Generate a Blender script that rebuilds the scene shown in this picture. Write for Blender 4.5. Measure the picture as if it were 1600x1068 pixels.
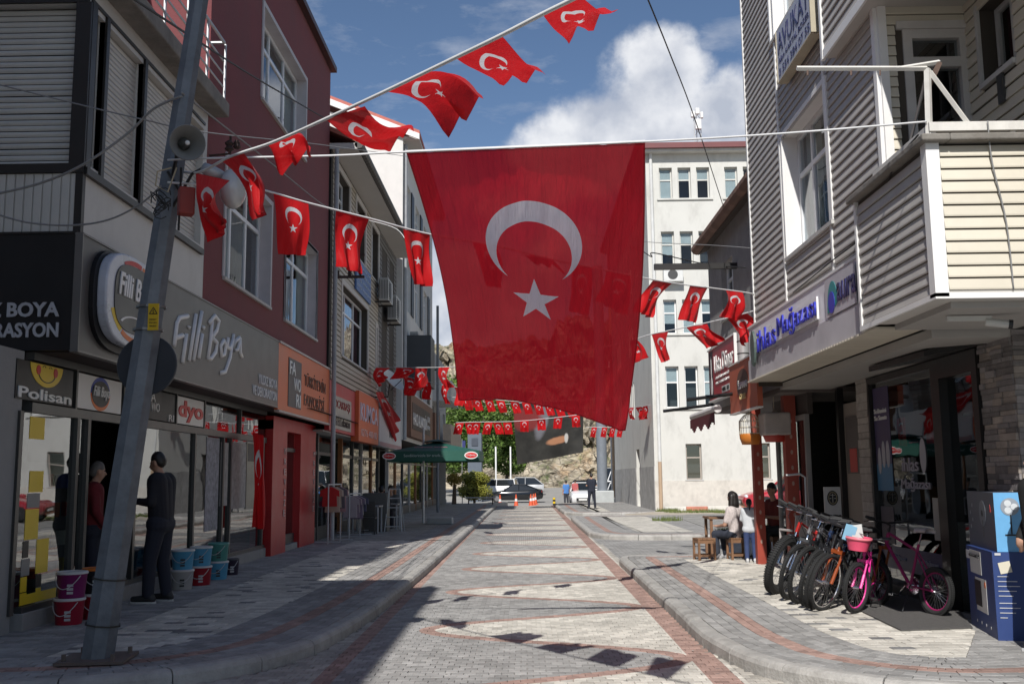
import bpy, bmesh, math, random
from mathutils import Vector, Matrix, noise
random.seed(7)
S = bpy.context.scene
for o in list(bpy.data.objects): bpy.data.objects.remove(o)
COL = S.collection
rad = math.radians
# ---------------------------------------------------------------- camera
FPX = 1546.0
R_ = Vector((0.9998588346, 0.0128167293, -0.0108647262))
U_ = Vector((0.0124988864, -0.1352164947, 0.9907372393))
F_ = Vector((-0.0112289209, 0.9907331785, 0.1353576016))
CAMZ = 1.6
cam = bpy.data.cameras.new('camera'); co = bpy.data.objects.new('camera', cam); COL.objects.link(co)
cam.sensor_width = 36; cam.lens = 36*FPX/1600; cam.clip_start = .05; cam.clip_end = 3000
co.matrix_world = Matrix(((R_.x, U_.x, -F_.x, 0), (R_.y, U_.y, -F_.y, 0), (R_.z, U_.z, -F_.z, CAMZ), (0, 0, 0, 1)))
S.camera = co
# ---------------------------------------------------------------- light
SUN = Vector((0.225, 1.05, -1.0))            # the way the light travels
elev = math.atan2(1.0, math.hypot(SUN.x, SUN.y)); az = math.atan2(-SUN.x, -SUN.y)
sl = bpy.data.lights.new('sun', 'SUN'); so = bpy.data.objects.new('sun', sl); COL.objects.link(so)
sl.energy = 4.8; sl.angle = rad(.53); sl.color = (1, .97, .925)
so.rotation_euler = SUN.to_track_quat('-Z', 'Y').to_euler(); so.location = (-10, -40, 50)
W = bpy.data.worlds.new('World'); S.world = W; W.use_nodes = True
S.view_settings.view_transform = 'Standard'; S.view_settings.look = 'None'
S.view_settings.gamma = 1; S.view_settings.exposure = 0.17; S.view_settings.use_curve_mapping = False
S.render.engine = 'CYCLES'
def world():
    nt = W.node_tree; nt.nodes.clear(); N = nt.nodes.new; L = nt.links.new
    sky = N('ShaderNodeTexSky'); sky.sky_type = 'NISHITA'; sky.sun_disc = False
    sky.sun_elevation = elev; sky.sun_rotation = az % (2*math.pi)
    sky.altitude = 900; sky.air_density = 1.0; sky.dust_density = .25; sky.ozone_density = 3.0
    tc = N('ShaderNodeTexCoord')
    def math_(op, a, b=None, c=None, clamp=False):
        n = N('ShaderNodeMath'); n.operation = op; n.use_clamp = clamp
        for i, v in enumerate((a, b, c)):
            if v is None: continue
            if isinstance(v, (int, float)): n.inputs[i].default_value = v
            else: L(v, n.inputs[i])
        return n.outputs[0]
    # clouds: lumps of cumulus spread round the sky plus thin wisps
    nz = N('ShaderNodeTexNoise'); nz.inputs['Scale'].default_value = 7.0; nz.inputs['Detail'].default_value = 9; nz.inputs['Roughness'].default_value = .58
    L(tc.outputs['Generated'], nz.inputs['Vector'])
    nb = N('ShaderNodeTexNoise'); nb.inputs['Scale'].default_value = 22.0; nb.inputs['Detail'].default_value = 6
    L(tc.outputs['Generated'], nb.inputs['Vector'])
    def vdist(c, sx, sz):
        sub = N('ShaderNodeVectorMath'); sub.operation = 'SUBTRACT'; L(tc.outputs['Generated'], sub.inputs[0]); sub.inputs[1].default_value = c
        mul = N('ShaderNodeVectorMath'); mul.operation = 'MULTIPLY'; L(sub.outputs[0], mul.inputs[0]); mul.inputs[1].default_value = (1/sx, 1/sx, 1/sz)
        ln = N('ShaderNodeVectorMath'); ln.operation = 'LENGTH'; L(mul.outputs[0], ln.inputs[0])
        return ln.outputs['Value']
    def dr(px, py):
        return tuple((F_ + R_*(px-800)/FPX + U_*(534-py)/FPX).normalized())
    dist = None
    for px, py, sx, sz in [(1015, 215, .115, .066), (1045, 120, .05, .040), (900, 235, .05, .022), (690, 520, .20, .12), (1130, 185, .05, .05)]:
        d = vdist(dr(px, py), sx, sz)
        dist = d if dist is None else math_('MINIMUM', dist, d)
    for c, sx, sz in [((.8, .5, .33), .3, .12), ((-.85, .2, .45), .3, .14), ((.5, -.8, .33), .35, .14), ((-.5, -.75, .4), .3, .12), ((.9, -.1, .3), .2, .1), ((-.8, .55, .25), .2, .08)]:
        dist = math_('MINIMUM', dist, vdist(c, sx, sz))
    edge = math_('ADD', dist, math_('MULTIPLY', math_('SUBTRACT', nz.outputs['Fac'], .5), 2.6))
    cm = N('ShaderNodeMapRange'); cm.interpolation_type = 'SMOOTHSTEP'
    L(edge, cm.inputs['Value']); cm.inputs['From Min'].default_value = 1.12; cm.inputs['From Max'].default_value = .62
    # wisps
    wv = N('ShaderNodeMapping'); L(tc.outputs['Generated'], wv.inputs['Vector']); wv.inputs['Scale'].default_value = (3, 3, 9); wv.inputs['Rotation'].default_value = (0, .3, .2); wv.inputs['Location'].default_value = (.3, .2, .55)
    nw = N('ShaderNodeTexNoise'); nw.inputs['Scale'].default_value = 2.2; nw.inputs['Detail'].default_value = 8; nw.inputs['Roughness'].default_value = .62; L(wv.outputs[0], nw.inputs['Vector'])
    wm = N('ShaderNodeMapRange'); L(nw.outputs['Fac'], wm.inputs['Value']); wm.inputs['From Min'].default_value = .52; wm.inputs['From Max'].default_value = .80
    wm.inputs['To Max'].default_value = .55
    mask = math_('MAXIMUM', math_('MULTIPLY', cm.outputs[0], .92), wm.outputs[0], clamp=True)
    # cloud brightness: thick lumps are whiter, bases greyer
    cr = N('ShaderNodeMix'); cr.data_type = 'RGBA'
    sh = N('ShaderNodeMapRange'); L(math_('ADD', nb.outputs['Fac'], math_('MULTIPLY', nz.outputs['Fac'], .8)), sh.inputs['Value']); sh.inputs['From Min'].default_value = .72; sh.inputs['From Max'].default_value = 1.05
    L(sh.outputs[0], cr.inputs['Factor']); cr.inputs['A'].default_value = (9.2, 9.3, 9.6, 1); cr.inputs['B'].default_value = (5.2, 5.6, 6.5, 1)
    mx = N('ShaderNodeMix'); mx.data_type = 'RGBA'; L(mask, mx.inputs['Factor']); L(sky.outputs[0], mx.inputs['A']); L(cr.outputs['Result'], mx.inputs['B'])
    bg = N('ShaderNodeBackground'); bg.inputs['Strength'].default_value = .088; L(mx.outputs['Result'], bg.inputs['Color'])
    out = N('ShaderNodeOutputWorld'); L(bg.outputs[0], out.inputs['Surface'])
world()
# ---------------------------------------------------------------- pixel rays of the photograph -> real points
def ray(px, py): return F_ + R_*((px-800)/FPX) + U_*((534-py)/FPX)
def onx(px, py, X): d = ray(px, py); t = X/d.x; return Vector((X, d.y*t, CAMZ+d.z*t))
def ony(px, py, Y): d = ray(px, py); t = Y/d.y; return Vector((d.x*t, Y, CAMZ+d.z*t))
def onz(px, py, Z=0.): d = ray(px, py); t = (Z-CAMZ)/d.z; return Vector((d.x*t, d.y*t, Z))
# ---------------------------------------------------------------- materials
MATS = {}
def M(name, col=(.5, .5, .5), rough=.6, metal=0., var=.12, scale=3., bump=0., bscale=None, spec=.5, rand=0., emit=0., dirt=0., coat=0.):
    if name in MATS: return MATS[name]
    m = bpy.data.materials.new(name); m.use_nodes = True; nt = m.node_tree; N = nt.nodes.new; L = nt.links.new
    b = nt.nodes['Principled BSDF']; MATS[name] = m
    b.inputs['Roughness'].default_value = rough; b.inputs['Metallic'].default_value = metal
    b.inputs['Specular IOR Level'].default_value = spec
    if coat: b.inputs['Coat Weight'].default_value = coat; b.inputs['Coat Roughness'].default_value = .05
    g = N('ShaderNodeNewGeometry')
    nz = N('ShaderNodeTexNoise'); nz.inputs['Scale'].default_value = scale; nz.inputs['Detail'].default_value = 6; nz.inputs['Roughness'].default_value = .65
    L(g.outputs['Position'], nz.inputs['Vector'])
    mr = N('ShaderNodeMapRange'); L(nz.outputs['Fac'], mr.inputs['Value']); mr.inputs['From Min'].default_value = .25; mr.inputs['From Max'].default_value = .75
    mr.inputs['To Min'].default_value = 1-var; mr.inputs['To Max'].default_value = 1+var
    val = mr.outputs[0]
    if rand:
        oi = N('ShaderNodeObjectInfo'); ad = N('ShaderNodeMath'); ad.operation = 'ADD'
        L(oi.outputs['Random'], ad.inputs[0]); L(g.outputs['Random Per Island'], ad.inputs[1])
        fr = N('ShaderNodeMath'); fr.operation = 'FRACT'; L(ad.outputs[0], fr.inputs[0])
        mr2 = N('ShaderNodeMapRange'); L(fr.outputs[0], mr2.inputs['Value']); mr2.inputs['To Min'].default_value = 1-rand; mr2.inputs['To Max'].default_value = 1+rand
        mu = N('ShaderNodeMath'); mu.operation = 'MULTIPLY'; L(val, mu.inputs[0]); L(mr2.outputs[0], mu.inputs[1]); val = mu.outputs[0]
    vm = N('ShaderNodeVectorMath'); vm.operation = 'SCALE'; vm.inputs[0].default_value = col[:3]; L(val, vm.inputs['Scale'])
    cout = vm.outputs[0]
    if dirt:
        n2 = N('ShaderNodeTexNoise'); n2.inputs['Scale'].default_value = 1.3; n2.inputs['Detail'].default_value = 10; n2.inputs['Roughness'].default_value = .72
        mp = N('ShaderNodeMapping'); mp.inputs['Scale'].default_value = (1, 1, .45); L(g.outputs['Position'], mp.inputs['Vector']); L(mp.outputs[0], n2.inputs['Vector'])
        r2 = N('ShaderNodeMapRange'); L(n2.outputs['Fac'], r2.inputs['Value']); r2.inputs['From Min'].default_value = .5; r2.inputs['From Max'].default_value = .72; r2.inputs['To Max'].default_value = dirt
        mx = N('ShaderNodeMix'); mx.data_type = 'RGBA'; L(r2.outputs[0], mx.inputs['Factor']); L(cout, mx.inputs['A']); mx.inputs['B'].default_value = (.09, .075, .06, 1)
        cout = mx.outputs['Result']
    L(cout, b.inputs['Base Color'])
    if rough > .15:
        rr = N('ShaderNodeMapRange'); L(nz.outputs['Fac'], rr.inputs['Value']); rr.inputs['To Min'].default_value = max(.05, rough-.12); rr.inputs['To Max'].default_value = min(1, rough+.12); L(rr.outputs[0], b.inputs['Roughness'])
    if emit:
        b.inputs['Emission Color'].default_value = (*col[:3], 1); b.inputs['Emission Strength'].default_value = emit
    if bump:
        n3 = N('ShaderNodeTexNoise'); n3.inputs['Scale'].default_value = bscale or scale*12; n3.inputs['Detail'].default_value = 5; L(g.outputs['Position'], n3.inputs['Vector'])
        bp = N('ShaderNodeBump'); bp.inputs['Strength'].default_value = bump; bp.inputs['Distance'].default_value = .01; L(n3.outputs['Fac'], bp.inputs['Height']); L(bp.outputs[0], b.inputs['Normal'])
    return m
def glass(name, tint=(.75, .8, .8), ior=1.55, through=.85):
    if name in MATS: return MATS[name]
    m = bpy.data.materials.new(name); m.use_nodes = True; nt = m.node_tree; nt.nodes.clear(); N = nt.nodes.new; L = nt.links.new
    t = N('ShaderNodeBsdfTransparent'); t.inputs[0].default_value = (*[c*through for c in tint], 1)
    g = N('ShaderNodeBsdfGlossy'); g.inputs['Roughness'].default_value = .015; g.inputs['Color'].default_value = (.95, .97, 1, 1)
    ge = N('ShaderNodeNewGeometry'); nz = N('ShaderNodeTexNoise'); nz.inputs['Scale'].default_value = 1.2; L(ge.outputs['Position'], nz.inputs['Vector'])
    bp = N('ShaderNodeBump'); bp.inputs['Strength'].default_value = .12; bp.inputs['Distance'].default_value = .02; L(nz.outputs['Fac'], bp.inputs['Height']); L(bp.outputs[0], g.inputs['Normal'])
    f = N('ShaderNodeFresnel'); f.inputs['IOR'].default_value = ior
    ib = N('ShaderNodeMath'); ib.operation = 'SUBTRACT'; ib.inputs[0].default_value = 1; L(ge.outputs['Backfacing'], ib.inputs[1]); fm_ = N('ShaderNodeMath'); fm_.operation = 'MULTIPLY'; L(f.outputs[0], fm_.inputs[0]); L(ib.outputs[0], fm_.inputs[1]); x = N('ShaderNodeMixShader'); L(fm_.outputs[0], x.inputs[0]); L(t.outputs[0], x.inputs[1]); L(g.outputs[0], x.inputs[2])
    o = N('ShaderNodeOutputMaterial'); L(x.outputs[0], o.inputs[0]); MATS[name] = m
    return m
# ---------------------------------------------------------------- objects
ORG = {}
def sub_org(par):
    p = par
    while p is not None:
        if p.name in ORG: return ORG[p.name]
        p = p.parent
    return Vector((0, 0, 0))
def thing(name, label, cat, loc=(0, 0, 0), group=None, rz=0., rx=0., ry=0.):
    o = bpy.data.objects.new(name, None); COL.objects.link(o); o.empty_display_size = .2
    o.location = loc; o.rotation_euler = (rx, ry, rz); ORG[o.name] = Vector(loc)
    o['label'] = label; o['category'] = cat
    if group: o['group'] = group
    return o
def tag(o, label, cat, group=None):
    o['label'] = label; o['category'] = cat
    if group: o['group'] = group
    return o
def link(name, me, parent=None, loc=None, rot=None):
    o = bpy.data.objects.new(name, me); COL.objects.link(o)
    if parent: o.parent = parent
    if loc is not None: o.location = loc
    if rot is not None: o.rotation_euler = rot
    return o
def copy_tree(o, parent=None):
    c = o.copy(); COL.objects.link(c); c.parent = parent
    for ch in list(o.children): copy_tree(ch, c)
    return c
def dup(o, label, loc=None, rz=None, rx=None, ry=None):
    c = copy_tree(o); c['label'] = label
    if loc is not None: c.location = loc
    e = c.rotation_euler
    if rz is not None: e.z = rz
    if rx is not None: e.x = rx
    if ry is not None: e.y = ry
    return c
class MB:
    def __init__(s): s.v = []; s.f = []; s.m = []
    def add(s, vs, fs, mi=0):
        n = len(s.v); s.v += [tuple(v) for v in vs]; s.f += [tuple(i+n for i in f) for f in fs]; s.m += [mi]*len(fs); return s
    def quad(s, a, b, c, d, mi=0): return s.add([a, b, c, d], [(0, 1, 2, 3)], mi)
    def box(s, x0, x1, y0, y1, z0, z1, mi=0):
        if x0 > x1: x0, x1 = x1, x0
        if y0 > y1: y0, y1 = y1, y0
        if z0 > z1: z0, z1 = z1, z0
        return s.add([(x0, y0, z0), (x1, y0, z0), (x1, y1, z0), (x0, y1, z0), (x0, y0, z1), (x1, y0, z1), (x1, y1, z1), (x0, y1, z1)],
                     [(0, 3, 2, 1), (4, 5, 6, 7), (0, 1, 5, 4), (1, 2, 6, 5), (2, 3, 7, 6), (3, 0, 4, 7)], mi)
    def obox(s, c, hx, hy, hz, M3=None, mi=0):
        c = Vector(c); vs = []
        for sx, sy, sz in [(-1, -1, -1), (1, -1, -1), (1, 1, -1), (-1, 1, -1), (-1, -1, 1), (1, -1, 1), (1, 1, 1), (-1, 1, 1)]:
            p = Vector((sx*hx, sy*hy, sz*hz)); vs.append(c+(M3 @ p if M3 else p))
        return s.add(vs, [(0, 3, 2, 1), (4, 5, 6, 7), (0, 1, 5, 4), (1, 2, 6, 5), (2, 3, 7, 6), (3, 0, 4, 7)], mi)
    def tube(s, pts, r, n=8, mi=0, caps=True, closed=False):
        pts = [Vector(p) for p in pts]; k = len(pts)
        rs = r if isinstance(r, (list, tuple)) else [r]*k
        vs = []; prev = None
        for i, p in enumerate(pts):
            if closed: d = (pts[(i+1) % k]-pts[i-1])
            else: d = pts[min(i+1, k-1)]-pts[max(i-1, 0)]
            if d.length < 1e-9: d = Vector((0, 0, 1))
            d.normalize()
            a = prev if prev is not None else (Vector((0, 0, 1)) if abs(d.z) < .9 else Vector((1, 0, 0)))
            x = (a-d*a.dot(d)); 
            if x.length < 1e-6: x = d.orthogonal()
            x.normalize(); y = d.cross(x); prev = x
            for j in range(n):
                t = 2*math.pi*j/n; vs.append(p+(x*math.cos(t)+y*math.sin(t))*rs[i])
        fs = []
        for i in range(k if closed else k-1):
            a, b = i*n, ((i+1) % k)*n
            for j in range(n): fs.append((a+j, a+(j+1) % n, b+(j+1) % n, b+j))
        if caps and not closed: fs.append(tuple(reversed(range(n)))); fs.append(tuple(range((k-1)*n, k*n)))
        return s.add(vs, fs, mi)
    def lathe(s, prof, c=(0, 0, 0), n=20, mi=0, ax=None, caps=True):
        # prof: (radius, height) along local z; ax: 3x3 matrix
        c = Vector(c); vs = []
        for r_, h in prof:
            for j in range(n):
                t = 2*math.pi*j/n; p = Vector((r_*math.cos(t), r_*math.sin(t), h)); vs.append(c+(ax @ p if ax else p))
        fs = []
        for i in range(len(prof)-1):
            for j in range(n): fs.append((i*n+j, i*n+(j+1) % n, (i+1)*n+(j+1) % n, (i+1)*n+j))
        if caps: fs.append(tuple(reversed(range(n)))); fs.append(tuple(range((len(prof)-1)*n, len(prof)*n)))
        return s.add(vs, fs, mi)
    def ball(s, c, r, n=10, mi=0, sc=(1, 1, 1)):
        c = Vector(c); vs = []; fs = []; m_ = n//2
        for i in range(1, m_):
            a = math.pi*i/m_
            for j in range(n):
                t = 2*math.pi*j/n; vs.append((c.x+r*sc[0]*math.sin(a)*math.cos(t), c.y+r*sc[1]*math.sin(a)*math.sin(t), c.z+r*sc[2]*math.cos(a)))
        top = len(vs); vs.append((c.x, c.y, c.z+r*sc[2])); bot = len(vs); vs.append((c.x, c.y, c.z-r*sc[2]))
        for i in range(m_-2):
            for j in range(n): fs.append((i*n+j, (i+1)*n+j, (i+1)*n+(j+1) % n, i*n+(j+1) % n))
        for j in range(n): fs.append((top, j, (j+1) % n)); fs.append((bot, (m_-2)*n+(j+1) % n, (m_-2)*n+j))
        return s.add(vs, fs, mi)
    def prism(s, poly, off, mi=0):
        # poly: 3d points of one cap, off: extrusion vector
        n = len(poly); a = [Vector(p) for p in poly]; b = [p+Vector(off) for p in a]
        return s.add(a+b, [tuple(reversed(range(n))), tuple(range(n, 2*n))]+[(i, (i+1) % n, n+(i+1) % n, n+i) for i in range(n)], mi)
    def mesh(s, name, mats, smooth=False, org=Vector((0, 0, 0))):
        me = bpy.data.meshes.new(name); me.from_pydata([(v[0]-org.x, v[1]-org.y, v[2]-org.z) for v in s.v], [], s.f)
        for m in (mats if isinstance(mats, (list, tuple)) else [mats]): me.materials.append(m)
        me.polygons.foreach_set('material_index', s.m)
        if smooth: me.polygons.foreach_set('use_smooth', [True]*len(s.f))
        me.update(); return me
    def build(s, name, mats, parent=None, smooth=False, bevel=0, local=False, kind=None, sharp=None):
        org = Vector((0, 0, 0)) if (local or parent is None) else sub_org(parent)
        me = s.mesh(name, mats, smooth, org)
        if sharp: me.set_sharp_from_angle(angle=rad(sharp))
        o = link(name, me, parent)
        if bevel:
            b = o.modifiers.new('bevel', 'BEVEL'); b.width = bevel; b.segments = 2; b.limit_method = 'ANGLE'
        if kind: o['kind'] = kind
        return o
class Fr:
    """a wall plane: kind 'L' faces +x (left of the street), 'R' faces -x, 'F' faces the camera (-y)"""
    def __init__(s, kind, c): s.k = kind; s.c = c
    def pt(s, u, z, d=0):
        return Vector((s.c+d, u, z)) if s.k == 'L' else Vector((s.c-d, u, z)) if s.k == 'R' else Vector((u, s.c-d, z))
    def box(s, mb, u0, u1, z0, z1, d0, d1, mi=0):
        a = s.pt(u0, z0, d0); b = s.pt(u1, z1, d1); return mb.box(a.x, b.x, a.y, b.y, a.z, b.z, mi)
    def px(s, px, py, d=0):
        p = onx(px, py, s.c+d) if s.k == 'L' else onx(px, py, s.c-d) if s.k == 'R' else ony(px, py, s.c-d)
        return (p.x if s.k == 'F' else p.y), p.z
    def axes(s):
        return (Vector((0, 1, 0)), Vector((1, 0, 0))) if s.k == 'L' else (Vector((0, -1, 0)), Vector((-1, 0, 0))) if s.k == 'R' else (Vector((1, 0, 0)), Vector((0, -1, 0)))
    def ext(s, mb, poly, d0, d1, mi=0):
        return mb.prism([s.pt(u, z, d0) for u, z in poly], s.pt(0, 0, d1)-s.pt(0, 0, d0), mi)
def skin(fr, u0, u1, z0, z1, holes, depth=.2, mi=0, mb=None, rmi=None):
    """a wall face with openings and their reveals"""
    mb = mb or MB(); us = sorted({u0, u1, *[h[0] for h in holes], *[h[1] for h in holes]}); zs = sorted({z0, z1, *[h[2] for h in holes], *[h[3] for h in holes]})
    us = [u for u in us if u0 <= u <= u1]; zs = [z for z in zs if z0 <= z <= z1]
    for a, b in zip(us, us[1:]):
        for c, d in zip(zs, zs[1:]):
            mu, mz = (a+b)/2, (c+d)/2
            if any(h[0] < mu < h[1] and h[2] < mz < h[3] for h in holes): continue
            mb.quad(fr.pt(a, c), fr.pt(b, c), fr.pt(b, d), fr.pt(a, d), mi)
    r = mi if rmi is None else rmi
    for h in holes:
        a, b, c, d = h[:4]
        for (p, q) in (((a, c), (b, c)), ((b, c), (b, d)), ((b, d), (a, d)), ((a, d), (a, c))):
            mb.quad(fr.pt(*p), fr.pt(*q), fr.pt(*q, -depth), fr.pt(*p, -depth), r)
    return mb
def shell(fr, u0, u1, z0, z1, gap, back, mi=0, mb=None):
    """closed body behind a skin; sides, top, bottom and rear"""
    mb = mb or MB()
    fr.box(mb, u0+.001, u1-.001, z0+.001, z1-.001, -gap, -back, mi)
    for (p, q) in (((u0, z0), (u1, z0)), ((u1, z0), (u1, z1)), ((u1, z1), (u0, z1)), ((u0, z1), (u0, z0))):
        mb.quad(fr.pt(*p), fr.pt(*q), fr.pt(*q, -gap-.01), fr.pt(*p, -gap-.01), mi)
    return mb
def window(fr, u0, u1, z0, z1, parent, cols=2, transom=.7, d=-.16, fm=None, gm=None, fw=.05, curtain=None, name='window', sill=True, rows=None):
    fm = fm or M('white_pvc', (.72, .73, .74), .35, var=.05); gm = gm or glass('window_glass')
    mb = MB(); t = .05
    fr.box(mb, u0, u0+fw, z0, z1, d, d+t); fr.box(mb, u1-fw, u1, z0, z1, d, d+t)
    fr.box(mb, u0+fw, u1-fw, z0, z0+fw, d, d+t); fr.box(mb, u0+fw, u1-fw, z1-fw, z1, d, d+t)
    zt = z0+(z1-z0)*transom if transom else None
    if zt: fr.box(mb, u0+fw, u1-fw, zt-fw/2, zt+fw/2, d+.002, d+t-.002)
    for i in range(1, cols):
        u = u0+(u1-u0)*i/cols
        if zt:
            fr.box(mb, u-fw/2, u+fw/2, z0+fw, zt-fw/2, d+.001, d+t-.001); fr.box(mb, u-fw/2, u+fw/2, zt+fw/2, z1-fw, d+.001, d+t-.001)
        else: fr.box(mb, u-fw/2, u+fw/2, z0+fw, z1-fw, d+.001, d+t-.001)
    w = mb.build(name, fm, parent)
    g = MB()
    for i in range(cols):
        a = u0+(u1-u0)*i/cols+fw*.55; b = u0+(u1-u0)*(i+1)/cols-fw*.55
        for c, e in (((z0+fw, zt-fw/2), (zt+fw/2, z1-fw)) if zt else ((z0+fw, z1-fw),)):
            g = MB(); fr.box(g, a, b, c, e, d+.018, d+.024); o = g.build('pane', gm, w)
    if curtain:
        c = MB(); n = 14
        for (a, b) in curtain['spans']:
            A = u0+(u1-u0)*a; B = u0+(u1-u0)*b
            for i in range(n):
                p, q = A+(B-A)*i/n, A+(B-A)*(i+1)/n; e0 = d-.06-(.02 if i % 2 else 0); e1 = d-.06-(0 if i % 2 else .02)
                c.quad(fr.pt(p, z0, e0), fr.pt(q, z0, e1), fr.pt(q, z1, e1), fr.pt(p, z1, e0))
        c.build('curtain', curtain['mat'], w)
    if sill:
        sb = MB(); fr.box(sb, u0-.06, u1+.06, z0-.05, z0-.003, d, .05); sb.build('sill', M('sill_stone', (.45, .44, .42), .7, bump=.3), w)
    return w
def lettering(txt, origin, right, up, width, height, mat, parent, name='lettering', depth=.006, shear=0., off=0., sx=None, align='LEFT'):
    cu = bpy.data.curves.new('t', 'FONT'); cu.body = txt; cu.size = 1; cu.extrude = .01; cu.shear = shear; cu.offset = off; cu.resolution_u = 3; cu.space_line = .95; cu.align_x = align
    t = bpy.data.objects.new('t', cu); COL.objects.link(t); dg = bpy.context.evaluated_depsgraph_get(); me = bpy.data.meshes.new_from_object(t.evaluated_get(dg)); bpy.data.objects.remove(t)
    if not me.vertices: return None
    xs = [v.co.x for v in me.vertices]; ys = [v.co.y for v in me.vertices]; x0, x1, y0, y1 = min(xs), max(xs), min(ys), max(ys)
    kx = width/(x1-x0) if width else None; ky = height/(y1-y0) if height else None
    kx = kx or ky; ky = ky or kx
    org = sub_org(parent) if parent else Vector((0, 0, 0)); right = Vector(right).normalized(); up = Vector(up).normalized(); nn = right.cross(up)
    o_ = Vector(origin)
    for v in me.vertices:
        x, y, z = v.co; v.co = o_+right*((x-x0)*kx)+up*((y-y0)*ky)+nn*(z/.01*depth+depth)-org
    me.materials.clear(); me.materials.append(mat); me.name = name
    for p in me.polygons: p.material_index = 0
    return link(name, me, parent)
def frtext(fr, txt, u, z, w, h, mat, parent, d=.0, **k):
    r, n = fr.axes(); return lettering(txt, fr.pt(u, z, d), r, (0, 0, 1), w, h, mat, parent, **k)
def piece(name, me, parent, loc, rot=None): return link(name, me, parent, Vector(loc)-sub_org(parent), rot)
# ================================================================ GROUND
def structure(o): o['kind'] = 'structure'; return o
def nodes_mat(name):
    m = bpy.data.materials.new(name); m.use_nodes = True; MATS[name] = m
    return m, m.node_tree, m.node_tree.nodes['Principled BSDF']
class NT:
    def __init__(s, nt): s.nt = nt
    def n(s, t, **k):
        x = s.nt.nodes.new(t)
        for a, b in k.items(): setattr(x, a, b)
        return x
    def L(s, a, b): s.nt.links.new(a, b)
    def m(s, op, a, b=None, c=None, clamp=False):
        x = s.n('ShaderNodeMath', operation=op, use_clamp=clamp)
        for i, v in enumerate((a, b, c)):
            if v is None: continue
            if isinstance(v, (int, float)): x.inputs[i].default_value = v
            else: s.L(v, x.inputs[i])
        return x.outputs[0]
    def mix(s, f, a, b):
        x = s.n('ShaderNodeMix', data_type='RGBA')
        for k, v in (('Factor', f), ('A', a), ('B', b)):
            if isinstance(v, (int, float)): x.inputs[k].default_value = v
            elif isinstance(v, tuple): x.inputs[k].default_value = (*v[:3], 1)
            else: s.L(v, x.inputs[k])
        return x.outputs['Result']
    def rng(s, v, a, b, c=0., d=1., smooth=False):
        x = s.n('ShaderNodeMapRange'); s.L(v, x.inputs['Value'])
        if smooth: x.interpolation_type = 'SMOOTHSTEP'
        for k, q in (('From Min', a), ('From Max', b), ('To Min', c), ('To Max', d)): x.inputs[k].default_value = q
        return x.outputs[0]
    def noise(s, vec, scale, detail=5, rough=.6):
        x = s.n('ShaderNodeTexNoise'); x.inputs['Scale'].default_value = scale; x.inputs['Detail'].default_value = detail; x.inputs['Roughness'].default_value = rough
        s.L(vec, x.inputs['Vector']); return x.outputs['Fac']
CREAM, GREY, RED, DARK = (.57, .535, .47), (.325, .315, .30), (.37, .245, .205), (.22, .215, .21)
def paving_finish(T, b, col, g, lines, bw=.2, bh=.1):
    """stone colour -> worn, stained, slightly rough; lines = draw joints (for paving too far off to be built)"""
    pos = g.outputs['Position']; oi = T.n('ShaderNodeObjectInfo')
    if lines:
        br = T.n('ShaderNodeTexBrick'); T.L(pos, br.inputs['Vector']); br.inputs['Scale'].default_value = 1.0
        br.inputs['Brick Width'].default_value = bw; br.inputs['Row Height'].default_value = bh; br.inputs['Mortar Size'].default_value = .006; br.inputs['Mortar Smooth'].default_value = .2
        br.inputs['Color1'].default_value = (.82, .82, .82, 1); br.inputs['Color2'].default_value = (1.16, 1.16, 1.16, 1); br.inputs['Mortar'].default_value = (.45, .44, .42, 1)
        x = T.n('ShaderNodeMix', data_type='RGBA', blend_type='MULTIPLY'); x.inputs['Factor'].default_value = 1; T.L(col, x.inputs['A']); T.L(br.outputs['Color'], x.inputs['B']); col = x.outputs['Result']
    else:
        fr = T.m('FRACT', T.m('ADD', oi.outputs['Random'], g.outputs['Random Per Island']))
        x = T.n('ShaderNodeVectorMath', operation='SCALE'); T.L(col, x.inputs[0]); T.L(T.rng(fr, 0, 1, .80, 1.18), x.inputs['Scale']); col = x.outputs[0]
    n1 = T.noise(pos, 1.1, 8, .7); n2 = T.noise(pos, 60, 4, .7); n3 = T.noise(pos, 6, 6, .7)
    k = T.m('MULTIPLY', T.m('MULTIPLY', T.rng(n1, .3, .7, .74, 1.14), T.rng(n2, .25, .75, .86, 1.12)), T.rng(n3, .3, .75, 1.08, .80))
    x = T.n('ShaderNodeVectorMath', operation='SCALE'); T.L(col, x.inputs[0]); T.L(k, x.inputs['Scale'])
    # gum spots and small stains
    vo = T.n('ShaderNodeTexVoronoi'); vo.inputs['Scale'].default_value = 3.2; T.L(pos, vo.inputs['Vector'])
    spot = T.rng(vo.outputs['Distance'], .05, .09, .55, 0)
    c = T.mix(spot, x.outputs[0], (.12, .115, .11))
    T.L(c, b.inputs['Base Color']); b.inputs['Roughness'].default_value = .82; b.inputs['Specular IOR Level'].default_value = .25
    bp = T.n('ShaderNodeBump'); bp.inputs['Strength'].default_value = .5; bp.inputs['Distance'].default_value = .004; T.L(n2, bp.inputs['Height']); T.L(bp.outputs[0], b.inputs['Normal'])
PER, Y0W = 3.53, 10.85
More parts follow.
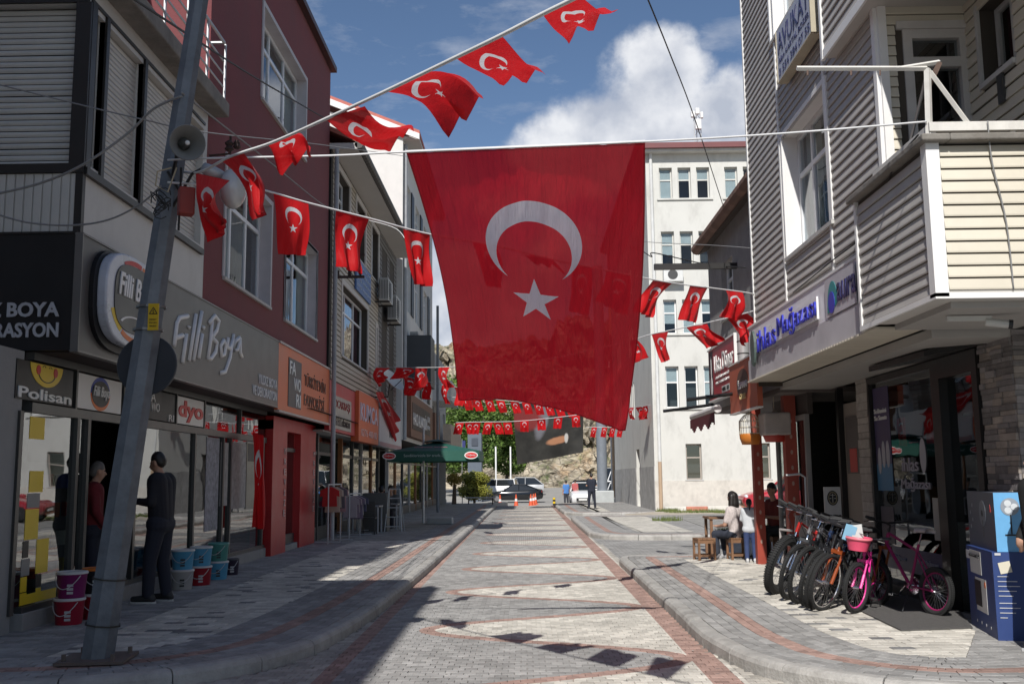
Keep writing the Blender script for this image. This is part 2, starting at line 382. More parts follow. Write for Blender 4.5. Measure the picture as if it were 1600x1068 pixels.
def road_mat(name, lines):
    m, nt, b = nodes_mat(name); T = NT(nt); g = T.n('ShaderNodeNewGeometry'); sp = T.n('ShaderNodeSeparateXYZ'); T.L(g.outputs['Position'], sp.inputs[0])
    X, Y = sp.outputs['X'], sp.outputs['Y']
    ph = T.m('MULTIPLY', T.m('SUBTRACT', Y, Y0W), 2*math.pi/PER)
    xb = T.m('ADD', T.m('MULTIPLY', T.m('COSINE', ph), -1.22), .16)
    slope = T.m('MULTIPLY', T.m('SINE', ph), 1.22*2*math.pi/PER)
    dist = T.m('DIVIDE', T.m('SUBTRACT', X, xb), T.m('SQRT', T.m('ADD', T.m('MULTIPLY', slope, slope), 1)))
    side = T.m('GREATER_THAN', dist, 0); rib = T.m('LESS_THAN', T.m('ABSOLUTE', dist), .085)
    col = T.mix(side, GREY, CREAM); col = T.mix(rib, col, RED)
    edge = T.m('MULTIPLY', T.m('GREATER_THAN', T.m('ABSOLUTE', T.m('ADD', X, .06)), 1.50), T.m('LESS_THAN', T.m('ABSOLUTE', T.m('ADD', X, .04)), 1.72))
    outer = T.m('GREATER_THAN', T.m('ABSOLUTE', X), 1.72)
    col = T.mix(outer, T.mix(edge, col, RED), (.43, .40, .35))
    near = T.m('LESS_THAN', Y, 6.0)
    col = T.mix(near, col, GREY)
    paving_finish(T, b, col, g, lines, .105, .105); return m
def plain_paving(name, c, lines, bw=.2, bh=.1):
    m, nt, b = nodes_mat(name); T = NT(nt); g = T.n('ShaderNodeNewGeometry'); rgb = T.n('ShaderNodeRGB'); rgb.outputs[0].default_value = (*c, 1)
    paving_finish(T, b, rgb.outputs[0], g, lines, bw, bh); return m
PB = [plain_paving('paver_cream', CREAM, False), plain_paving('paver_grey', GREY, False), plain_paving('paver_red', RED, False), plain_paving('paver_dark', DARK, False)]
PF = [plain_paving('paving_cream', CREAM, True), plain_paving('paving_grey', GREY, True), plain_paving('paving_red', RED, True)]
mortar = M('joint_sand', (.22, .20, .175), .95, bump=.6, scale=8)
kerbm = M('kerb_concrete', (.36, .345, .32), .85, bump=.8, scale=4, var=.28, bscale=40, dirt=.5)
asphalt = M('plaza_asphalt', (.30, .285, .26), .9, bump=.5, scale=.35, var=.14, bscale=30)
def brick_poly(mb, poly, z, h=.05, gap=.003, ch=.006, mi=0):
    n = len(poly); cx = sum(p[0] for p in poly)/n; cy = sum(p[1] for p in poly)/n
    def ins(d):
        o = []
        for x, y in poly:
            dx, dy = cx-x, cy-y; 
            o.append((x+math.copysign(min(d, abs(dx)*.9), dx), y+math.copysign(min(d, abs(dy)*.9), dy)))
        return o
    a = ins(gap); t = ins(gap+ch)
    vs = [(x, y, z-h) for x, y in a]+[(x, y, z-ch*.6) for x, y in a]+[(x, y, z) for x, y in t]
    fs = []
    for i in range(n):
        j = (i+1) % n; fs += [(i, j, n+j, n+i), (n+i, n+j, 2*n+j, 2*n+i)]
    fs.append(tuple(range(2*n, 3*n))); mb.add(vs, fs, mi)
def clip(poly, p, nrm):
    """keep the side where (q-p).nrm >= 0"""
    out = []; n = len(poly)
    for i in range(n):
        a, b = poly[i], poly[(i+1) % n]; da = (a[0]-p[0])*nrm[0]+(a[1]-p[1])*nrm[1]; db = (b[0]-p[0])*nrm[0]+(b[1]-p[1])*nrm[1]
        if da >= 0: out.append(a)
        if da*db < 0: t = da/(da-db); out.append((a[0]+(b[0]-a[0])*t, a[1]+(b[1]-a[1])*t))
    return out
def ccw(poly):
    a = sum(poly[i][0]*poly[(i+1) % len(poly)][1]-poly[(i+1) % len(poly)][0]*poly[i][1] for i in range(len(poly)))
    return poly if a > 0 else poly[::-1]
def inside(poly, x, y):
    c = False; n = len(poly)
    for i in range(n):
        (x0, y0), (x1, y1) = poly[i], poly[(i+1) % n]
        if (y0 > y) != (y1 > y) and x < (x1-x0)*(y-y0)/(y1-y0)+x0: c = not c
    return c
class Curve:
    """kerb line, resampled; side = +1 when the pavement lies left of the travel direction"""
    def __init__(s, pts, side, step=.05):
        P = [Vector((p[0], p[1])) for p in pts]; out = []
        for i in range(len(P)-1):
            p0 = P[max(i-1, 0)]; p1 = P[i]; p2 = P[i+1]; p3 = P[min(i+2, len(P)-1)]; n = max(2, int((p2-p1).length/step))
            for k in range(n):
                t = k/n; out.append(.5*((2*p1)+(p2-p0)*t+(2*p0-5*p1+4*p2-p3)*t*t+(3*p1-p0-3*p2+p3)*t**3))
        out.append(P[-1]); s.p = out; s.l = [0]
        for a, b in zip(out, out[1:]): s.l.append(s.l[-1]+(b-a).length)
        s.n = []
        for i in range(len(out)):
            d = (out[min(i+3, len(out)-1)]-out[max(i-3, 0)]).normalized(); s.n.append(Vector((-d.y, d.x))*side)
        s.len = s.l[-1]; s.i = 0
    def at(s, l, d):
        l = min(max(l, 0), s.len-1e-6); lo, hi = 0, len(s.l)-1
        while hi-lo > 1:
            m = (lo+hi)//2
            if s.l[m] <= l: lo = m
            else: hi = m
        t = (l-s.l[lo])/max(1e-9, s.l[hi]-s.l[lo]); p = s.p[lo].lerp(s.p[hi], t); n = s.n[lo].lerp(s.n[hi], t)
        return (p.x+n.x*d, p.y+n.y*d)
    def line(s, d, l0=0, l1=None, step=.1):
        l1 = s.len if l1 is None else l1; n = max(1, int((l1-l0)/step)); return [s.at(l0+(l1-l0)*i/n, d) for i in range(n+1)]
ZONES = [(.16, .48, 1), (.48, .66, 2), (.66, 1.12, 1)]
def pavement(name, cv, outline_far, ztop, brick_y, cream, wallx=None, kz=.135):
    """raised pavement with kerb stones, ring courses and a cream field"""
    base = MB(); edge = cv.line(.1); poly = ccw(edge+outline_far); base.prism([(x, y, -.05) for x, y in poly], (0, 0, ztop-.013+.05))
    bo = structure(base.build(name, mortar))
    L = cv.len; k = max(1, int(L/.82)); sl_ = L/k
    for i in range(k):
        a, b = i*sl_+.006, (i+1)*sl_-.006; prof = [(0, -.05), (0, kz-.05), (.018, kz-.018), (.05, kz-.002), (.085, kz), (.152, kz-.003), (.152, -.05)]
        q = MB(); n = 5; rows = []
        jz = random.uniform(-.005, .004)
        for j in range(n+1):
            l = a+(b-a)*j/n; e = .004 if j in (0, n) else 0
            rows.append([(*cv.at(l, o), z+jz-(e if z > .02 else 0)) for o, z in prof])
        vs = [p for r in rows for p in r]; m_ = len(prof); fs = []
        for j in range(n):
            for t in range(m_-1): fs.append((j*m_+t, j*m_+t+1, (j+1)*m_+t+1, (j+1)*m_+t))
        fs.append(tuple(range(m_))); fs.append(tuple(reversed(range(n*m_, (n+1)*m_)))); q.add(vs, fs)
        q.build('kerb_stone', kerbm, bo, smooth=False)
    bricks = []      # (dist, poly, mat)
    for d0, d1, mi in ZONES:
        rows = max(1, round((d1-d0)/.105)); w = (d1-d0)/rows
        for r in range(rows):
            a = d0+r*w; b = a+w; l = -(.1 if r % 2 else 0)
            while l < L:
                l0, l1 = max(l, 0), min(l+.2, L); l += .2
                if l1-l0 < .03: continue
                p = [cv.at(l0, a), cv.at(l1, a), cv.at(l1, b), cv.at(l0, b)]
                cy = sum(q[1] for q in p)/4
                if cy > brick_y: continue
                if brick_y < 90: bricks.append((Vector((p[0][0], p[0][1])).length, ccw(p), mi))
        # far sheet
        lo = [l*.2 for l in range(int(L/.2)+1) if cv.at(l*.2, a)[1] > brick_y]
        if lo:
            a0, a1 = min(lo), max(lo)
            q = MB(); la = cv.line(d0, a0, a1, .4); lb = cv.line(d1, a0, a1, .4)
            for i in range(len(la)-1):
                q.quad((*la[i], ztop), (*la[i+1], ztop), (*lb[i+1], ztop), (*lb[i], ztop))
            q.build('paving_course', PF[mi], bo)
    inner = cv.line(1.12, step=.15); fld = ccw(inner+outline_far); xs = [p[0] for p in fld]; ys = [p[1] for p in fld]
    bw, bh = .2, .13; r = 0; y = min(ys)
    seg = list(zip(inner, inner[1:]))
    while y < min(max(ys), brick_y):
        x = min(xs)-(bw/2 if r % 2 else 0)
        while x < max(xs):
            p = [(x, y), (x+bw, y), (x+bw, y+bh), (x, y+bh)]; ins = [inside(fld, *q) for q in p]; cxx, cyy = x+bw/2, y+bh/2
            if any(ins):
                if not all(ins):
                    s = min(seg, key=lambda s: (s[0][0]+s[1][0]-2*cxx)**2+(s[0][1]+s[1][1]-2*cyy)**2)
                    d = ((s[1][0]-s[0][0]), (s[1][1]-s[0][1])); ln = math.hypot(*d) or 1; nr = (-d[1]/ln, d[0]/ln)
                    mid = inner[len(inner)//2]; ctr = (sum(xs)/len(xs), sum(ys)/len(ys))
                    if not inside(fld, (s[0][0]+s[1][0])/2+nr[0]*.05, (s[0][1]+s[1][1])/2+nr[1]*.05): nr = (-nr[0], -nr[1])
                    if (s[0][0]-cxx)**2+(s[0][1]-cyy)**2 < .12: p = clip(p, s[0], nr)
                if len(p) > 2:
                    for p2, c in cream(p):
                        if len(p2) < 3: continue
                        if c == 0 and random.random() < .085: c = 3
                        bricks.append((math.hypot(cxx, cyy), p2, c))
            x += bw
        y += bh; r += 1
    bricks.sort(key=lambda b: b[0])
    rest = MB()
    for i, (dd, p, mi) in enumerate(bricks):
        z = ztop+random.uniform(-.0015, .0015)
        if i < 290 and name in ('pavement', 'pavement.001'):
            q = MB(); brick_poly(q, p, z, mi=0); q.build('brick', PB[mi], bo)
        else: brick_poly(rest, p, z, mi=mi)
    if rest.v: rest.build('bricks', PB, bo, kind='stuff')
    return bo, fld
def gz(x, y):
    def sm(a, b, t): t = min(1, max(0, (t-a)/(b-a))); return t*t*(3-2*t)
    return -.26*sm(48, 70, y)+.72*sm(72, 118, y)+.6*sm(118, 200, y)
def ground():
    g = MB(); xs = [-400, -150, -60, -25, -12, -6, 0, 6, 12, 25, 60, 150, 400]; ys = [-400, -120, -30, 0, 20, 40]+list(range(48, 122, 3))+[140, 170, 200, 300, 600, 1200]
    for y in ys:
        for x in xs: g.v.append((x, y, gz(x, y)-.055))
    n = len(xs)
    for i in range(len(ys)-1):
        for j in range(n-1): g.f.append((i*n+j, i*n+j+1, (i+1)*n+j+1, (i+1)*n+j)); g.m.append(0)
    structure(g.build('ground', asphalt, smooth=True))
    q = MB(); q.quad((-9, -12, -.03), (12, -12, -.03), (12, 57.5, -.03), (-9, 57.5, -.03)); structure(q.build('side_lane_base', mortar))
ground()
cvL = Curve([(-8.5, 7.55), (-6, 7.5), (-4.4, 7.52), (-3.6, 7.62), (-2.9, 7.95), (-2.35, 8.5), (-2.03, 9.2), (-1.88, 10.1), (-1.76, 12), (-1.70, 15), (-1.66, 20), (-1.6, 38), (-1.56, 52), (-1.75, 55.5), (-2.6, 56.5)], 1)
padL = [(-2.6, 57.2), (-5.6, 57.2), (-5.6, 8.9), (-8.5, 8.9)]
cvR = Curve([(5.2, 19.1), (3.2, 19.12), (2.3, 19.1), (1.88, 18.95), (1.71, 18.5), (1.69, 17.5), (1.68, 14), (1.67, 11.5), (1.66, 9.9), (1.70, 9.2), (1.83, 8.4), (2.12, 7.82), (2.55, 7.42), (3.15, 7.18), (3.9, 7.2), (4.8, 7.5), (6.5, 8.3)], 1)
padR = [(9, 9.2), (9, 19.1)]
cvB = Curve([(12, 38.4), (8.0, 38.4), (3.2, 38.3), (2.2, 38.1), (1.8, 37.6), (1.68, 36.5), (1.68, 28), (1.74, 26.9), (2.0, 26.0), (2.6, 25.5), (3.6, 25.3), (5.6, 25.2), (12, 25.2)], 1)
padB = [(12, 25.2), (12, 38.4)]
cvC = Curve([(5.6, 57), (2.6, 56.8), (1.8, 56), (1.6, 54.5), (1.62, 44), (1.75, 42.6), (2.2, 41.6), (3.0, 41.2), (5.6, 41.2)], 1)
padC = [(5.65, 46)]
def crL(p): return [(clip(p, (-4.1, 0), (1, 0)), 0), (clip(p, (-4.1, 0), (-1, 0)), 1)]
def crR(p):
    a = clip(p, (4.22, 0), (-1, 0)); b = clip(p, (4.22, 0), (1, 0)); n = (-.89, .45); c = clip(a, (4.0, 9.2), n) if a else []; d = clip(a, (4.0, 9.2), (-n[0], -n[1])) if a else []
    return [(c, 0), (d, 1), (b, 1)] if min([q[1] for q in p]) < 9.8 else [(a, 0), (b, 1)]
pvL, fldL = pavement('pavement', cvL, padL, .13, 24, crL)
pvR, fldR = pavement('pavement', cvR, padR, .13, 30, crR)
# pavement parts too far away to tell the blocks apart: one sheet each
for fl, par, c0, clipx in ((fldL, pvL, 0, None),):
    q = MB(); q.quad((-5.6, 24.0, .1285), (-2.78, 24.0, .1285), (-2.70, 56.4, .1285), (-5.6, 56.4, .1285)); q.build('paving_field', plain_paving('paving_dull', (.37, .35, .31), True), par)
for cv_, pad_, nm in ((cvB, padB, 'B'), (cvC, padC, 'C')):
    bo, fl = pavement('traffic_island', cv_, pad_, .12, -99, lambda p: [])
    cvx = 4.6 if nm == 'B' else 3.9
    inn = [p for p in fl]; q = MB(); q.add([(x, y, .1195) for x, y in ccw(inn)], [tuple(range(len(inn)))]); q.build('paving_field', PF[1], bo)
    cr = MB(); pts = ccw([p for p in cv_.line(1.3, step=.4) if p[0] < cvx]); cr.add([(x, y, .124) for x, y in pts], [tuple(range(len(pts)))]); cr.build('paving_field', PF[0], bo)
# road: cobbles near, sheet beyond
RM = road_mat('road_cobble', False); RMF = road_mat('road_far', True)
road = MB(); road.quad((-9, 2, -.014), (9, 2, -.014), (9, 24, -.014), (-9, 24, -.014)); road = structure(road.build('road', mortar))
q = MB(); q.quad((-1.75, 24, -.001), (1.75, 24, -.001), (1.75, 57, -.001), (-1.75, 57, -.001)); q.build('paving_sheet', RMF, road)
q = MB(); q.quad((1.7501, 19.2, -.004), (12, 19.2, -.004), (12, 57.4, -.004), (1.7501, 57.4, -.004)); q.quad((-9, -12, -.004), (12, -12, -.004), (12, 5.9, -.004), (-9, 5.9, -.004)); q.quad((3.4, 5.9, -.004), (12, 5.9, -.004), (12, 9, -.004), (3.4, 9, -.004)); q.quad((-9, 5.9, -.004), (-4.2, 5.9, -.004), (-4.2, 9, -.004), (-9, 9, -.004)); structure(q.build('side_lane', PF[1]))
outL = ccw(cvL.line(0, step=.1)+padL); outR = ccw(cvR.line(0, step=.1)+padR)
cob = []; s_ = .105; y = 5.9; r = 0
while y < 24:
    x = -4.2 if y < 9.6 else -2.1
    xe = 3.4 if y < 9.6 else 1.76
    x += (s_/2 if r % 2 else 0)
    while x < xe:
        cx_, cy_ = x+s_/2, y+s_/2
        if not inside(outL, cx_, cy_) and not inside(outR, cx_, cy_): cob.append((math.hypot(cx_, cy_), x, y))
        x += s_
    y += s_; r += 1
cob.sort(); one = MB(); brick_poly(one, [(-s_/2, -s_/2), (s_/2, -s_/2), (s_/2, s_/2), (-s_/2, s_/2)], 0, h=.045, gap=.0018, ch=.004); onem = one.mesh('cobble', RM); rest = MB(); cnt = 0
for d, x, y in cob:
    p_ = (x+s_/2+random.uniform(-.002, .002), y+s_/2+random.uniform(-.002, .002)); z = random.uniform(-.002, .0015)
    inview = abs(p_[0]*1546/p_[1]) < 800 and p_[1] > 7.85
    if inview and cnt < 290: piece('cobble', onem, road, (*p_, z)); cnt += 1
    else: brick_poly(rest, [(p_[0]-s_/2, p_[1]-s_/2), (p_[0]+s_/2, p_[1]-s_/2), (p_[0]+s_/2, p_[1]+s_/2), (p_[0]-s_/2, p_[1]+s_/2)], z, h=.045, gap=.0018, ch=.004)
rest.build('cobbles', RM, road, kind='stuff')
# ================================================================ HILLSIDE
def cliff():
    m, nt, b = nodes_mat('rock'); T = NT(nt); g = T.n('ShaderNodeNewGeometry'); pos = g.outputs['Position']
    mp = T.n('ShaderNodeMapping'); T.L(pos, mp.inputs['Vector']); mp.inputs['Scale'].default_value = (1, 1, 2.2); mp.inputs['Rotation'].default_value = (0, .45, 0)
    n1 = T.noise(mp.outputs[0], .35, 10, .72); n2 = T.noise(mp.outputs[0], 1.6, 8, .7); n3 = T.noise(pos, .16, 5)
    col = T.mix(T.rng(n1, .42, .58), (.13, .105, .075), (.50, .43, .32)); col = T.mix(T.rng(n2, .52, .75), col, (.62, .56, .46))  # dark tones painted in for shadowed crags that front light flattens
    col = T.mix(T.rng(n3, .55, .62, 0, .8), col, (.42, .29, .17))
    gr = T.rng(T.noise(pos, .7, 7, .7), .56, .63, 0, .9); col = T.mix(gr, col, (.10, .13, .045))
    sp = T.n('ShaderNodeSeparateXYZ'); T.L(g.outputs['Normal'], sp.inputs[0])
    col = T.mix(T.m('MULTIPLY', T.rng(sp.outputs['Z'], .72, .9), .5), col, (.17, .19, .075))
    vo = T.n('ShaderNodeTexVoronoi'); vo.feature = 'DISTANCE_TO_EDGE'; vo.inputs['Scale'].default_value = .8; T.L(mp.outputs[0], vo.inputs['Vector'])
    col = T.mix(T.rng(vo.outputs['Distance'], 0, .07, .85, 0), col, (.07, .06, .045))  # dark crack lines deepen the painted crag shadow
    T.L(col, b.inputs['Base Color']); b.inputs['Roughness'].default_value = .95
    bp = T.n('ShaderNodeBump'); bp.inputs['Strength'].default_value = .7; bp.inputs['Distance'].default_value = .5; T.L(n2, bp.inputs['Height']); T.L(bp.outputs[0], b.inputs['Normal'])
    q = MB(); nx, ny = 420, 110
    for j in range(ny+1):
        t = j/ny
        for i in range(nx+1):
            x = -85+170*i/nx; f = 1-abs(x-8)/190
            foot = 112+5*noise.noise((x*.03, 0, 3))+ (abs(x)*.06)
            top = (19+5*noise.noise((x*.02, 7, 1)))*(.65+.35*f)
            z0 = gz(x, foot)-.8
            h = top*min(1, t*1.9)**.9 if t < .53 else top+(t-.53)*26*f*.0
            y = foot+t*28 if t < .53 else foot+.53*28+(t-.53)*190
            p = Vector((x*.16, y*.16, h*.22)); a = noise.fractal(p, 1.0, 2.1, 6); c_ = noise.fractal(p*3.1+Vector((5, 1, 9)), 1.0, 2.1, 4)
            d_ = noise.fractal(p*11, 1.0, 2.1, 3); am = min(1, t*6)*(1 if t < .6 else .6)
            q.v.append((x+a*1.2*am, y+(a*4.0+c_*2.4+d_*1.2)*am, z0+h+(c_*2.0+abs(a)*2.2+d_*.5)*am))
    for j in range(ny):
        for i in range(nx): q.f.append((j*(nx+1)+i, j*(nx+1)+i+1, (j+1)*(nx+1)+i+1, (j+1)*(nx+1)+i)); q.m.append(0)
    structure(q.build('hillside', m, smooth=False))
cliff()
def leafmat(name, c, c2):
    m, nt, b = nodes_mat(name); T = NT(nt); g = T.n('ShaderNodeNewGeometry')
    col = T.mix(g.outputs['Random Per Island'], c, c2); k = T.n('ShaderNodeVectorMath', operation='SCALE'); T.L(col, k.inputs[0]); T.L(T.rng(T.noise(g.outputs['Position'], .8, 3), .3, .7, .7, 1.25), k.inputs['Scale'])
    T.L(k.outputs[0], b.inputs['Base Color']); b.inputs['Roughness'].default_value = .55
    tr = T.n('ShaderNodeBsdfTranslucent'); T.L(k.outputs[0], tr.inputs[0]); mx = T.n('ShaderNodeMixShader'); mx.inputs[0].default_value = .35
    out = nt.nodes['Material Output']; T.L(b.outputs[0], mx.inputs[1]); T.L(tr.outputs[0], mx.inputs[2]); T.L(mx.outputs[0], out.inputs[0]); return m
LEAF = leafmat('leaf_green', (.085, .15, .03), (.19, .29, .06)); LEAFY = leafmat('leaf_yellow_green', (.22, .24, .04), (.38, .36, .07)); LEAFO = leafmat('leaf_ochre', (.22, .17, .03), (.36, .27, .05))
bark = M('bark', (.12, .09, .065), .95, bump=.8, scale=6)
def foliage(mb, c, rx, ry, rz, n, s, rnd, solid=.55):
    c = Vector(c)
    for _ in range(n):
        while True:
            p = Vector((rnd.uniform(-1, 1), rnd.uniform(-1, 1), rnd.uniform(-1, 1)))
            if solid < p.length < 1: break
        nn = .16*noise.noise(p*2.3+c*.37); p *= (1+nn*1.6); q = c+Vector((p.x*rx, p.y*ry, p.z*rz))
        a = Vector((rnd.gauss(0, 1), rnd.gauss(0, 1), rnd.gauss(0, .7))).normalized(); b = a.cross(Vector((rnd.gauss(0, 1), rnd.gauss(0, 1), rnd.gauss(0, 1)))).normalized(); s_ = s*rnd.uniform(.6, 1.3)
        mb.add([q-a*s_, q+b*s_*.5, q+a*s_, q-b*s_*.5], [(0, 1, 2, 3)])
def tree(name, label, loc, h, lobes, leaf, mat, n, trunk_r=.2, group='trees beside the car park'):
    t = thing(name, label, 'tree' if h > 3 else 'shrub', loc, group); rnd = random.Random(hash(label) % 999 if False else len(label)*7+int(loc[0]*3))
    tr = MB(); base = Vector(loc); tr.tube([base+Vector((0, 0, -.2)), base+Vector((.05*h, 0, h*.35)), base+Vector((-.02*h, 0, h*.7))], [trunk_r, trunk_r*.7, trunk_r*.35], 9)
    for i in range(7):
        a = i*2.4; z = h*(.28+.06*i); tr.tube([base+Vector((.03*h, 0, z)), base+Vector((math.cos(a)*h*.2, math.sin(a)*h*.2, z+h*.2))], [trunk_r*.4, trunk_r*.12], 6)
    tr.build('trunk', bark, t); fo = MB()
    for (dx, dy, dz, rx, rz) in lobes: foliage(fo, base+Vector((dx, dy, dz)), rx, rx, rz, n, leaf, rnd)
    fo.build('crown', mat, t); return t
rt = random.Random(3)
def lobes(w, h0, h1, k):
    return [(rt.uniform(-w, w), rt.uniform(-w*.6, w*.6), rt.uniform(h0, h1), rt.uniform(.30, .5)*w, rt.uniform(.26, .42)*w) for _ in range(k)]
# ================================================================ LEFT SIDE BUILDINGS
GREYW = (.40, .39, .375)
white_panel = M('white_panel', (.50, .49, .46), .5, var=.08, scale=1.2, dirt=.18)
shutter_m = M('shutter_slat', (.47, .46, .43), .45, var=.08, rand=.06, dirt=.12)
darkframe = M('dark_metal_frame', (.018, .016, .015), .45)
black_board = M('black_sign_board', (.006, .006, .007), .5, var=.3)
grey_board = M('grey_sign_board', (.085, .082, .078), .42, var=.08)
letter_w = M('letter_white', (.78, .78, .77), .5, var=.03)
letter_g = M('letter_grey', (.52, .53, .55), .5, var=.03)
maroon = M('maroon_plaster', (.165, .042, .046), .85, var=.16, scale=1.0, bump=.5, bscale=30, dirt=.16)
pinkw = M('pink_plaster', (.42, .12, .12), .85, var=.12, bump=.4)
concrete = M('raw_concrete', (.20, .185, .165), .95, var=.3, scale=3, bump=1, bscale=18, dirt=.55)
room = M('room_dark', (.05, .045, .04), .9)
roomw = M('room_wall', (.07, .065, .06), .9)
alu = M('brushed_aluminium', (.30, .30, .30), .4, metal=.6)
chrome = M('chrome', (.7, .7, .72), .18, metal=1, var=.03)
stone_plinth = M('plinth_concrete', (.27, .26, .25), .85, bump=.4, dirt=.4)
curtain_m = M('curtain_cream', (.55, .53, .44), .9, var=.1)
curtain_d = M('curtain_dull', (.22, .20, .18), .9)
sh_glass = glass('shop_glass', (.80, .86, .84), 2.9, .8)
wd_glass = glass('window_glass', (.8, .85, .87), 2.1, .95)
def slats(fr, u0, u1, z0, z1, pitch, parent, mat, holes=(), name='slat', d=0., prof='lap', gap=.012, limit=None):
    if prof == 'lap': P = [(0, 0), (.020, 0), (.021, .012), (.005, pitch-gap), (0, pitch-gap)]
    elif prof == 'flat': P = [(0, 0), (.010, 0), (.014, .01), (.014, pitch-gap-.01), (.010, pitch-gap), (0, pitch-gap)]
    else: P = [(0, 0), (.006, 0), (.014, pitch*.3), (.014, pitch*.6), (.006, pitch-gap), (0, pitch-gap)]
    f0 = Fr(fr.k, 0.); q = MB(); a = [f0.pt(0, z, dd) for dd, z in P]; b = [f0.pt(1, z, dd) for dd, z in P]; n = len(P)
    q.add(a+b, [(i, (i+1) % n, n+(i+1) % n, n+i) for i in range(n)]+[tuple(range(n)), tuple(reversed(range(n, 2*n)))])
    me = q.mesh(name, mat); z = z0; cnt = 0
    ax = 1 if fr.k in 'LR' else 0
    while z < z1-.3*pitch:
        iv = [(u0, u1)]
        for h in holes:
            if h[2] < z+pitch*.7 and h[3] > z+pitch*.3:
                nv = []
                for (a_, b_) in iv:
                    if h[0] > a_: nv.append((a_, min(b_, h[0])))
                    if h[1] < b_: nv.append((max(a_, h[1]), b_))
                iv = [(a_, b_) for a_, b_ in nv if b_-a_ > .02]
        for a_, b_ in iv:
            o = piece(name, me, parent, fr.pt(a_+.002, z, d)+Vector((0, 0, 0))); s = [1, 1, 1]; s[ax] = b_-a_-.004; o.scale = s; o.rotation_euler = (random.uniform(-.0015, .0015), 0, 0) if ax else (0, random.uniform(-.0015, .0015), 0)
            cnt += 1
        z += pitch
    return cnt
def rq(fr, u0p, u1p, z0p, z1p, d=0.):
    return (fr.px(*u0p, d)[0], fr.px(*u1p, d)[0], fr.px(*z0p, d)[1], fr.px(*z1p, d)[1])
SG = Fr('L', -4.6); UP = Fr('L', -4.66); SH = Fr('L', -5.1); F1 = Fr('F', 10.12)
YC = 10.12
# ---- corner building with roller shutters
b1 = thing('corner_building', 'white corner building with closed roller shutters and a terrace above the paint shop', 'building', (-6.5, 12, 0))
holes_s = []
zt_b = lambda px, py: UP.px(px, py)[1]
zsh0, zsh1 = 4.98, 6.72
m1 = UP.px(149, 262)[0]; m2 = UP.px(215, 311)[0]
st = [(YC+.13, UP.px(163, 120)[0]-.04), (UP.px(163, 120)[0]+.04, UP.px(223, 180)[0]-.04), (UP.px(223, 180)[0]+.04, 13.95)]
hs = [(a, b, zsh0, zsh1) for a, b in st]
q = skin(UP, YC, 14.12, 2.96, 7.0, hs, .12, 0)
hf = [(-7.6, -4.66-.13, zsh0-.02, 6.75)]
skin(F1, -9.5, -4.66, 2.96, 7.0, hf, .12, 0, q)
q.build('wall', white_panel, b1)
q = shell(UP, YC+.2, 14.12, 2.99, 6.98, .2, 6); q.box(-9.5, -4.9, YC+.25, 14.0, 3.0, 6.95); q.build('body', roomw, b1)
zz = sum(slats(UP, a, b, zsh0, zsh1, .062, b1, shutter_m, d=-.10, prof='roll', gap=.008, name='shutter_slat') for a, b in st)
slats(F1, -7.6, -4.79, zsh0-.02, 6.75, .066, b1, shutter_m, d=-.10, prof='roll', gap=.010, name='shutter_slat')
q = MB()
for u in (YC+.0, st[0][1], st[1][1]): UP.box(q, u, u+(.12 if u == YC else .08), zsh0-.08, zsh1+.06, -.06, .03)
UP.box(q, YC, 13.99, zsh0-.14, zsh0-.06, -.05, .05); UP.box(q, YC+.01, 13.97, zsh1+.061, zsh1+.10, -.05, .02)
F1.box(q, -7.75, -4.64, zsh0-.13, zsh0-.03, -.05, .04); F1.box(q, -7.72, -4.67, 6.76, 6.85, -.05, .04); F1.box(q, -4.80, -4.635, zsh0-.029, 6.76, -.05, .035)
F1.box(q, -4.72, -4.64, 4.2, zsh0-.131, -.04, .03)
q.build('shutter_frame', darkframe, b1)
q = MB()
for i in range(34):
    u = -8.0+i*.098; F1.box(q, u, u+.08, 4.19, zsh0-.14, .001, .018)
q.build('ribbed_panel', white_panel, b1)
q = MB(); UP.box(q, YC-.1, 14.25, 7.0, 7.22, -5, .28); q.build('terrace_slab', concrete, b1, bevel=.02)
q = MB(); UP.box(q, YC+.2, 14.12, 7.22, 10.5, -5.5, -1.3); q.build('upper_wall', pinkw, b1)
q = MB(); UP.box(q, 13.2, 13.9, 7.3, 9.2, -1.29, -1.24); q.build('terrace_door', M('white_pvc', (.72, .73, .74), .35, var=.05), b1)
q = MB()
for u in [YC-.05+i*.83 for i in range(6)]: q.tube([UP.pt(u, 7.2, .2), UP.pt(u, 8.15, .2)], .02, 6)
for z in (7.45, 7.65, 7.85, 8.15): q.tube([UP.pt(YC-.05, z, .2), UP.pt(14.15, z, .2)], .014 if z < 8 else .024, 6)
q.tube([UP.pt(14.15, 8.15, .2), UP.pt(14.15, 8.15, -1.1)], .024, 6)
q.build('railing', M('galvanised', (.42, .43, .44), .45, metal=.7, var=.2), b1)
# ---- maroon building
b2 = thing('maroon_building', 'dark maroon plastered building with white framed windows beside the shuttered corner building', 'building', (-6.5, 19, 0))
W1 = rq(UP, (410.5, 80), (477, 170), (408.6, 153), (412, 8)); W2 = rq(UP, (350, 400), (421.5, 400), (420, 479.5), (423.6, 322)); W3 = rq(UP, (445, 440), (494, 450), (492.5, 530), (495.8, 399))
W0 = (W1[0]-3.6, W1[0]-1.8, W1[2], W1[3])
YM1 = 23.2
wins = [W1, W2, W3]
q = skin(UP, 14.121, YM1, 2.96, 11.55, wins, .34, 0, rmi=1); 
q.quad((-4.66, YM1, 2.96), (-12, YM1, 2.96), (-12, YM1, 11.55), (-4.66, YM1, 11.55)); q.quad((-4.66, 14.121, 7.2), (-12, 14.121, 7.2), (-12, 14.121, 11.55), (-4.66, 14.121, 11.55))
q.build('wall', [maroon, M('pale_surround', (.46, .44, .45), .7, var=.1)], b2)
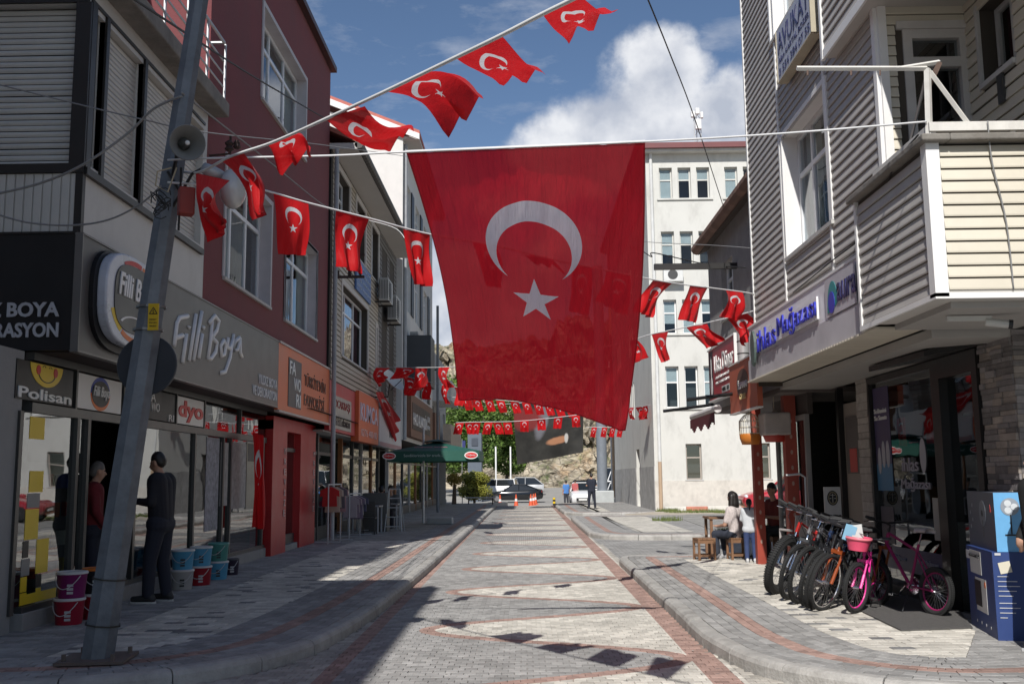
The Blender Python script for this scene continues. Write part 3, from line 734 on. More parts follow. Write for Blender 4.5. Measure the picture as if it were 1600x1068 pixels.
q = shell(UP, 14.2, YM1-.05, 3.0, 11.5, .9, 7); q.build('body', room, b2)
q = MB(); q.box(-12, -4.52, 14.0, YM1+.1, 11.55, 11.68); q.build('roof_edge', M('roof_edge_metal', (.05, .02, .02), .5), b2)
for i, (a, b, c, d) in enumerate(wins):
    q = MB(); t = .09
    UP.box(q, a-t, a-.001, c-.0, d+t, -.12, .025); UP.box(q, b+.001, b+t, c, d+t, -.12, .025); UP.box(q, a-.001, b+.001, d+.001, d+t, -.12, .02)
    q.build('window_surround', M('pale_surround', (.46, .44, .45), .7, var=.1), b2)
    window(UP, a+.002, b-.002, c+.002, d-.002, b2, cols=3 if i < 2 else 2, transom=.72, d=-.24, fw=.07, curtain={'spans': [(.05, .40)] if i == 1 else [(.02, .3), (.75, .98)], 'mat': curtain_m}, gm=wd_glass)
# ---- shop front under both
sf = thing('paint_shop', 'glazed paint shop front with grey plinth, posters and brand panels above the panes', 'shop front', (-5, 14, 0))
YSF = SH.px(413, 760)[0]-.02
SH.box(q, YC, YSF, .10, .30, -.25, .06); q.build('plinth', stone_plinth, sf, bevel=.01)
q = MB(); SH.box(q, 9.3, 9.98, .13, 2.93, -.3, .0); q.build('pier', M('grey_render', (.26, .26, .26), .8, bump=.3, var=.1), sf)
q = MB(); q.box(-9, -5.3, YC+.05, 23, .05, .10); q.build('shop_floor', M('shop_tiles', (.10, .095, .09), .3), sf)
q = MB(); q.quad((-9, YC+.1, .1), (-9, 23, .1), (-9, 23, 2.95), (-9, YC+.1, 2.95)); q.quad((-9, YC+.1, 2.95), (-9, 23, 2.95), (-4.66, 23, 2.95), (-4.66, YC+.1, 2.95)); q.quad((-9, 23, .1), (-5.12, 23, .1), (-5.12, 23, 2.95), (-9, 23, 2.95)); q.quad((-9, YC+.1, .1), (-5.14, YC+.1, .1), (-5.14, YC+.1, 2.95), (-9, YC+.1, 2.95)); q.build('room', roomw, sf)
def su(px, py=800): return SH.px(px, py)[0]
zt = SH.px(110, 640)[1]; zt = 2.36
mull = [su(22), su(113), su(130), su(207), su(300), su(345), su(357), su(408)]
q = MB()
for u in mull: SH.box(q, u-.035, u+.035, .30, zt-.04, -.05, .03)
SH.box(q, 10.13, YSF, zt-.04, zt+.06, -.06, .035); SH.box(q, 10.13, YSF, 2.86, 2.94, -.06, .03); SH.box(q, 10.13, YSF, .30, .36, -.04, .034)
for u in (su(117, 600), su(192, 600), su(228, 620), su(274, 630), su(318, 640), su(375, 650)): SH.box(q, u-.02, u+.02, zt+.06, 2.86, -.05, .031)
q.build('shop_frame', M('anodised_dark', (.07, .07, .068), .4, metal=.4), sf)
for a, b in ((0, 1), (3, 4), (4, 5), (5, 6), (6, 7)):
    g = MB(); SH.box(g, mull[a]+.035, mull[b]-.035, .36, zt-.04, -.02, -.012); g.build('pane', sh_glass, sf)
g = MB(); SH.box(g, mull[7]+.035, YSF, .36, zt-.04, -.02, -.012); g.build('pane', sh_glass, sf)
g = MB(); SH.box(g, mull[1]+.04, mull[2]-.04, .36, zt-.04, -.02, -.012); g.build('pane', sh_glass, sf)
# open glass door leaf swung inwards
q = MB(); ph = SH.pt(mull[2], 0); q.box(ph.x-.85, ph.x-.05, ph.y+.03, ph.y+.07, .2, .28); q.box(ph.x-.85, ph.x-.78, ph.y+.03, ph.y+.07, .281, 2.28); q.box(ph.x-.12, ph.x-.05, ph.y+.03, ph.y+.07, .281, 2.28); q.build('door', M('anodised_dark'), sf)
# transom panels and their print
def panel(a, b, mat, z0=zt+.08, z1=2.84, fr=SH, d=.012, par=sf, nm='brand_panel'):
    q = MB(); fr.box(q, a+.02, b-.02, z0, z1, -.01, d); return q.build(nm, mat, par)
def disc(fr, u, z, ru, rz, d, mat, par, nm='emblem', n=28, th=.004, a0=0, a1=2*math.pi, inner=0):
    q = MB(); r, nn = fr.axes()
    pts = [(u+ru*math.cos(a0+(a1-a0)*i/n), z+rz*math.sin(a0+(a1-a0)*i/n)) for i in range(n+(0 if a1-a0 > 6.2 else 1))]
    if inner: 
        pi_ = [(u+ru*inner*math.cos(a0+(a1-a0)*i/n), z+rz*inner*math.sin(a0+(a1-a0)*i/n)) for i in range(n+1)]; po = [(u+ru*math.cos(a0+(a1-a0)*i/n), z+rz*math.sin(a0+(a1-a0)*i/n)) for i in range(n+1)]
        for i in range(n): fr.ext(q, [po[i], po[i+1], pi_[i+1], pi_[i]], d, d+th)
    else: fr.ext(q, pts, d, d+th)
    return q.build(nm, mat, par)
yel = M('print_yellow', (.72, .50, .02), .5, var=.03); redp = M('print_red', (.55, .02, .02), .5, var=.03); blk = M('print_black', (.012, .012, .013), .5); whp = M('print_white', (.70, .70, .68), .5, var=.04)
blu = M('print_blue', (.03, .06, .35), .5, var=.03); org = M('print_orange', (.70, .17, .03), .5, var=.03)
a, b = su(22, 590), su(114, 590); po = panel(a, b, blk); c_ = (a+b)/2
disc(SH, c_, 2.835, .36, .235, .013, yel, po, 'smile_face', a0=math.pi, a1=2*math.pi)
disc(SH, c_-.19, 2.77, .045, .05, .018, redp, po, 'cheek'); disc(SH, c_+.19, 2.77, .045, .05, .018, redp, po, 'cheek')
disc(SH, c_, 2.765, .2, .12, .0185, blk, po, 'smile', a0=math.pi*1.08, a1=math.pi*1.92, inner=.92, th=.003)
for s_ in (-.07, .07): disc(SH, c_+s_, 2.80, .035, .025, .0185, blk, po, 'eye', a0=.2, a1=2.94, inner=.8, th=.003)
frtext(SH, 'Polisan', a+.06, zt+.095, (b-a)-.12, .115, whp, po, d=.013, off=.02)
a, b = su(118, 600), su(190, 600); po = panel(a, b, whp); c_ = (a+b)/2; zc = (zt+2.92)/2
disc(SH, c_, zc, .27, .20, .013, org, po, 'ring', a0=math.pi, a1=2*math.pi); disc(SH, c_, zc, .27, .20, .0131, blu, po, 'ring', a0=0, a1=math.pi); disc(SH, c_, zc, .25, .155, .0175, blk, po, 'oval')
frtext(SH, 'Filli Boya', c_-.22, zc-.07, .44, .16, letter_w, po, d=.023, shear=.25)
a, b = su(228, 620), su(274, 630); po = panel(a, b, blk)
frtext(SH, 'FA', a+.04, zt+.32, .26, .13, whp, po, d=.012); frtext(SH, 'WO', a+.16, zt+.19, .30, .12, whp, po, d=.012); frtext(SH, 'RI', b-.30, zt+.09, .2, .09, whp, po, d=.012)
a, b = su(275, 630), su(318, 640); po = panel(a, b, whp); frtext(SH, 'dyo', a+.07, zt+.11, (b-a)-.14, .32, redp, po, d=.012, off=.03)
a, b = su(192, 600), su(226, 610); panel(a, b, M('grey_board2', (.10, .10, .10), .5))
for a, b in ((su(320, 640), su(375, 650)), (su(377, 650), YSF)):
    g = MB(); SH.box(g, a, b, zt+.07, 2.85, -.02, -.012); g.build('pane', sh_glass, sf)
# vinyl strips on the first pane: yellow and black advertising blocks
rp = random.Random(5); a = su(24, 800)-.0
pcs = [(10.39, .75, 2.28, 2.05, yel), (10.44, .70, 1.72, 1.50, yel), (10.42, .62, 1.49, 1.34, M('print_grey', (.2, .2, .2), .5)), (10.40, .66, 1.33, 1.02, yel), (10.38, .28, 1.01, .84, blk), (10.67, .62, 1.01, .66, yel), (10.37, .4, .83, .66, M('print_grey')), (10.37, .3, .65, .50, yel), (10.68, .3, .65, .52, blk), (10.37, .32, .49, .38, yel), (10.70, .25, .51, .38, yel)]
for u, w, z1, z0, mm in pcs:
    w = w*.42; u -= .2; q = MB(); SH.box(q, u, u+w, z0, z1, -.0115, -.008); q.build('window_sticker', mm, sf)
q = MB(); SH.box(q, 10.17, 10.95, .37, .47, -.0115, -.007); q.build('window_sticker', yel, sf)
# posters further along
grp = M('poster_grey', (.30, .29, .28), .8, var=.35, scale=9); grq = M('poster_print', (.24, .24, .27), .8, var=.55, scale=14)
for (x0, x1, y0, y1, mm) in ((322, 342, 655, 830, grq), (345, 356, 690, 790, grp), (359, 384, 690, 795, grp), (385, 407, 690, 795, M('poster_cream', (.38, .35, .28), .8, var=.2)), (386, 400, 692, 720, blk)):
    u0, u1 = su(x0, 750), su(x1, 750); z1 = SH.px(x0, y0)[1]; z0 = SH.px(x0, y1)[1]; q = MB(); e = .003*(1+[322, 345, 359, 385, 386].index(x0)); SH.box(q, u0, u1, z0, min(z1, 2.3), -.011+e*.2, -.009+e); q.build('poster', mm, sf)
# goods inside
for r in (1,):
    y = 11.6+r*2.6
    q = MB(); q.box(-7.6, -7.2, y, y+1.9, .1, 1.9)
    so_ = q.build('display_shelf', M('shelf_grey', (.2, .2, .2), .6), sf)
    for k in range(4):
        for j in range(7):
            q = MB(); q.lathe([(.1, 0), (.105, .2), (.11, .21)], (-7.05, y+.15+j*.26, .25+k*.42), 10)
            if (k+j) % 2 == 0: q.build('paint_tin', [redp, whp, blu, org, yel][(k*3+j) % 5], so_)
# ---- sign boards
s1 = thing('sign_board', 'long charcoal sign board with the white Filli Boya script over the paint shop', 'sign', (-4.6, 14, 3)); ze0, ze1 = 2.95, 4.17
Y1 = 18.42
q = MB(); SG.box(q, 10.07, Y1, ze0, ze1, -.07, 0); q.build('board', grey_board, s1)
q = MB(); SG.box(q, 10.06, Y1, ze1, ze1+.02, -.08, .012); SG.box(q, 10.06, Y1, ze0-.02, ze0, -.08, .012); SG.box(q, 10.05, 10.069, ze0-.02, ze1+.02, -.07, .012); q.build('board_edge', M('board_edge_m', (.16, .155, .15), .4, metal=.4), s1)
u0, z_ = SG.px(277, 560); u1, _ = SG.px(376, 560)
for st_ in ([(760,500),(690,515),(668,560),(652,690),(645,750)], [(652,685),(718,662)], [(748,650),(715,890)], [(770,590),(768,600)], [(828,485),(770,872)], [(876,462),(806,872)], [(880,650),(850,852)], [(892,590),(888,606)], [(962,545),(950,700),(928,850)], [(940,560),(985,497),(1020,540),(1002,620),(962,680)], [(962,680),(1003,720),(992,800),(952,858),(925,842)], [(1060,700),(1034,750),(1040,835),(1066,820),(1078,740),(1060,700)], [(1096,680),(1090,760),(1112,768),(1138,690)], [(1142,655),(1112,850),(1072,965),(1035,975)], [(1192,680),(1152,715),(1148,790),(1176,782),(1196,690)], [(1196,680),(1198,800),(1213,842)]):
    q = MB(); q.tube([SG.pt(*SG.px(150+x_/5.34, 400+y_/5.34), .004) for x_, y_ in st_], .034, 8); q.build('script_stroke', letter_w, s1, smooth=True)
u0, _ = SG.px(394, 600); u1 = Y1-.12
frtext(SG, 'YILDIZ BOYA', u0+.35, 3.26, u1-u0-.35, .17, letter_g, s1, d=.002, off=.02); frtext(SG, 'VE DEKORASYON', u0, 3.04, u1-u0, .17, letter_g, s1, d=.002, off=.02)
# round lit emblem
uc, zc = SG.px(198, 482); uc = 11.12; zc = 3.62
def superell(u, z, ru, rz, n=40, k=3.0):
    o = []
    for i in range(n):
        t = 2*math.pi*i/n; c, s_ = math.cos(t), math.sin(t); o.append((u+ru*math.copysign(abs(c)**(2/k), c), z+rz*math.copysign(abs(s_)**(2/k), s_)))
    return o
sh1 = M('emblem_shell', (.50, .53, .60), .3, var=.2, scale=2)
e = thing('emblem_box', 'rounded light box emblem reading Filli Boya on the charcoal board', 'sign', SG.pt(uc, zc-.5))
q = MB(); SG.ext(q, superell(uc-.02, zc-.03, .84, .57), .001, .05); q.build('shadow_gap', black_board, e)
q = MB(); SG.ext(q, superell(uc, zc, .78, .52), .05, .16); q.build('casing', sh1, e, bevel=.02)
for (a0, a1, mm) in ((.45, 1.3, org), (1.35, 2.1, redp), (3.5, 4.1, yel), (4.15, 5.0, org), (5.05, 5.7, blu)): disc(SG, uc, zc, .70, .47, .161, mm, e, 'colour_band', a0=a0, a1=a1, inner=.88, th=.003)
q = MB(); SG.ext(q, superell(uc+.01, zc+.02, .60, .385, k=3), .162, .172); q.build('face', M('emblem_face', (.03, .03, .03), .4), e)
frtext(SG, 'Filli Boya', uc-.50, zc-.06, 1.0, .34, letter_w, e, d=.173, shear=.2, off=.02)
disc(SG, uc, zc-.30, .44, .13, .173, letter_w, e, 'swoosh', a0=.3, a1=2.85, inner=.88, th=.003)
# black board facing the camera
s2 = thing('sign_board', 'black sign board with grey capitals on the short side of the corner building', 'sign', (-6.5, 10, 3))
FB = Fr('F', 10.07); q = MB(); FB.box(q, -9.5, -4.67, ze0, ze1+.01, -.04, .0); q.build('board', black_board, s2)
q = MB(); FB.box(q, -9.5, -4.66, ze1+.011, ze1+.035, -.05, .01); q.build('board_edge', darkframe, s2)
x1 = ony(93, 490, 10.07).x; zA = ony(50, 495, 10.07).z; zB = ony(50, 527, 10.07).z
frtext(FB, 'YILDIZ BOYA', x1-1.24, zA, 1.24, .155, M('letter_silver', (.42, .43, .46), .5), s2, off=.03); frtext(FB, 'VE DEKORASYON', x1-1.40, zB, 1.40, .155, M('letter_silver'), s2, off=.03)
# orange board
s3 = thing('sign_board', 'orange sign board with a charcoal FAWORI tile next to the charcoal board', 'sign', (-4.6, 20, 3)); Y2 = 23.3
q = MB(); SG.box(q, Y1+.005, Y2, 2.90, 4.16, -.07, .0); q.build('board', M('orange_board', (.62, .14, .045), .45, var=.12, scale=1), s3)
q = MB(); SG.box(q, Y1+.005, Y2, 4.16, 4.20, -.07, .03); SG.box(q, Y1+.005, Y2, 2.86, 2.899, -.07, .03); q.build('board_edge', M('edge_pale', (.45, .40, .37), .5), s3)
ua, ub = SG.px(450, 600)[0], SG.px(470, 600)[0]
q = MB(); SG.box(q, ua, ub, 3.02, 3.98, .001, .012); q.build('tile', M('tile_charcoal', (.06, .06, .062), .5), s3); w = ub-ua
frtext(SG, 'FA', ua+.06, 3.66, w*.45, .26, whp, s3, d=.013, off=.01); frtext(SG, 'WO', ua+w*.38, 3.36, w*.55, .26, whp, s3, d=.013, off=.01); frtext(SG, 'RI', ua+w*.58, 3.05, w*.34, .26, whp, s3, d=.013, off=.01)
brn = M('letter_brown', (.10, .035, .02), .5); uc_ = SG.px(475, 600)[0]; ud = SG.px(508, 600)[0]
frtext(SG, "TÜRKİYE'NİN", uc_, 3.55, ud-uc_, .32, brn, s3, d=.002); frtext(SG, "FAWORİ'Sİ", uc_, 3.14, ud-uc_-.1, .32, brn, s3, d=.002)
# soffit under the boards
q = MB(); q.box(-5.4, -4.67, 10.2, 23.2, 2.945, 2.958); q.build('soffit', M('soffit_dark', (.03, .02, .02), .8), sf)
# ---- red framed entrance between the shops
en = thing('entrance_frame', 'red clad entrance with white letters down its posts and a pale closed door', 'entrance', (-5, 19, 0)); rd = M('red_cladding', (.40, .015, .018), .4, var=.08)
def col(px0, px1, z0=.13, z1=2.78, fr=SH, d0=-.02, d1=.14, nm='post', mat=rd, par=en):
    a, b = fr.px(px0, 760)[0], fr.px(px1, 760)[0]; q = MB(); fr.box(q, a, b, z0, z1, d0, d1); q.build(nm, mat, par); return a, b
c1 = col(414, 437, nm='post'); c2 = col(459, 483, nm='post')
q = MB(); SH.box(q, c1[0], c2[1], 2.60, 2.86, -.02, .145); q.build('lintel', rd, en)
q = MB(); SH.box(q, c1[1], c2[0], .13, .25, -.6, .1); q.build('step', stone_plinth, en)
q = MB(); SH.box(q, c1[1]+.02, c2[0], .25, 2.45, -.42, -.38); q.build('door', M('door_beige', (.22, .19, .165), .6), en)
q = MB(); SH.box(q, c1[1]+.001, c1[1]+.02, .25, 2.6, -.6, -.0); SH.box(q, c2[0]-.02, c2[0]-.001, .25, 2.6, -.37, -.0); q.build('reveal', rd, en)
for i, ch in enumerate('MREVİZE'):
    for (a, b) in (c1, c2): 
        u_ = b-.27; z0 = 2.12-i*.21; lettering(ch, Vector((SH.c+.145, u_, z0)), (0, 1, 0), (0, 0, 1), .16, .13, M('letter_faint', (.55, .42, .40), .6), en)
# ---- next boards: red, orange, white
def board(name, label, y0, y1, z0, z1, mat, d=.0, par=None, x=-4.6):
    f = Fr('L', x); t = thing(name, label, 'sign', (x, (y0+y1)/2, z0)); q = MB(); f.box(q, y0, y1, z0, z1, -.12, d); q.build('board', mat, t, bevel=.01); return t, f
t, f = board('sign_board', 'red shop board framing a small cream lettered panel next to the orange FAWORI board', 23.35, 26.9, 2.75, 3.95, M('red_board', (.42, .03, .04), .4))
q = MB(); f.box(q, 23.7, 26.2, 2.82, 3.62, .001, .02); q.build('panel', M('panel_cream', (.42, .38, .32), .6, var=.2, scale=5), t)
frtext(f, 'OCAKBAŞI', 23.85, 3.28, 2.1, .26, M('letter_darkred', (.25, .01, .01), .5), t, d=.021); frtext(f, '& Et Lokantası', 23.95, 2.90, 2.0, .22, blk, t, d=.021)
t, f = board('sign_board', 'orange board with pale lavender capitals between the red and the white board', 26.95, 30.6, 2.62, 4.0, M('orange_board2', (.60, .11, .03), .45, var=.1), d=.1)
frtext(f, 'KUMCA', 27.15, 3.2, 3.2, .5, M('letter_lavender', (.50, .46, .55), .5), t, d=.102, off=.02); frtext(f, '0276 400 00', 27.3, 2.78, 2.9, .2, M('letter_pink', (.7, .45, .4), .5), t, d=.102)
t, f = board('sign_board', 'white shop board with a dark word, left of the brown cafe board', 30.65, 36.2, 2.6, 3.75, M('white_board', (.50, .49, .48), .5, var=.1), d=.12)
q = MB(); f.box(q, 30.7, 36.1, 2.62, 2.75, .121, .128); q.build('stripe', M('faded_red', (.35, .2, .2), .6), t)
frtext(f, 'UĞUR', 32.9, 2.95, 1.4, .55, M('letter_dark', (.06, .06, .07), .5), t, d=.122)
# ---- siding building
b3 = thing('siding_building', 'beige clapboard building with a deep white soffit and curved gutter next to the maroon one', 'building', (-7, 27, 0)); sid = M('siding_beige', (.43, .37, .29), .55, var=.08, rand=.05, dirt=.08)
UP3 = Fr('L', -4.62); Ya, Yb = 23.45, 31.0
w4 = rq(UP3, (533, 520), (573, 560), (570, 650), (571, 470)); w4 = (w4[0], w4[1], 4.72, 6.55)
w5 = (UP3.px(588, 540)[0]-.2, 30.85, 4.4, 6.3)
uw = [(UP3.px(a, 330)[0], UP3.px(b, 330)[0], 7.75, 9.35) for a, b in ((527, 545), (556, 570), (580, 591))]
hol = [w4, w5]+uw
q = skin(UP3, Ya-.2, 35.5, 2.9, 9.6, hol, .3); q.build('wall', M('siding_back', (.06, .05, .04), .9), b3)
q = shell(UP3, Ya-.1, 35.4, 2.95, 9.55, 1.2, 7); q.build('body', room, b3)
slats(UP3, Ya, Yb, 3.98, 9.6, .13, b3, sid, hol, d=.004, gap=.02, name='siding_board')
slats(UP3, Yb+.02, 35.5, 3.4, 9.6, .16, b3, M('grey_cladding', (.16, .15, .14), .7), [(31.8, 33, 3.4, 9.2), (33.6, 34.8, 3.4, 9.2)], d=.004, gap=.02, name='siding_board')
for i, h in enumerate(hol):
    t_ = .14; q = MB(); UP3.box(q, h[0]-t_, h[0]-.001, h[2], h[3]+t_, -.1, .04); UP3.box(q, h[1]+.001, h[1]+t_, h[2], h[3]+t_, -.1, .04); UP3.box(q, h[0], h[1], h[3]+.001, h[3]+t_, -.1, .035); q.build('window_surround', M('surround_beige', (.50, .46, .42), .6), b3)
    window(UP3, h[0]+.003, h[1]-.003, h[2]+.003, h[3]-.003, b3, cols=3 if i == 0 else 2, transom=.7, d=-.22, fw=.05, curtain={'spans': [(.0, .98)], 'mat': M('curtain_wine', (.14, .02, .04), .8) if i == 0 else curtain_d}, gm=wd_glass)
for a, b in ((31.85, 32.95), (33.65, 34.75)):
    for z0 in (3.6, 6.3): window(UP3, a, b, z0, z0+2.2, b3, cols=2, d=-.1, sill=False, gm=wd_glass)
q = MB(); q.box(-6, -4.0, Ya-.15, 35.5, 9.6, 9.75); q.build('eave', M('soffit_white', (.48, .46, .43), .7, var=.1, scale=.6), b3)
q = MB(); n = 30
for i in range(56):
    y = Ya-.15+i*.215; q.tube([(-3.96, y, 9.72), (-3.96, y+.2, 9.72)], .11, 10)
q.build('gutter', M('gutter_dark', (.04, .035, .03), .5), b3)
rtile = M('roof_tile_dull', (.30, .10, .07), .9, var=.25, scale=8)
q = MB(); q.prism([(-4.0, Ya-.15, 9.77), (-4.0, 35.5, 9.77), (-9.5, 35.5, 12.2), (-9.5, Ya-.15, 12.2)], (0, 0, .12)); q.prism([(-4.62, Ya-.1, 9.76), (-9.5, Ya-.1, 9.76), (-9.5, Ya-.1, 11.9)], (0, 11.9, 0)); q.build('roof', rtile, b3)
q = MB()
q.tube([(-4.5, 23.32, .2), (-4.5, 23.32, 9.6)], .055, 10)
for z in (4.4, 5.4, 6.6, 7.8, 9): q.tube([(-4.5, 23.32, z), (-4.5, 23.32, z+.05)], .068, 10)
q.build('drainpipe', M('pipe_grey', (.30, .31, .32), .5, var=.2), b3)
q = MB(); z = 6.85
for zz_ in (7.0, 6.45): q.box(-4.6, -3.85, 23.62, 23.68, zz_, zz_+.06)
q.box(-4.25, -4.18, 23.62, 23.68, 6.5, 7.0); 
for xx in (-4.5, -4.2, -3.95): q.lathe([(.02, 0), (.045, .02), (.03, .06), (.045, .1), (.02, .13)], (xx, 23.65, 6.52), 8)
q.build('insulator_bracket', M('rusty_dark', (.05, .03, .025), .8), b3)
t = thing('sign_board', 'narrow blue sign with rows of white letters fixed flat on the beige siding', 'sign', (-4.55, 27, 6.6)); q = MB(); a, b = UP3.px(553, 400)[0], UP3.px(576, 400)[0]; UP3.box(q, a, b, 6.75, 7.65, .03, .08); q.build('board', M('blue_board', (.07, .14, .32), .5), t)
for k in range(4): frtext(UP3, 'DİŞ HEKİMİ', a+.1, 6.85+k*.2, b-a-.2, .11, M('letter_pale', (.4, .48, .6), .5), t, d=.081)
# ---- shared small fittings
def ac_unit(label, loc, fr, s=1., group='air conditioners on the left house fronts'):
    t = thing('air_conditioner', label, 'air conditioner', loc, group); u, z, d = loc[1], loc[2], 0
    f = Fr('L', loc[0]); pl = M('ac_white', (.42, .41, .38), .5, var=.1, dirt=.25); q = MB(); f.box(q, u, u+.8*s, z, z+.55*s, .12, .42); q.build('casing', pl, t, bevel=.015)
    q = MB()
    for k in range(9): f.box(q, u+.06*s, u+.52*s, z+(.05+k*.052)*s, z+(.065+k*.052)*s, .421, .432)
    q.lathe([(.2*s, 0), (.2*s, .008)], f.pt(u+.3*s, z+.28*s, .422), 20, ax=Matrix(((0, 0, 1), (0, 1, 0), (1, 0, 0)))); q.build('grille', M('ac_dark', (.05, .05, .05), .6), t)
    q = MB()
    for k in range(6): q.box(loc[0]+.14+k*.05, loc[0]+.155+k*.05, u-.012, u-.004, z+.06, z+.5*s)
    q.build('side_louvre', M('ac_dark'), t)
    q = MB(); f.box(q, u+.08, u+.12, z-.05, z-.001, 0, .45); f.box(q, u+.68*s, u+.72*s, z-.05, z-.001, 0, .45); q.build('bracket', darkframe, t)
    return t
ac_unit('air conditioner with upright louvres below the upper windows of the beige siding', (-4.6, 30.3, 7.1), None, 1.3)
ac_unit('lower, larger air conditioner fixed past the end of the beige siding', (-4.6, 32.2, 6.8), None, 1.5)
ac_unit('flat pale air conditioner mounted on the white house with black windows', (-4.45, 37.5, 6.3), None, 1.6)
q_ = thing('satellite_dish', 'white satellite dish beside the open window above the white board', 'satellite dish', (-4.3, 30.6, 4.1))
q = MB(); ax = Matrix.Rotation(rad(50), 3, 'Y') @ Matrix.Rotation(rad(20), 3, 'X'); q.lathe([(.0, .0), (.2, .02), (.36, .08), (.42, .13), (.40, .12), (.2, .0)], (-4.1, 30.4, 4.55), 20, ax=ax, caps=False); q.build('dish', M('dish_white', (.5, .5, .48), .5), q_, smooth=True)
q = MB(); q.tube([(-4.6, 30.5, 4.1), (-4.2, 30.5, 4.1), (-4.15, 30.45, 4.5)], .02, 6); q.tube([(-4.1, 30.4, 4.3), (-3.75, 30.25, 4.6)], .012, 6); q.build('mount', darkframe, q_)
# ---- white building with black windows
b4 = thing('white_building', 'tall white building with black shutters and a pink edged roof behind the beige one', 'building', (-7, 48, 0)); UP4 = Fr('L', -4.45); ww = M('white_plaster', (.60, .59, .56), .8, var=.06, dirt=.08)
hol = []
for r, z0 in enumerate((5.0, 8.0, 11.0)):
    for k in range(3): hol.append((37.0+k*3.4, 38.6+k*3.4, z0, z0+2.0))
q = skin(UP4, 36, 48, 3.0, 14.3, hol, .25); q.quad((-4.45, 36, 2.9), (-14, 36, 2.9), (-14, 36, 14.3), (-4.45, 36, 14.3)); q.prism([(-14, 36.01, 14.3), (-4.45, 36.01, 14.3), (-14, 36.01, 18.2)], (0, .2, 0)); q.quad((-4.45, 48, 2.9), (-14, 48, 2.9), (-14, 48, 14.3), (-4.45, 48, 14.3)); q.build('wall', ww, b4)
q = shell(UP4, 36.05, 48, 3.0, 14.2, .5, 9); q.build('body', room, b4)
bw_ = M('black_blind', (.02, .02, .022), .5)
for h in hol: 
    window(UP4, h[0]+.01, h[1]-.01, h[2]+.01, h[3]-.01, b4, cols=2, transom=.75, d=-.15, sill=False, gm=wd_glass)
    q = MB(); UP4.box(q, h[1]+.06, h[1]+.9, h[2], h[3], .01, .05); q.build('shutter', bw_, b4)
q = MB(); UP4.box(q, 36, 48, 14.3, 14.42, -.4, .62); q.build('eave', M('soffit_white'), b4)
q = MB(); q.prism([(-3.8, 35.8, 14.43), (-3.8, 48, 14.43), (-14.2, 48, 18.8), (-14.2, 35.8, 18.8)], (0, 0, .14)); q.build('roof', M('roof_pink', (.42, .13, .10), .8, var=.2), b4)
q = MB(); q.prism([(-3.8, 35.72, 14.2), (-3.8, 35.72, 14.42), (-14.2, 35.72, 18.79), (-14.2, 35.72, 18.5)], (0, .07, 0)); q.build('bargeboard', M('board_white', (.66, .65, .64), .5), b4)
q = MB(); q.tube([(-4.38, 36.3, 3), (-4.38, 36.3, 14.2)], .07, 8); q.build('drainpipe', M('pipe_grey'), b4)
q = MB(); UP4.box(q, 36.6, 38.2, 5.0, 6.9, .02, 1.0); q.build('bay_box', M('bay_dark', (.05, .055, .06), .5), b4)
# cafe board and ground floor
t, f = board('sign_board', 'brown framed cafe board with black panel and white capitals above the green parasol', 36.8, 45.5, 3.15, 4.75, M('brown_board', (.17, .085, .05), .6, var=.2), d=.25, x=-4.45)
q = MB(); f.box(q, 37.2, 44.2, 3.45, 4.45, .251, .262); q.build('panel', blk, t)
frtext(f, 'HACI ALAADDİN', 37.4, 3.62, 5.3, .62, whp, t, d=.263, off=.015); 
frtext(f, 'CAFE', 42.9, 4.0, 1.1, .25, whp, t, d=.263); frtext(f, 'RESTAURANT', 42.9, 3.7, 1.1, .16, whp, t, d=.263)
t, f = board('sign_board', 'small brown end board with a lit upright panel beside the cafe lettering', 45.6, 48.2, 2.9, 4.6, M('brown_board'), d=.35, x=-4.45)
q = MB(); f.box(q, 46.4, 47.2, 3.2, 4.2, .351, .36); q.build('panel', M('letter_cream', (.6, .45, .3), .5), t)
# ground floors beyond the entrance
gf = thing('shop_arcade', 'row of dark glazed shops under the coloured boards on the left pavement', 'shop front', (-5, 35, 0))
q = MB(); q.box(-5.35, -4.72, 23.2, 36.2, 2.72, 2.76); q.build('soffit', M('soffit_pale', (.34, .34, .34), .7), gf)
q = MB(); q.quad((-8, 20.9, .1), (-8, 59, .1), (-8, 59, 3.1), (-8, 20.9, 3.1)); q.quad((-8, 20.9, 3.1), (-8, 59, 3.1), (-4.5, 59, 3.1), (-4.5, 20.9, 3.1)); q.quad((-8, 20.9, .1), (-5.0, 20.9, .1), (-5.0, 20.9, 2.9), (-8, 20.9, 2.9)); q.quad((-8, 20.9, .12), (-8, 59, .12), (-5.0, 59, .12), (-5.0, 20.9, .12)); q.build('room', room, gf)
fm_ = [M('post_pale', (.45, .44, .42), .5), M('post_wood', (.30, .13, .05), .5), M('anodised_dark')]
ys_ = [20.95, 22.6, 24.4, 26.4, 27.6, 29.4, 31.0, 33.0, 34.6, 37, 39.2, 41.5, 44, 46.5, 49, 52, 55, 58.8]
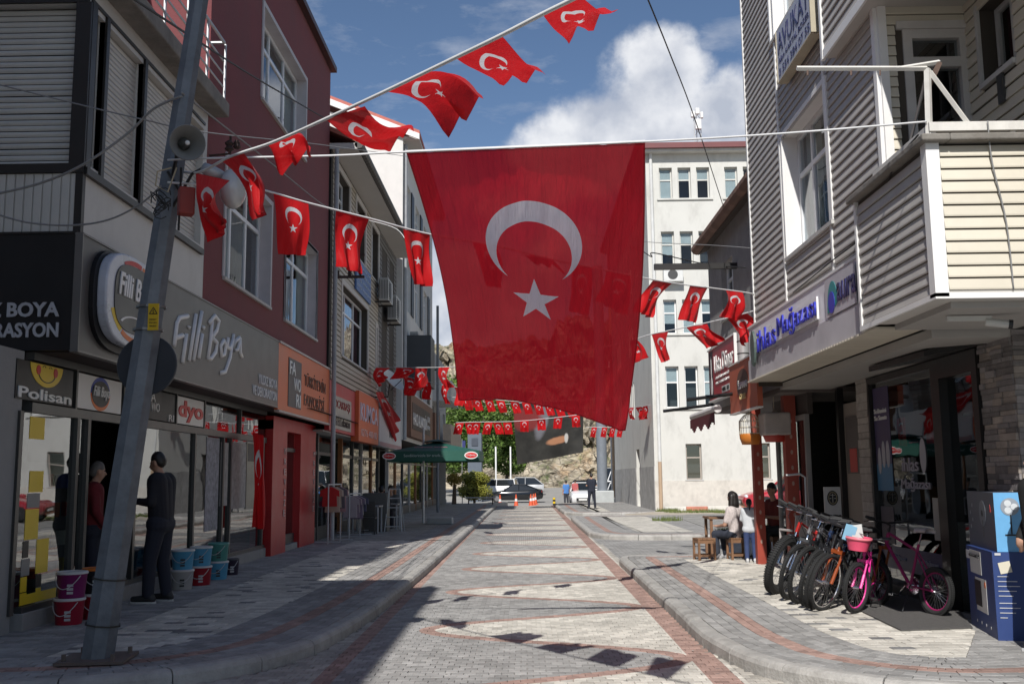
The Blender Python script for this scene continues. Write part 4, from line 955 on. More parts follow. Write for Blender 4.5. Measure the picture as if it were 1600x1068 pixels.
for i, (a, b) in enumerate(zip(ys_, ys_[1:])):
    q = MB(); SH.box(q, a-.06, a+.06, .13, 2.72, -.08, .04); q.build('post', fm_[i % 3] if i > 3 else fm_[2], gf)
    if i in (3, 8): continue
    g = MB(); SH.box(g, a+.06, b-.06, .45, 2.2, -.02, -.012); g.build('pane', sh_glass, gf); q = MB(); SH.box(q, a+.06, b-.06, 2.2, 2.28, -.05, .02); SH.box(q, a+.06, b-.06, .13, .45, -.05, .02); q.build('rail', fm_[2], gf)
    g = MB(); SH.box(g, a+.06, b-.06, 2.28, 2.7, -.02, -.012); g.build('pane', sh_glass, gf)
    if i % 2: q = MB(); SH.box(q, a+.1, b-.1, .5, 1.1, -.9, -.5); q.build('counter', [M('counter_wood', (.22, .10, .04), .5), whp, M('counter_red', (.25, .03, .02), .5)][i % 3], gf)
# upper floors above the arcade between y 31 and 36 are part of b3; roofline behind
# ---- far left end: pale block with balconies, grey tower, awnings
b5 = thing('pale_building', 'pale apartment block with a balcony at the far end of the left row', 'building', (-7, 66, 0)); UP5 = Fr('L', -4.7)
hol = [(50+k*3.6, 51.6+k*3.6, z0, z0+1.7) for k in range(3) for z0 in (3.6, 6.0)]
q = skin(UP5, 48.1, 59.4, 3.0, 8.2, hol, .25); q.quad((-4.7, 59.4, 0), (-12, 59.4, 0), (-12, 59.4, 8.2), (-4.7, 59.4, 8.2)); q.quad((-4.7, 48.1, 8.2), (-12, 48.1, 8.2), (-12, 59.4, 8.2), (-4.7, 59.4, 8.2)); q.build('wall', M('plaster_grey', (.42, .42, .41), .8, dirt=.1), b5)
for h in hol: window(UP5, h[0]+.01, h[1]-.01, h[2]+.01, h[3]-.01, b5, cols=2, sill=False, gm=wd_glass)
q = shell(UP5, 48.2, 59.3, 3.05, 8.1, .5, 6); q.build('body', room, b5)
q = MB(); UP5.box(q, 49, 54, 5.4, 5.55, 0, 1.1); UP5.box(q, 49, 54, 5.55, 6.4, 1.03, 1.1); UP5.box(q, 49, 49.06, 5.55, 6.4, 0, 1.02); q.build('balcony', M('balcony_white', (.55, .55, .54), .6), b5)
q = MB(); UP5.box(q, 50, 58, 3.0, 4.3, .6, 1.0); q.build('awning_box', M('awning_beige', (.45, .38, .30), .7), b5)
b6 = thing('grey_tower', 'plain blue grey slab standing in front of the green trees', 'building', (-3.9, 78, 0)); q = MB()
p0 = ony(735, 730, 78); p1 = ony(752, 676, 78); q.box(p0.x-.2, p1.x, 78, 80, -.3, p1.z); q.build('wall', M('slab_bluegrey', (.10, .12, .15), .6), b6); q = MB(); q.box(p0.x+.1, p0.x+.6, 77.95, 78, p1.z-1.0, p1.z-.4); q.build('louvre', M('slab_louvre', (.05, .06, .08), .6), b6)
t = thing('banner', 'narrow dark blue upright banner at the far corner of the left row', 'banner', (-4.8, 70, 0)); q = MB(); p0 = ony(722, 722, 66); p1 = ony(727, 688, 66); q.box(p0.x, p1.x, 66, 66.05, p0.z, p1.z); q.build('cloth', M('navy', (.02, .03, .14), .6), t); q = MB(); q.tube([(p0.x, 66.02, gz(0, 66)), (p0.x, 66.02, p1.z+.1)], .03, 6); q.build('pole', alu, t)
# ---- buildings beside and behind the camera on the left (they throw the near shade)
bb = thing('neighbour_building', 'tall plain building across the side street to the left of the viewer', 'building', (-8, 0, 0))
q = MB(); q.box(-16, -3.55, -9, 4.4, -.03, 10.1); q.build('wall', M('neighbour_wall', (.46, .42, .36), .85, bump=.3), bb)
q = MB(); q.box(-16, -5.85, -9, 4.2, 10.101, 12.7); q.build('roof_storey', M('neighbour_wall'), bb)
for z0 in (1, 4.2, 7.3):
    for k in range(4): q = MB(); q.box(-15+k*2.9, -13.2+k*2.9, 4.401, 4.44, z0, z0+1.7); q.build('window', wd_glass, bb)
# ================================================================ RIGHT SIDE BUILDINGS
FA = Fr('R', 3.5); GR = Fr('R', 4.6); BS = Fr('R', 3.35); BF = Fr('F', 7.9); RB = Fr('F', 9.22); WG = Fr('R', 4.36)
vinyl = M('vinyl_siding', (.58, .535, .44), .5, var=.06, scale=1.5, rand=.04, dirt=.10)
vinyl_shaded = M('vinyl_siding_shaded', (.42, .395, .365), .5, var=.08, scale=1.5, rand=.05, dirt=.16)  # darker copy of the siding: raking shade on street faces put into colour
trim = M('white_trim', (.74, .73, .71), .4, var=.05)
r1 = thing('clapboard_building', 'cream clapboard building with a corner balcony over the appliance shop', 'building', (6, 12, 0))
YR0, YR1 = 9.22, 14.74
lw = (FA.px(1298, 250)[0], FA.px(1229, 310)[0], FA.px(1240, 397)[1], FA.px(1217, 225)[1])
uwz = FA.px(1208, 67)[1]; uw_ = (FA.px(1284, 40)[0], FA.px(1206, 30)[0], uwz, uwz+1.75)
hol = [lw, uw_]
q = skin(FA, YR0, YR1, 3.05, 10.5, hol, .26, rmi=1)
q.quad((3.5, YR1, 2.9), (9, YR1, 2.9), (9, YR1, 10.5), (3.5, YR1, 10.5)); q.quad((3.5, YR0, 10.5), (9, YR0, 10.5), (9, YR1, 10.5), (3.5, YR1, 10.5))
dz0, dz1 = 3.1, ony(1400, 48, 9.22).z; dx0, dx1 = ony(1412, 100, 9.22).x, ony(1515, 100, 9.22).x
skin(RB, 3.5, 4.36, 3.05, 10.5, [(dx0, dx1-.001, 3.1, dz1)], .12, 0, q)
wy0, wy1 = WG.px(1590, 80)[0], WG.px(1533, 60)[0]; wz0, wz1 = WG.px(1548, 125)[1], WG.px(1535, 20)[1]+.05
wgh = [(max(8.3, wy0-.3), wy1, wz0, wz1)]
skin(WG, 5.5, YR0, 3.05, 10.5, wgh, .2, 0, q); q.quad((4.36, 5.5, 3.05), (9, 5.5, 3.05), (9, 5.5, 10.5), (4.36, 5.5, 10.5))
q.build('wall', [M('siding_back'), trim], r1)
q = MB(); q.box(4.6, 9, YR0+.25, YR1-.1, 3.05, 10.4); q.box(4.8, 9, 5.6, YR0+.2, 3.05, 10.4); q.build('body', room, r1)
trimY = [FA.px(1175, 330)[0]+.0, FA.px(1214, 100)[0], FA.px(1288, 100)[0], FA.px(1368, 100)[0]]
trimY[0] = YR1-.05
segs = [(YR0+.09, trimY[2]-.03), (trimY[2]+.03, trimY[1]-.03), (trimY[1]+.03, YR1-.07)]
for a, b in segs: slats(FA, a, b, 3.80, 9.6, .105, r1, vinyl_shaded, hol, d=.004, gap=.008, name='siding_board')
slats(RB, 3.52, 4.36, 3.1, 8.5, .105, r1, vinyl, [(dx0-.07, dx1+.05, 3.0, dz1+.07)], d=.004, gap=.008, name='siding_board')
slats(WG, 5.5, YR0, 4.2, 8.5, .115, r1, vinyl, wgh, d=.004, gap=.008, name='siding_board')
for y in (trimY[2], trimY[1], YR1-.04): q = MB(); FA.box(q, y-.028, y+.028, 3.78, 9.6, 0, .034); q.build('trim_strip', trim, r1)
q = MB(); FA.box(q, YR0-.001, YR0+.085, 3.1, 9.6, 0, .034); RB.box(q, 3.5, 3.58, 3.1, 9.6, 0, .034); q.build('corner_trim', trim, r1)
cw = {'spans': [(.62, .97)], 'mat': curtain_m}
window(FA, lw[0]+.004, lw[1]-.004, lw[2]+.004, lw[3]-.004, r1, cols=3, transom=.66, d=-.22, fw=.06, curtain=cw, gm=wd_glass)
window(FA, uw_[0]+.004, uw_[1]-.004, uw_[2]+.004, uw_[3]-.004, r1, cols=3, transom=.66, d=-.22, fw=.06, curtain=cw, gm=wd_glass)
for h in (lw, uw_):
    q = MB(); FA.box(q, h[0]-.06, h[0]-.001, h[2], h[3]+.06, 0, .036); FA.box(q, h[1]+.001, h[1]+.06, h[2], h[3]+.06, 0, .036); FA.box(q, h[0], h[1], h[3]+.001, h[3]+.06, 0, .035); q.build('window_trim', trim, r1)
q = MB(); WG.box(q, wgh[0][1]+.001, wgh[0][1]+.05, wgh[0][2]-.05, wgh[0][3]+.05, -.2, .03); WG.box(q, wgh[0][0], wgh[0][1], wgh[0][2]-.05, wgh[0][2]-.001, -.2, .05); q.build('window_trim', M('trim_shade', (.5, .49, .47), .5), r1)
window(WG, wgh[0][0], wgh[0][1]-.003, wgh[0][2]+.003, wgh[0][3]-.003, r1, cols=2, transom=None, d=-.19, fm=M('trim_shade'), gm=wd_glass, sill=False, curtain={'spans': [(.7, .98)], 'mat': M('curtain_wine')})
q = MB(); ty = WG.px(1565, 130)[0]; WG.box(q, ty-.10, ty, WG.px(1560, 170)[1], WG.px(1562, 110)[1], .02, .045); q.build('vent_slot', M('anodised_dark'), r1)
slats(Fr('F', 5.5), 4.38, 9, 3.1, 8.5, .115, r1, vinyl, d=.004, gap=.008, name='siding_board')
# balcony door
dr = MB(); RB.box(dr, dx0, dx0+.09, 3.1, dz1, -.1, .02); RB.box(dr, dx1-.09, dx1-.001, 3.1, dz1, -.1, .02); RB.box(dr, dx0+.09, dx1-.09, dz1-.09, dz1, -.1, .02)
zt_ = ony(1450, 90, 9.22).z; RB.box(dr, dx0+.09, dx1-.09, zt_-.10, zt_, -.1, .018); RB.box(dr, dx0+.09, dx1-.09, 3.1, 3.9, -.1, .015)
dfr = M('door_pvc', (.50, .48, .46), .4); dr = dr.build('door', dfr, r1)
for a, b in ((3.9, zt_-.10), (zt_, dz1-.09)): g = MB(); RB.box(g, dx0+.09, dx1-.09, a, b, -.05, -.04); g.build('pane', wd_glass, dr)
q = MB(); RB.box(q, dx0-.06, dx1+.04, dz1+.001, dz1+.08, -.02, .04); q.build('door_head', dfr, r1)
# balcony
bal = MB(); bal.box(3.35, 4.36, 7.9, YR0-.001, 2.982, 3.10); bal.build('balcony_floor', M('soffit_white', (.48, .46, .43), .7), r1)
q = MB(); q.box(3.36, 3.45, 7.91, 9.66, 3.101, 4.27); q.box(3.451, 5.5, 7.91, 7.99, 3.101, 4.27); q.box(3.36, 3.499, 9.221, 9.66, 3.0, 3.1); q.build('parapet', M('siding_back'), r1)
slats(BS, 7.97, 9.65, 3.03, 4.25, .101, r1, vinyl_shaded, d=-.006, gap=.008, name='siding_board')
slats(BF, 3.44, 5.5, 3.06, 4.25, .101, r1, vinyl, d=-.006, gap=.010, name='siding_board')
q = MB(); q.box(3.32, 3.43, 7.87, 7.98, 3.0, 4.28); q.build('corner_trim', trim, r1); q = MB(); q.box(3.325, 3.36, 9.64, 9.69, 2.98, 4.30); q.build('trim_strip', trim, r1)
q = MB(); q.box(3.32, 5.5, 7.87, 7.90, 2.985, 3.03); q.box(3.32, 3.35, 7.9, 9.69, 2.985, 3.03); q.build('drip_edge', trim, r1)
q = MB(); q.box(3.27, 3.50, 7.8, 9.75, 4.281, 4.34); q.box(3.501, 5.5, 7.8, 8.04, 4.281, 4.34); q.build('parapet_cap', concrete, r1, bevel=.012)
wpaint = M('white_rusty_paint', (.62, .60, .56), .5, var=.12, scale=5, dirt=.3)
def bar(a, b, r, par, mat=None, nm='rail', n=4):
    q = MB(); q.tube([a, b], r, n); return q.build(nm, mat or wpaint, par)
P = lambda x, y, d=7.9: ony(x, y, d)
zr = P(1500, 198).z
q = MB(); q.box(3.36, 5.5, 7.86, 7.93, zr-.045, zr+.03); q.build('hand_rail', wpaint, r1); q = MB(); q.box(3.36, 3.43, 7.94, 9.2, zr-.04, zr+.02); q.build('hand_rail', wpaint, r1)
for x in (3.40, 4.05): q = MB(); q.box(x-.02, x+.02, 7.88, 7.92, 4.34, zr-.045); q.build('baluster', wpaint, r1)
bar(P(1452, 215), P(1449, 108), .03, r1, nm='post'); bar(P(1245, 107), P(1448, 107), .022, r1, nm='clothes_arm'); bar(P(1400, 108), P(1468, 97), .02, r1, nm='brace'); bar(P(1453, 112), P(1512, 192), .022, r1, nm='brace'); bar(P(1468, 97), P(1448, 140, 8.0), .03, r1, M('rusty_steel', (.15, .10, .08), .8, bump=.5), nm='clamp'); bar(P(1446, 125, 8.0), P(1418, 240, 8.9), .014, r1, M('galvanised'), nm='stay')
for x in (1262, 1330, 1375): bar(P(x, 108), P(x, 118), .008, r1, M('rusty_steel'), nm='hook')
# upper balcony
q = MB(); q.box(3.35, 4.36, 6.3, 10.4, 6.12, 6.26); q.build('upper_balcony_floor', M('soffit_white'), r1); q = MB(); q.box(3.36, 3.44, 6.3, 10.4, 6.26, 7.3); q.box(3.45, 4.3, 6.3, 6.38, 6.26, 7.3); q.build('parapet', M('siding_back'), r1)
slats(BS, 6.3, 10.36, 6.2, 7.3, .105, r1, vinyl_shaded, d=-.005, gap=.008, name='siding_board'); q = MB(); q.box(3.32, 3.36, 10.37, 10.43, 6.10, 7.3); q.box(3.325, 3.35, 6.3, 10.37, 6.10, 6.2); q.build('trim_strip', trim, r1)
# sign band
ab = thing('sign_board', 'pale lilac sign band with raised blue letters and the aura panel under the clapboard', 'sign', (3.4, 12, 3)); AB = Fr('R', 3.42)
lil = M('lilac_board', (.72, .70, .74), .5, var=.06, dirt=.1)
q = MB(); AB.box(q, 9.7, 14.9, 3.05, 3.78, -.1, 0); q.build('board', lil, ab)
q = MB(); AB.box(q, 9.7, 14.9, 3.0, 3.30, .001, .02); q.build('apron', M('apron_grey', (.50, .48, .50), .5, dirt=.15), ab)
q = MB(); AB.box(q, 9.69, 14.91, 3.781, 3.81, -.1, .012); q.build('board_edge', trim, ab)
bluL = M('letter_blue', (.03, .04, .42), .4); 
ya = AB.px(1190, 555)[0]; yb = AB.px(1283, 510)[0]
zA = 3.33
for txt, y1_, y0_, in (('ihlas', ya, ya-(ya-yb)*.36), ('Mağazası', ya-(ya-yb)*.40, yb)):
    frtext(AB, txt, y1_, zA, y1_-y0_, .30 if txt == 'ihlas' else .34, bluL, ab, d=.047, off=.0, depth=.010)
q = MB(); AB.box(q, yb-.02, ya+.15, 3.36, 3.62, .022, .045); q.build('letter_backing', M('acrylic_white', (.80, .80, .80), .3), ab)
disc(AB, ya+.22, 3.42, .13, .26, .05, M('emblem_green', (.07, .10, .09), .5), ab, 'emblem', n=20, th=.03)
pa, pb = AB.px(1296, 480)[0], AB.px(1344, 440)[0]
q = MB(); AB.box(q, 9.95, pa+.05, 3.32, 3.74, .021, .028); q.build('aura_panel', M('panel_white', (.48, .46, .49), .45), ab)
disc(AB, pa-.22, 3.36, .19, .33, .029, M('emblem_teal', (.02, .24, .25), .45), ab, 'arch', a0=0, a1=math.pi*.92, inner=.45)
disc(AB, pa-.19, 3.46, .11, .12, .034, bluL, ab, 'dot'); ua_, ub_ = AB.px(1314, 480)[0], AB.px(1343, 450)[0]; frtext(AB, 'aura', ua_, 3.43, ua_-ub_, .20, M('letter_navy', (.02, .02, .09), .4), ab, d=.029, off=.01)
# soffits
sf_ = M('soffit_pale', (.34, .34, .34), .7)
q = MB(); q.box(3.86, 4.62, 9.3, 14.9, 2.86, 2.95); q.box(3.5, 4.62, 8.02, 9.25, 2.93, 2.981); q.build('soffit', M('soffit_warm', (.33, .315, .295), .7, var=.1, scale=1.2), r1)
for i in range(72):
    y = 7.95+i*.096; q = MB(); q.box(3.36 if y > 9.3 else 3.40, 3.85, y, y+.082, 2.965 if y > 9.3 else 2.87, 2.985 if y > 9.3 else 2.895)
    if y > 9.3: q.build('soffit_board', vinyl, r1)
# ground floor of the appliance shop
gs = thing('appliance_shop', 'dark glazed appliance shop with a slate clad corner pillar on the right', 'shop front', (4.8, 11, 0))
zc = 2.86; y0d, y1d, y1w, y1c = 9.98, 11.12, 13.18, 13.62
q = MB(); q.quad((8.5, 9.3, .11), (8.5, 17, .11), (8.5, 17, 3.0), (8.5, 9.3, 3.0)); q.quad((4.62, 9.3, 3.0), (8.5, 9.3, 3.0), (8.5, 17, 3.0), (4.62, 17, 3.0)); q.quad((4.66, 9.4, .12), (8.5, 9.4, .12), (8.5, 17, .12), (4.66, 17, .12)); q.quad((4.66, 17, .1), (8.5, 17, .1), (8.5, 17, 3), (4.66, 17, 3)); q.quad((4.66, 9.5, .1), (8.5, 9.5, .1), (8.5, 9.5, 3), (4.66, 9.5, 3)); q.quad((6.2, 14.6, .1), (8.5, 14.6, .1), (8.5, 14.6, 3), (6.2, 14.6, 3)); q.build('room', M('room_black', (.025, .022, .02), .9), gs)
pil = MB(); pil.box(4.62, 9, 9.32, 9.97, .0, 3.0); pil.build('pillar', M('mortar_dark', (.10, .095, .09), .9), gs)
sl = [M('slate_%s' % k, c, .85, var=.25, scale=9, bump=.8, bscale=40, rand=.18) for k, c in (('grey', (.22, .20, .195)), ('warm', (.28, .24, .21)), ('dark', (.15, .135, .13)))]
rs = random.Random(11); z = .13; cnt = 0
while z < 2.9:
    h = rs.choice((.045, .055, .07)); y = 9.30; x = 4.6
    while y < 9.97:
        w = min(rs.uniform(.14, .34), 9.97-y)
        if 9.97-y-w < .07: w = 9.97-y
        e = rs.uniform(0, .028); q = MB(); q.box(4.6-e, 4.62, y+.001, y+w-.002, z, z+h-.003); q.build('stone', rs.choice(sl), gs); y += w
    while x < 6.2:
        w = rs.uniform(.16, .38); e = rs.uniform(0, .028); q = MB(); q.box(x+.001, x+w-.002, 9.3-e, 9.32, z, z+h-.003); q.build('stone', rs.choice(sl), gs); x += w; cnt += 1
    z += h
dk = M('shop_frame_black', (.012, .011, .011), .35); 
def fbx(a, b, c, d, e=-.06, f=.04, nm='frame', mat=dk, par=gs, fr=GR):
    q = MB(); fr.box(q, a, b, c, d, e, f); return q.build(nm, mat, par)
fbx(y0d+.0, y0d+.12, .13, 2.84); fbx(y1d-.22, y1d, .13, 2.84); fbx(y0d+.12, y1d-.22, 2.62, 2.84); fbx(y1w-.05, y1w, .13, 2.84); fbx(y1d, y1w-.05, .13, .22); fbx(y1d, y1w-.05, 2.76, 2.84)
fbx(y0d+.12, y1d-.22, 1.55, 1.575, -.6, -.2, 'shelf', alu); fbx(y0d+.12, y1d-.22, .95, .975, -.6, -.2, 'shelf', alu)
fbx(y0d+.13, y1d-.23, 2.2, 2.24, -.7, -.2, 'shelf', alu)
g = MB(); GR.box(g, y1d, y1w-.05, .22, 2.76, -.02, -.012); g.build('pane', glass('dark_shop_glass', (.80, .86, .84), 2.0, .85), gs)
g = MB(); GR.box(g, y0d+.12, y1d-.22, .15, 2.62, -.06, -.052); g.build('door_glass', glass('dark_shop_glass'), gs)
q = MB(); q.prism([(4.6, 9.75, 2.86), (4.6, 11.3, 2.86), (4.05, 11.6, 2.78), (4.1, 10.1, 2.78)], (0, 0, .06)); q.build('canopy', dk, gs)
fbx(y1d+.05, y1w-.08, .42, .70, -.010, -.004, 'vinyl_band', M('vinyl_navy', (.035, .03, .10), .4)); 
for k in (0, 1): frtext(GR, 'İhlas Mağazası', y1w-.28-k*.95, .53, .62, .09, M('letter_faint2', (.30, .28, .32), .5), gs, d=-.002)
navy = M('poster_navy', (.05, .04, .10), .4); lb = M('poster_blue', (.05, .16, .28), .4)
pA, pB = y1w-.62, y1w-.08; fbx(pA, pB, 1.72, 2.70, -.010, -.006, 'poster', navy); fbx(pA, pB, 1.38, 1.719, -.010, -.006, 'poster', lb)
for k in range(3): disc(GR, pB-.13-k*.15, 1.82+(.02 if k else -.06), .06, .17, -.005, M('print_pale', (.34, .34, .37), .5), gs, 'print')
for k in range(2): frtext(GR, ('Su Devrimi', 'Su Sanatı')[k], pB-.04, 2.37-k*.09, .42, .06, whp, gs, d=-.005)
fbx(pA+.05, pB-.05, .72, 1.18, -.010, -.006, 'poster', M('poster_dark', (.05, .04, .06), .4, var=.6, scale=12))
frtext(GR, 'ihlas', y1d+1.10, 1.62, .5, .16, M('letter_faint2'), gs, d=-.008); frtext(GR, 'Mağazası', y1d+1.15, 1.38, .85, .16, M('letter_faint2'), gs, d=-.008)
fbx(y1d+.12, y1d+.27, .85, 1.32, -.010, -.005, 'notice', M('paper', (.36, .34, .30), .8)); 
disc(GR, y1d+.45, 1.80, .09, .2, -.006, M('print_pale'), gs, 'print')
for k, yy in ((0, y1d+1.2), (1, y1d+.2)):
    pass
fbx(y1w+.01, y1c, .13, 2.84, -.06, .03, 'pier_core', M('mortar_dark'))
z = .13
while z < 2.82:
    h = rs.choice((.09, .11, .13)); q = MB(); GR.box(q, y1w+.02, y1c, z, z+h-.006, .03, .035+rs.uniform(0, .015)); q.build('stone', M('slate_pale', (.33, .30, .27), .85, var=.25, scale=9, bump=.8, rand=.15), gs); z += h
fbx(y1c+.02, y1c+.85, .13, 2.6, -.1, -.05, 'side_door', M('door_beige')); fbx(y1c+.1, y1c+.75, 1.6, 2.4, -.049, -.03, 'door_panel', M('door_dark', (.09, .08, .075), .6))
fbx(y1c+.3, y1c+.6, 1.62, 1.95, -.029, -.025, 'notice', M('notice_red', (.40, .06, .05), .6)); fbx(y1c+.85, y1c+.95, .13, 2.84, -.06, .03)
# inside: two small strung flags are added with the bunting; a fridge block behind the glass
q = MB(); q.box(5.4, 5.95, 11.4, 12.0, .12, 1.75); q.box(5.395, 5.4, 11.43, 11.97, .14, .9); q.build('appliance', M('fridge_grey', (.22, .22, .22), .4, metal=.3), gs, bevel=.02)
q = MB(); q.box(5.4, 5.9, 12.2, 12.8, .12, .98); q.build('appliance', M('appliance_white', (.4, .4, .4), .4), gs, bevel=.02)
# ---- low house behind with gutter
r2 = thing('low_house', 'old low house with a deep clay gutter and kebab boards past the clapboard building', 'building', (6, 17.5, 0)); H2 = Fr('R', 3.86)
wn = (H2.px(1146, 450)[0], H2.px(1128, 450)[0], 4.55, 5.6)
plast = M('old_plaster', (.30, .29, .28), .9, var=.2, bump=.5, dirt=.3)
q = skin(H2, 14.92, 20.2, 2.9, 6.4, [wn], .2); q.quad((3.86, 20.2, 2.9), (9, 20.2, 2.9), (9, 20.2, 6.4), (3.86, 20.2, 6.4)); q.quad((4.7, 17.1, 0), (9, 17.1, 0), (9, 17.1, 2.9), (4.7, 17.1, 2.9)); q.quad((9, 14.9, 0), (9, 17.1, 0), (9, 17.1, 2.9), (9, 14.9, 2.9)); q.quad((3.86, 14.93, 2.91), (9, 14.93, 2.91), (9, 20.19, 2.91), (3.86, 20.19, 2.91)); q.prism([(3.86, 20.19, 6.4), (9, 20.19, 6.4), (6.4, 20.19, 8.1)], (0, -.1, 0)); q.build('wall', plast, r2)
q = MB(); q.box(4.2, 8.9, 14.95, 20.1, 3.05, 6.3); q.build('body', room, r2)
window(H2, wn[0]+.003, wn[1]-.003, wn[2], wn[3], r2, cols=2, transom=.7, d=-.15, gm=wd_glass)
q = MB(); q.prism([(3.66, 14.8, 6.28), (3.66, 20.3, 6.28), (6.4, 20.6, 8.3), (6.4, 14.8, 8.3)], (0, 0, .1)); q.prism([(9.4, 14.8, 6.4), (9.4, 20.6, 6.4), (6.4, 20.6, 8.31), (6.4, 14.8, 8.31)], (0, 0, .1)); q.build('roof', M('roof_tile_dull'), r2)
q = MB(); q.prism([(3.67, 14.85, 6.2), (3.67, 20.25, 6.2), (3.90, 20.25, 6.3), (3.90, 14.85, 6.3)], (0, 0, -.06)); q.build('eave', M('eave_wood', (.09, .07, .06), .9), r2)
for i in range(20):
    y = 14.85+i*.27; q = MB(); q.tube([(3.64, y, 6.26), (3.64, y+.255, 6.255)], .115, 10); q.build('gutter_section', M('gutter_clay', (.20, .12, .09), .8, rand=.2, dirt=.3), r2)
# rubble strip between the two buildings
rs = random.Random(4); z = 4.0
while z < 6.1:
    h = rs.uniform(.12, .2); y = 14.93
    while y < 15.5:
        w = min(rs.uniform(.15, .3), 15.52-y); q = MB(); H2.box(q, y, y+w-.015, z, z+h-.015, 0, .02+rs.uniform(0, .02)); q.build('stone', M('rubble', (.20, .17, .15), .9, rand=.25, bump=.6), r2); y += max(w, .05)
    z += h
# ground floor at x 4.3 with red posts
g2 = thing('kebab_shop', 'kebab shop with red posts, glass doors and an open counter under the low house', 'shop front', (4.3, 17, 0)); K = Fr('R', 4.25)
def kx(px_, py_=760): return K.px(px_, py_)[0]
q = MB(); q.box(3.87, 8.5, 14.9, 20.1, 2.82, 2.9); q.build('soffit', M('soffit_brown', (.14, .12, .11), .8), g2)
redpost = M('red_post', (.30, .05, .03), .5, var=.2, dirt=.15)
for nm, x, y, w in (('post', 3.92, 16.85, .075), ('post', 4.15, 15.6, .09)):
    q = MB(); q.box(x-w, x+w, y-w, y+w, .13, 2.82); po = q.build(nm, redpost, g2)
    for k in range(9):
        zz_ = .5+k*.24; disc(Fr('F', y-w), x, zz_, .02, .035, .001, M('motif_dull', (.4, .25, .2), .7), po, 'motif', n=10)
al2 = M('door_frame_grey', (.27, .26, .25), .45, metal=.3)
for a, b in ((15.0, 15.9), (15.9, 16.8)):
    q = MB(); K.box(q, a, a+.06, .13, 2.5, -.05, .02); K.box(q, b-.06, b-.001, .13, 2.5, -.05, .02); K.box(q, a+.06, b-.06, 2.42, 2.5, -.05, .02); K.box(q, a+.06, b-.06, .13, .3, -.05, .02); d = q.build('door', al2, g2)
    g = MB(); K.box(g, a+.06, b-.06, .3, 2.42, -.02, -.012); g.build('pane', sh_glass, d)
q = MB(); K.box(q, 14.95, 17.05, 2.5, 2.82, -.1, -.02); q.build('lintel', M('lintel_dark', (.06, .05, .045), .8), g2)
t = thing('sign_board', 'orange grill house board with dark emblem under the far end of the lilac band', 'sign', (3.5, 15.5, 2.6)); O = Fr('R', 3.52)
ya_, yb_ = 16.0, 14.25; q = MB(); O.box(q, 14.93, 16.9, 2.62, 3.42, -.08, 0); q.build('board', M('board_orange3', (.42, .10, .05), .5, var=.15), t); q = MB(); O.box(q, 14.92, 16.91, 2.60, 2.62, -.08, .02); O.box(q, 14.92, 16.91, 3.42, 3.44, -.08, .02); q.build('board_edge', trim, t)
disc(O, 15.9, 3.05, .42, .24, .001, M('print_brown', (.10, .05, .035), .6), t, 'emblem'); frtext(O, 'İLHAN', 16.2, 2.98, .62, .14, whp, t, d=.006); frtext(O, 'GRILL', 16.1, 2.80, .45, .09, M('letter_yellow', (.6, .45, .2), .5), t, d=.006)
t = thing('sign_board', 'red Usta Döner board with white words and a skewer emblem on the low house', 'sign', (3.45, 18.5, 3.2)); D = Fr('R', 3.62)
a_, b_ = D.px(1149, 560)[0], D.px(1108, 590)[0]; dz0_, dz1_ = 3.02, 3.98
q = MB(); D.box(q, a_, b_, dz0_, dz1_, -.1, 0); q.build('board', M('board_red3', (.36, .02, .035), .4), t); q = MB(); D.box(q, a_-.03, b_+.03, dz1_, dz1_+.03, -.1, .02); D.box(q, a_-.03, b_+.03, dz0_-.03, dz0_, -.1, .02); D.box(q, a_-.03, a_, dz0_, dz1_, -.1, .02); q.build('board_edge', trim, t)
W_ = b_-a_; frtext(D, 'Usta Döner', b_-W_*.24, dz0_+.48, W_*.70, .32, whp, t, d=.001, off=.01)
for k in range(2): frtext(D, ('ETLERİMİZ HELAL KESİMDİR', 'PAKET SERVİSİMİZ VARDIR')[k], b_-W_*.28, dz0_+.36-k*.10, W_*.6, .055, whp, t, d=.001)
q = MB(); D.box(q, a_+W_*.08, a_+W_*.5, dz0_+.06, dz0_+.18, .001, .006); q.build('number_plate', whp, t); frtext(D, '466 18 17', a_+W_*.48, dz0_+.085, W_*.36, .07, blk, t, d=.007)
q = MB(); D.box(q, b_-W_*.18, b_-.03, dz0_+.03, dz1_-.03, .001, .003); q.build('band', M('band_black', (.05, .01, .015), .5), t); disc(D, b_-W_*.11, dz0_+.25, .09, .18, .004, whp, t, 'skewer'); disc(D, b_-W_*.11, dz0_+.62, .03, .22, .0045, whp, t, 'skewer')
t = thing('awning', 'rolled white awning with a maroon valance under the Usta Döner board', 'awning', (3.5, 18.5, 2.7)); q = MB(); q.tube([(3.3, 16.9, 2.72), (3.3, 19.4, 2.72)], .07, 12); q.build('roll', M('awning_white', (.6, .58, .56), .7), t); q = MB()
for i in range(24):
    y = 16.9+i*.104; q.box(3.24, 3.245, y, y+.104, 2.45+.05*math.sin(i*.9), 2.66)
q.build('valance', M('valance_maroon', (.10, .01, .015), .8), t)
for k, yy in enumerate((16.7, 19.6)): bar((2.75, yy, 2.86), (3.75, yy, 2.98), .03, t, dk, nm='arm')
t = thing('wall_duct', 'bright metal flue pipe strapped to the low house above the orange board', 'pipe', (3.6, 15.8, 3.4)); y_ = 16.1
q = MB(); q.tube([(3.6, y_, 3.4), (3.6, y_, 4.05)], .1, 14); q.build('pipe', M('flue', (.55, .55, .55), .3, metal=.5), t, smooth=True, sharp=40); q = MB()
for z in (3.55, 3.75, 3.95): q.tube([(3.6, y_, z), (3.6, y_, z+.015)], .106, 14)
q.build('strap', darkframe, t)
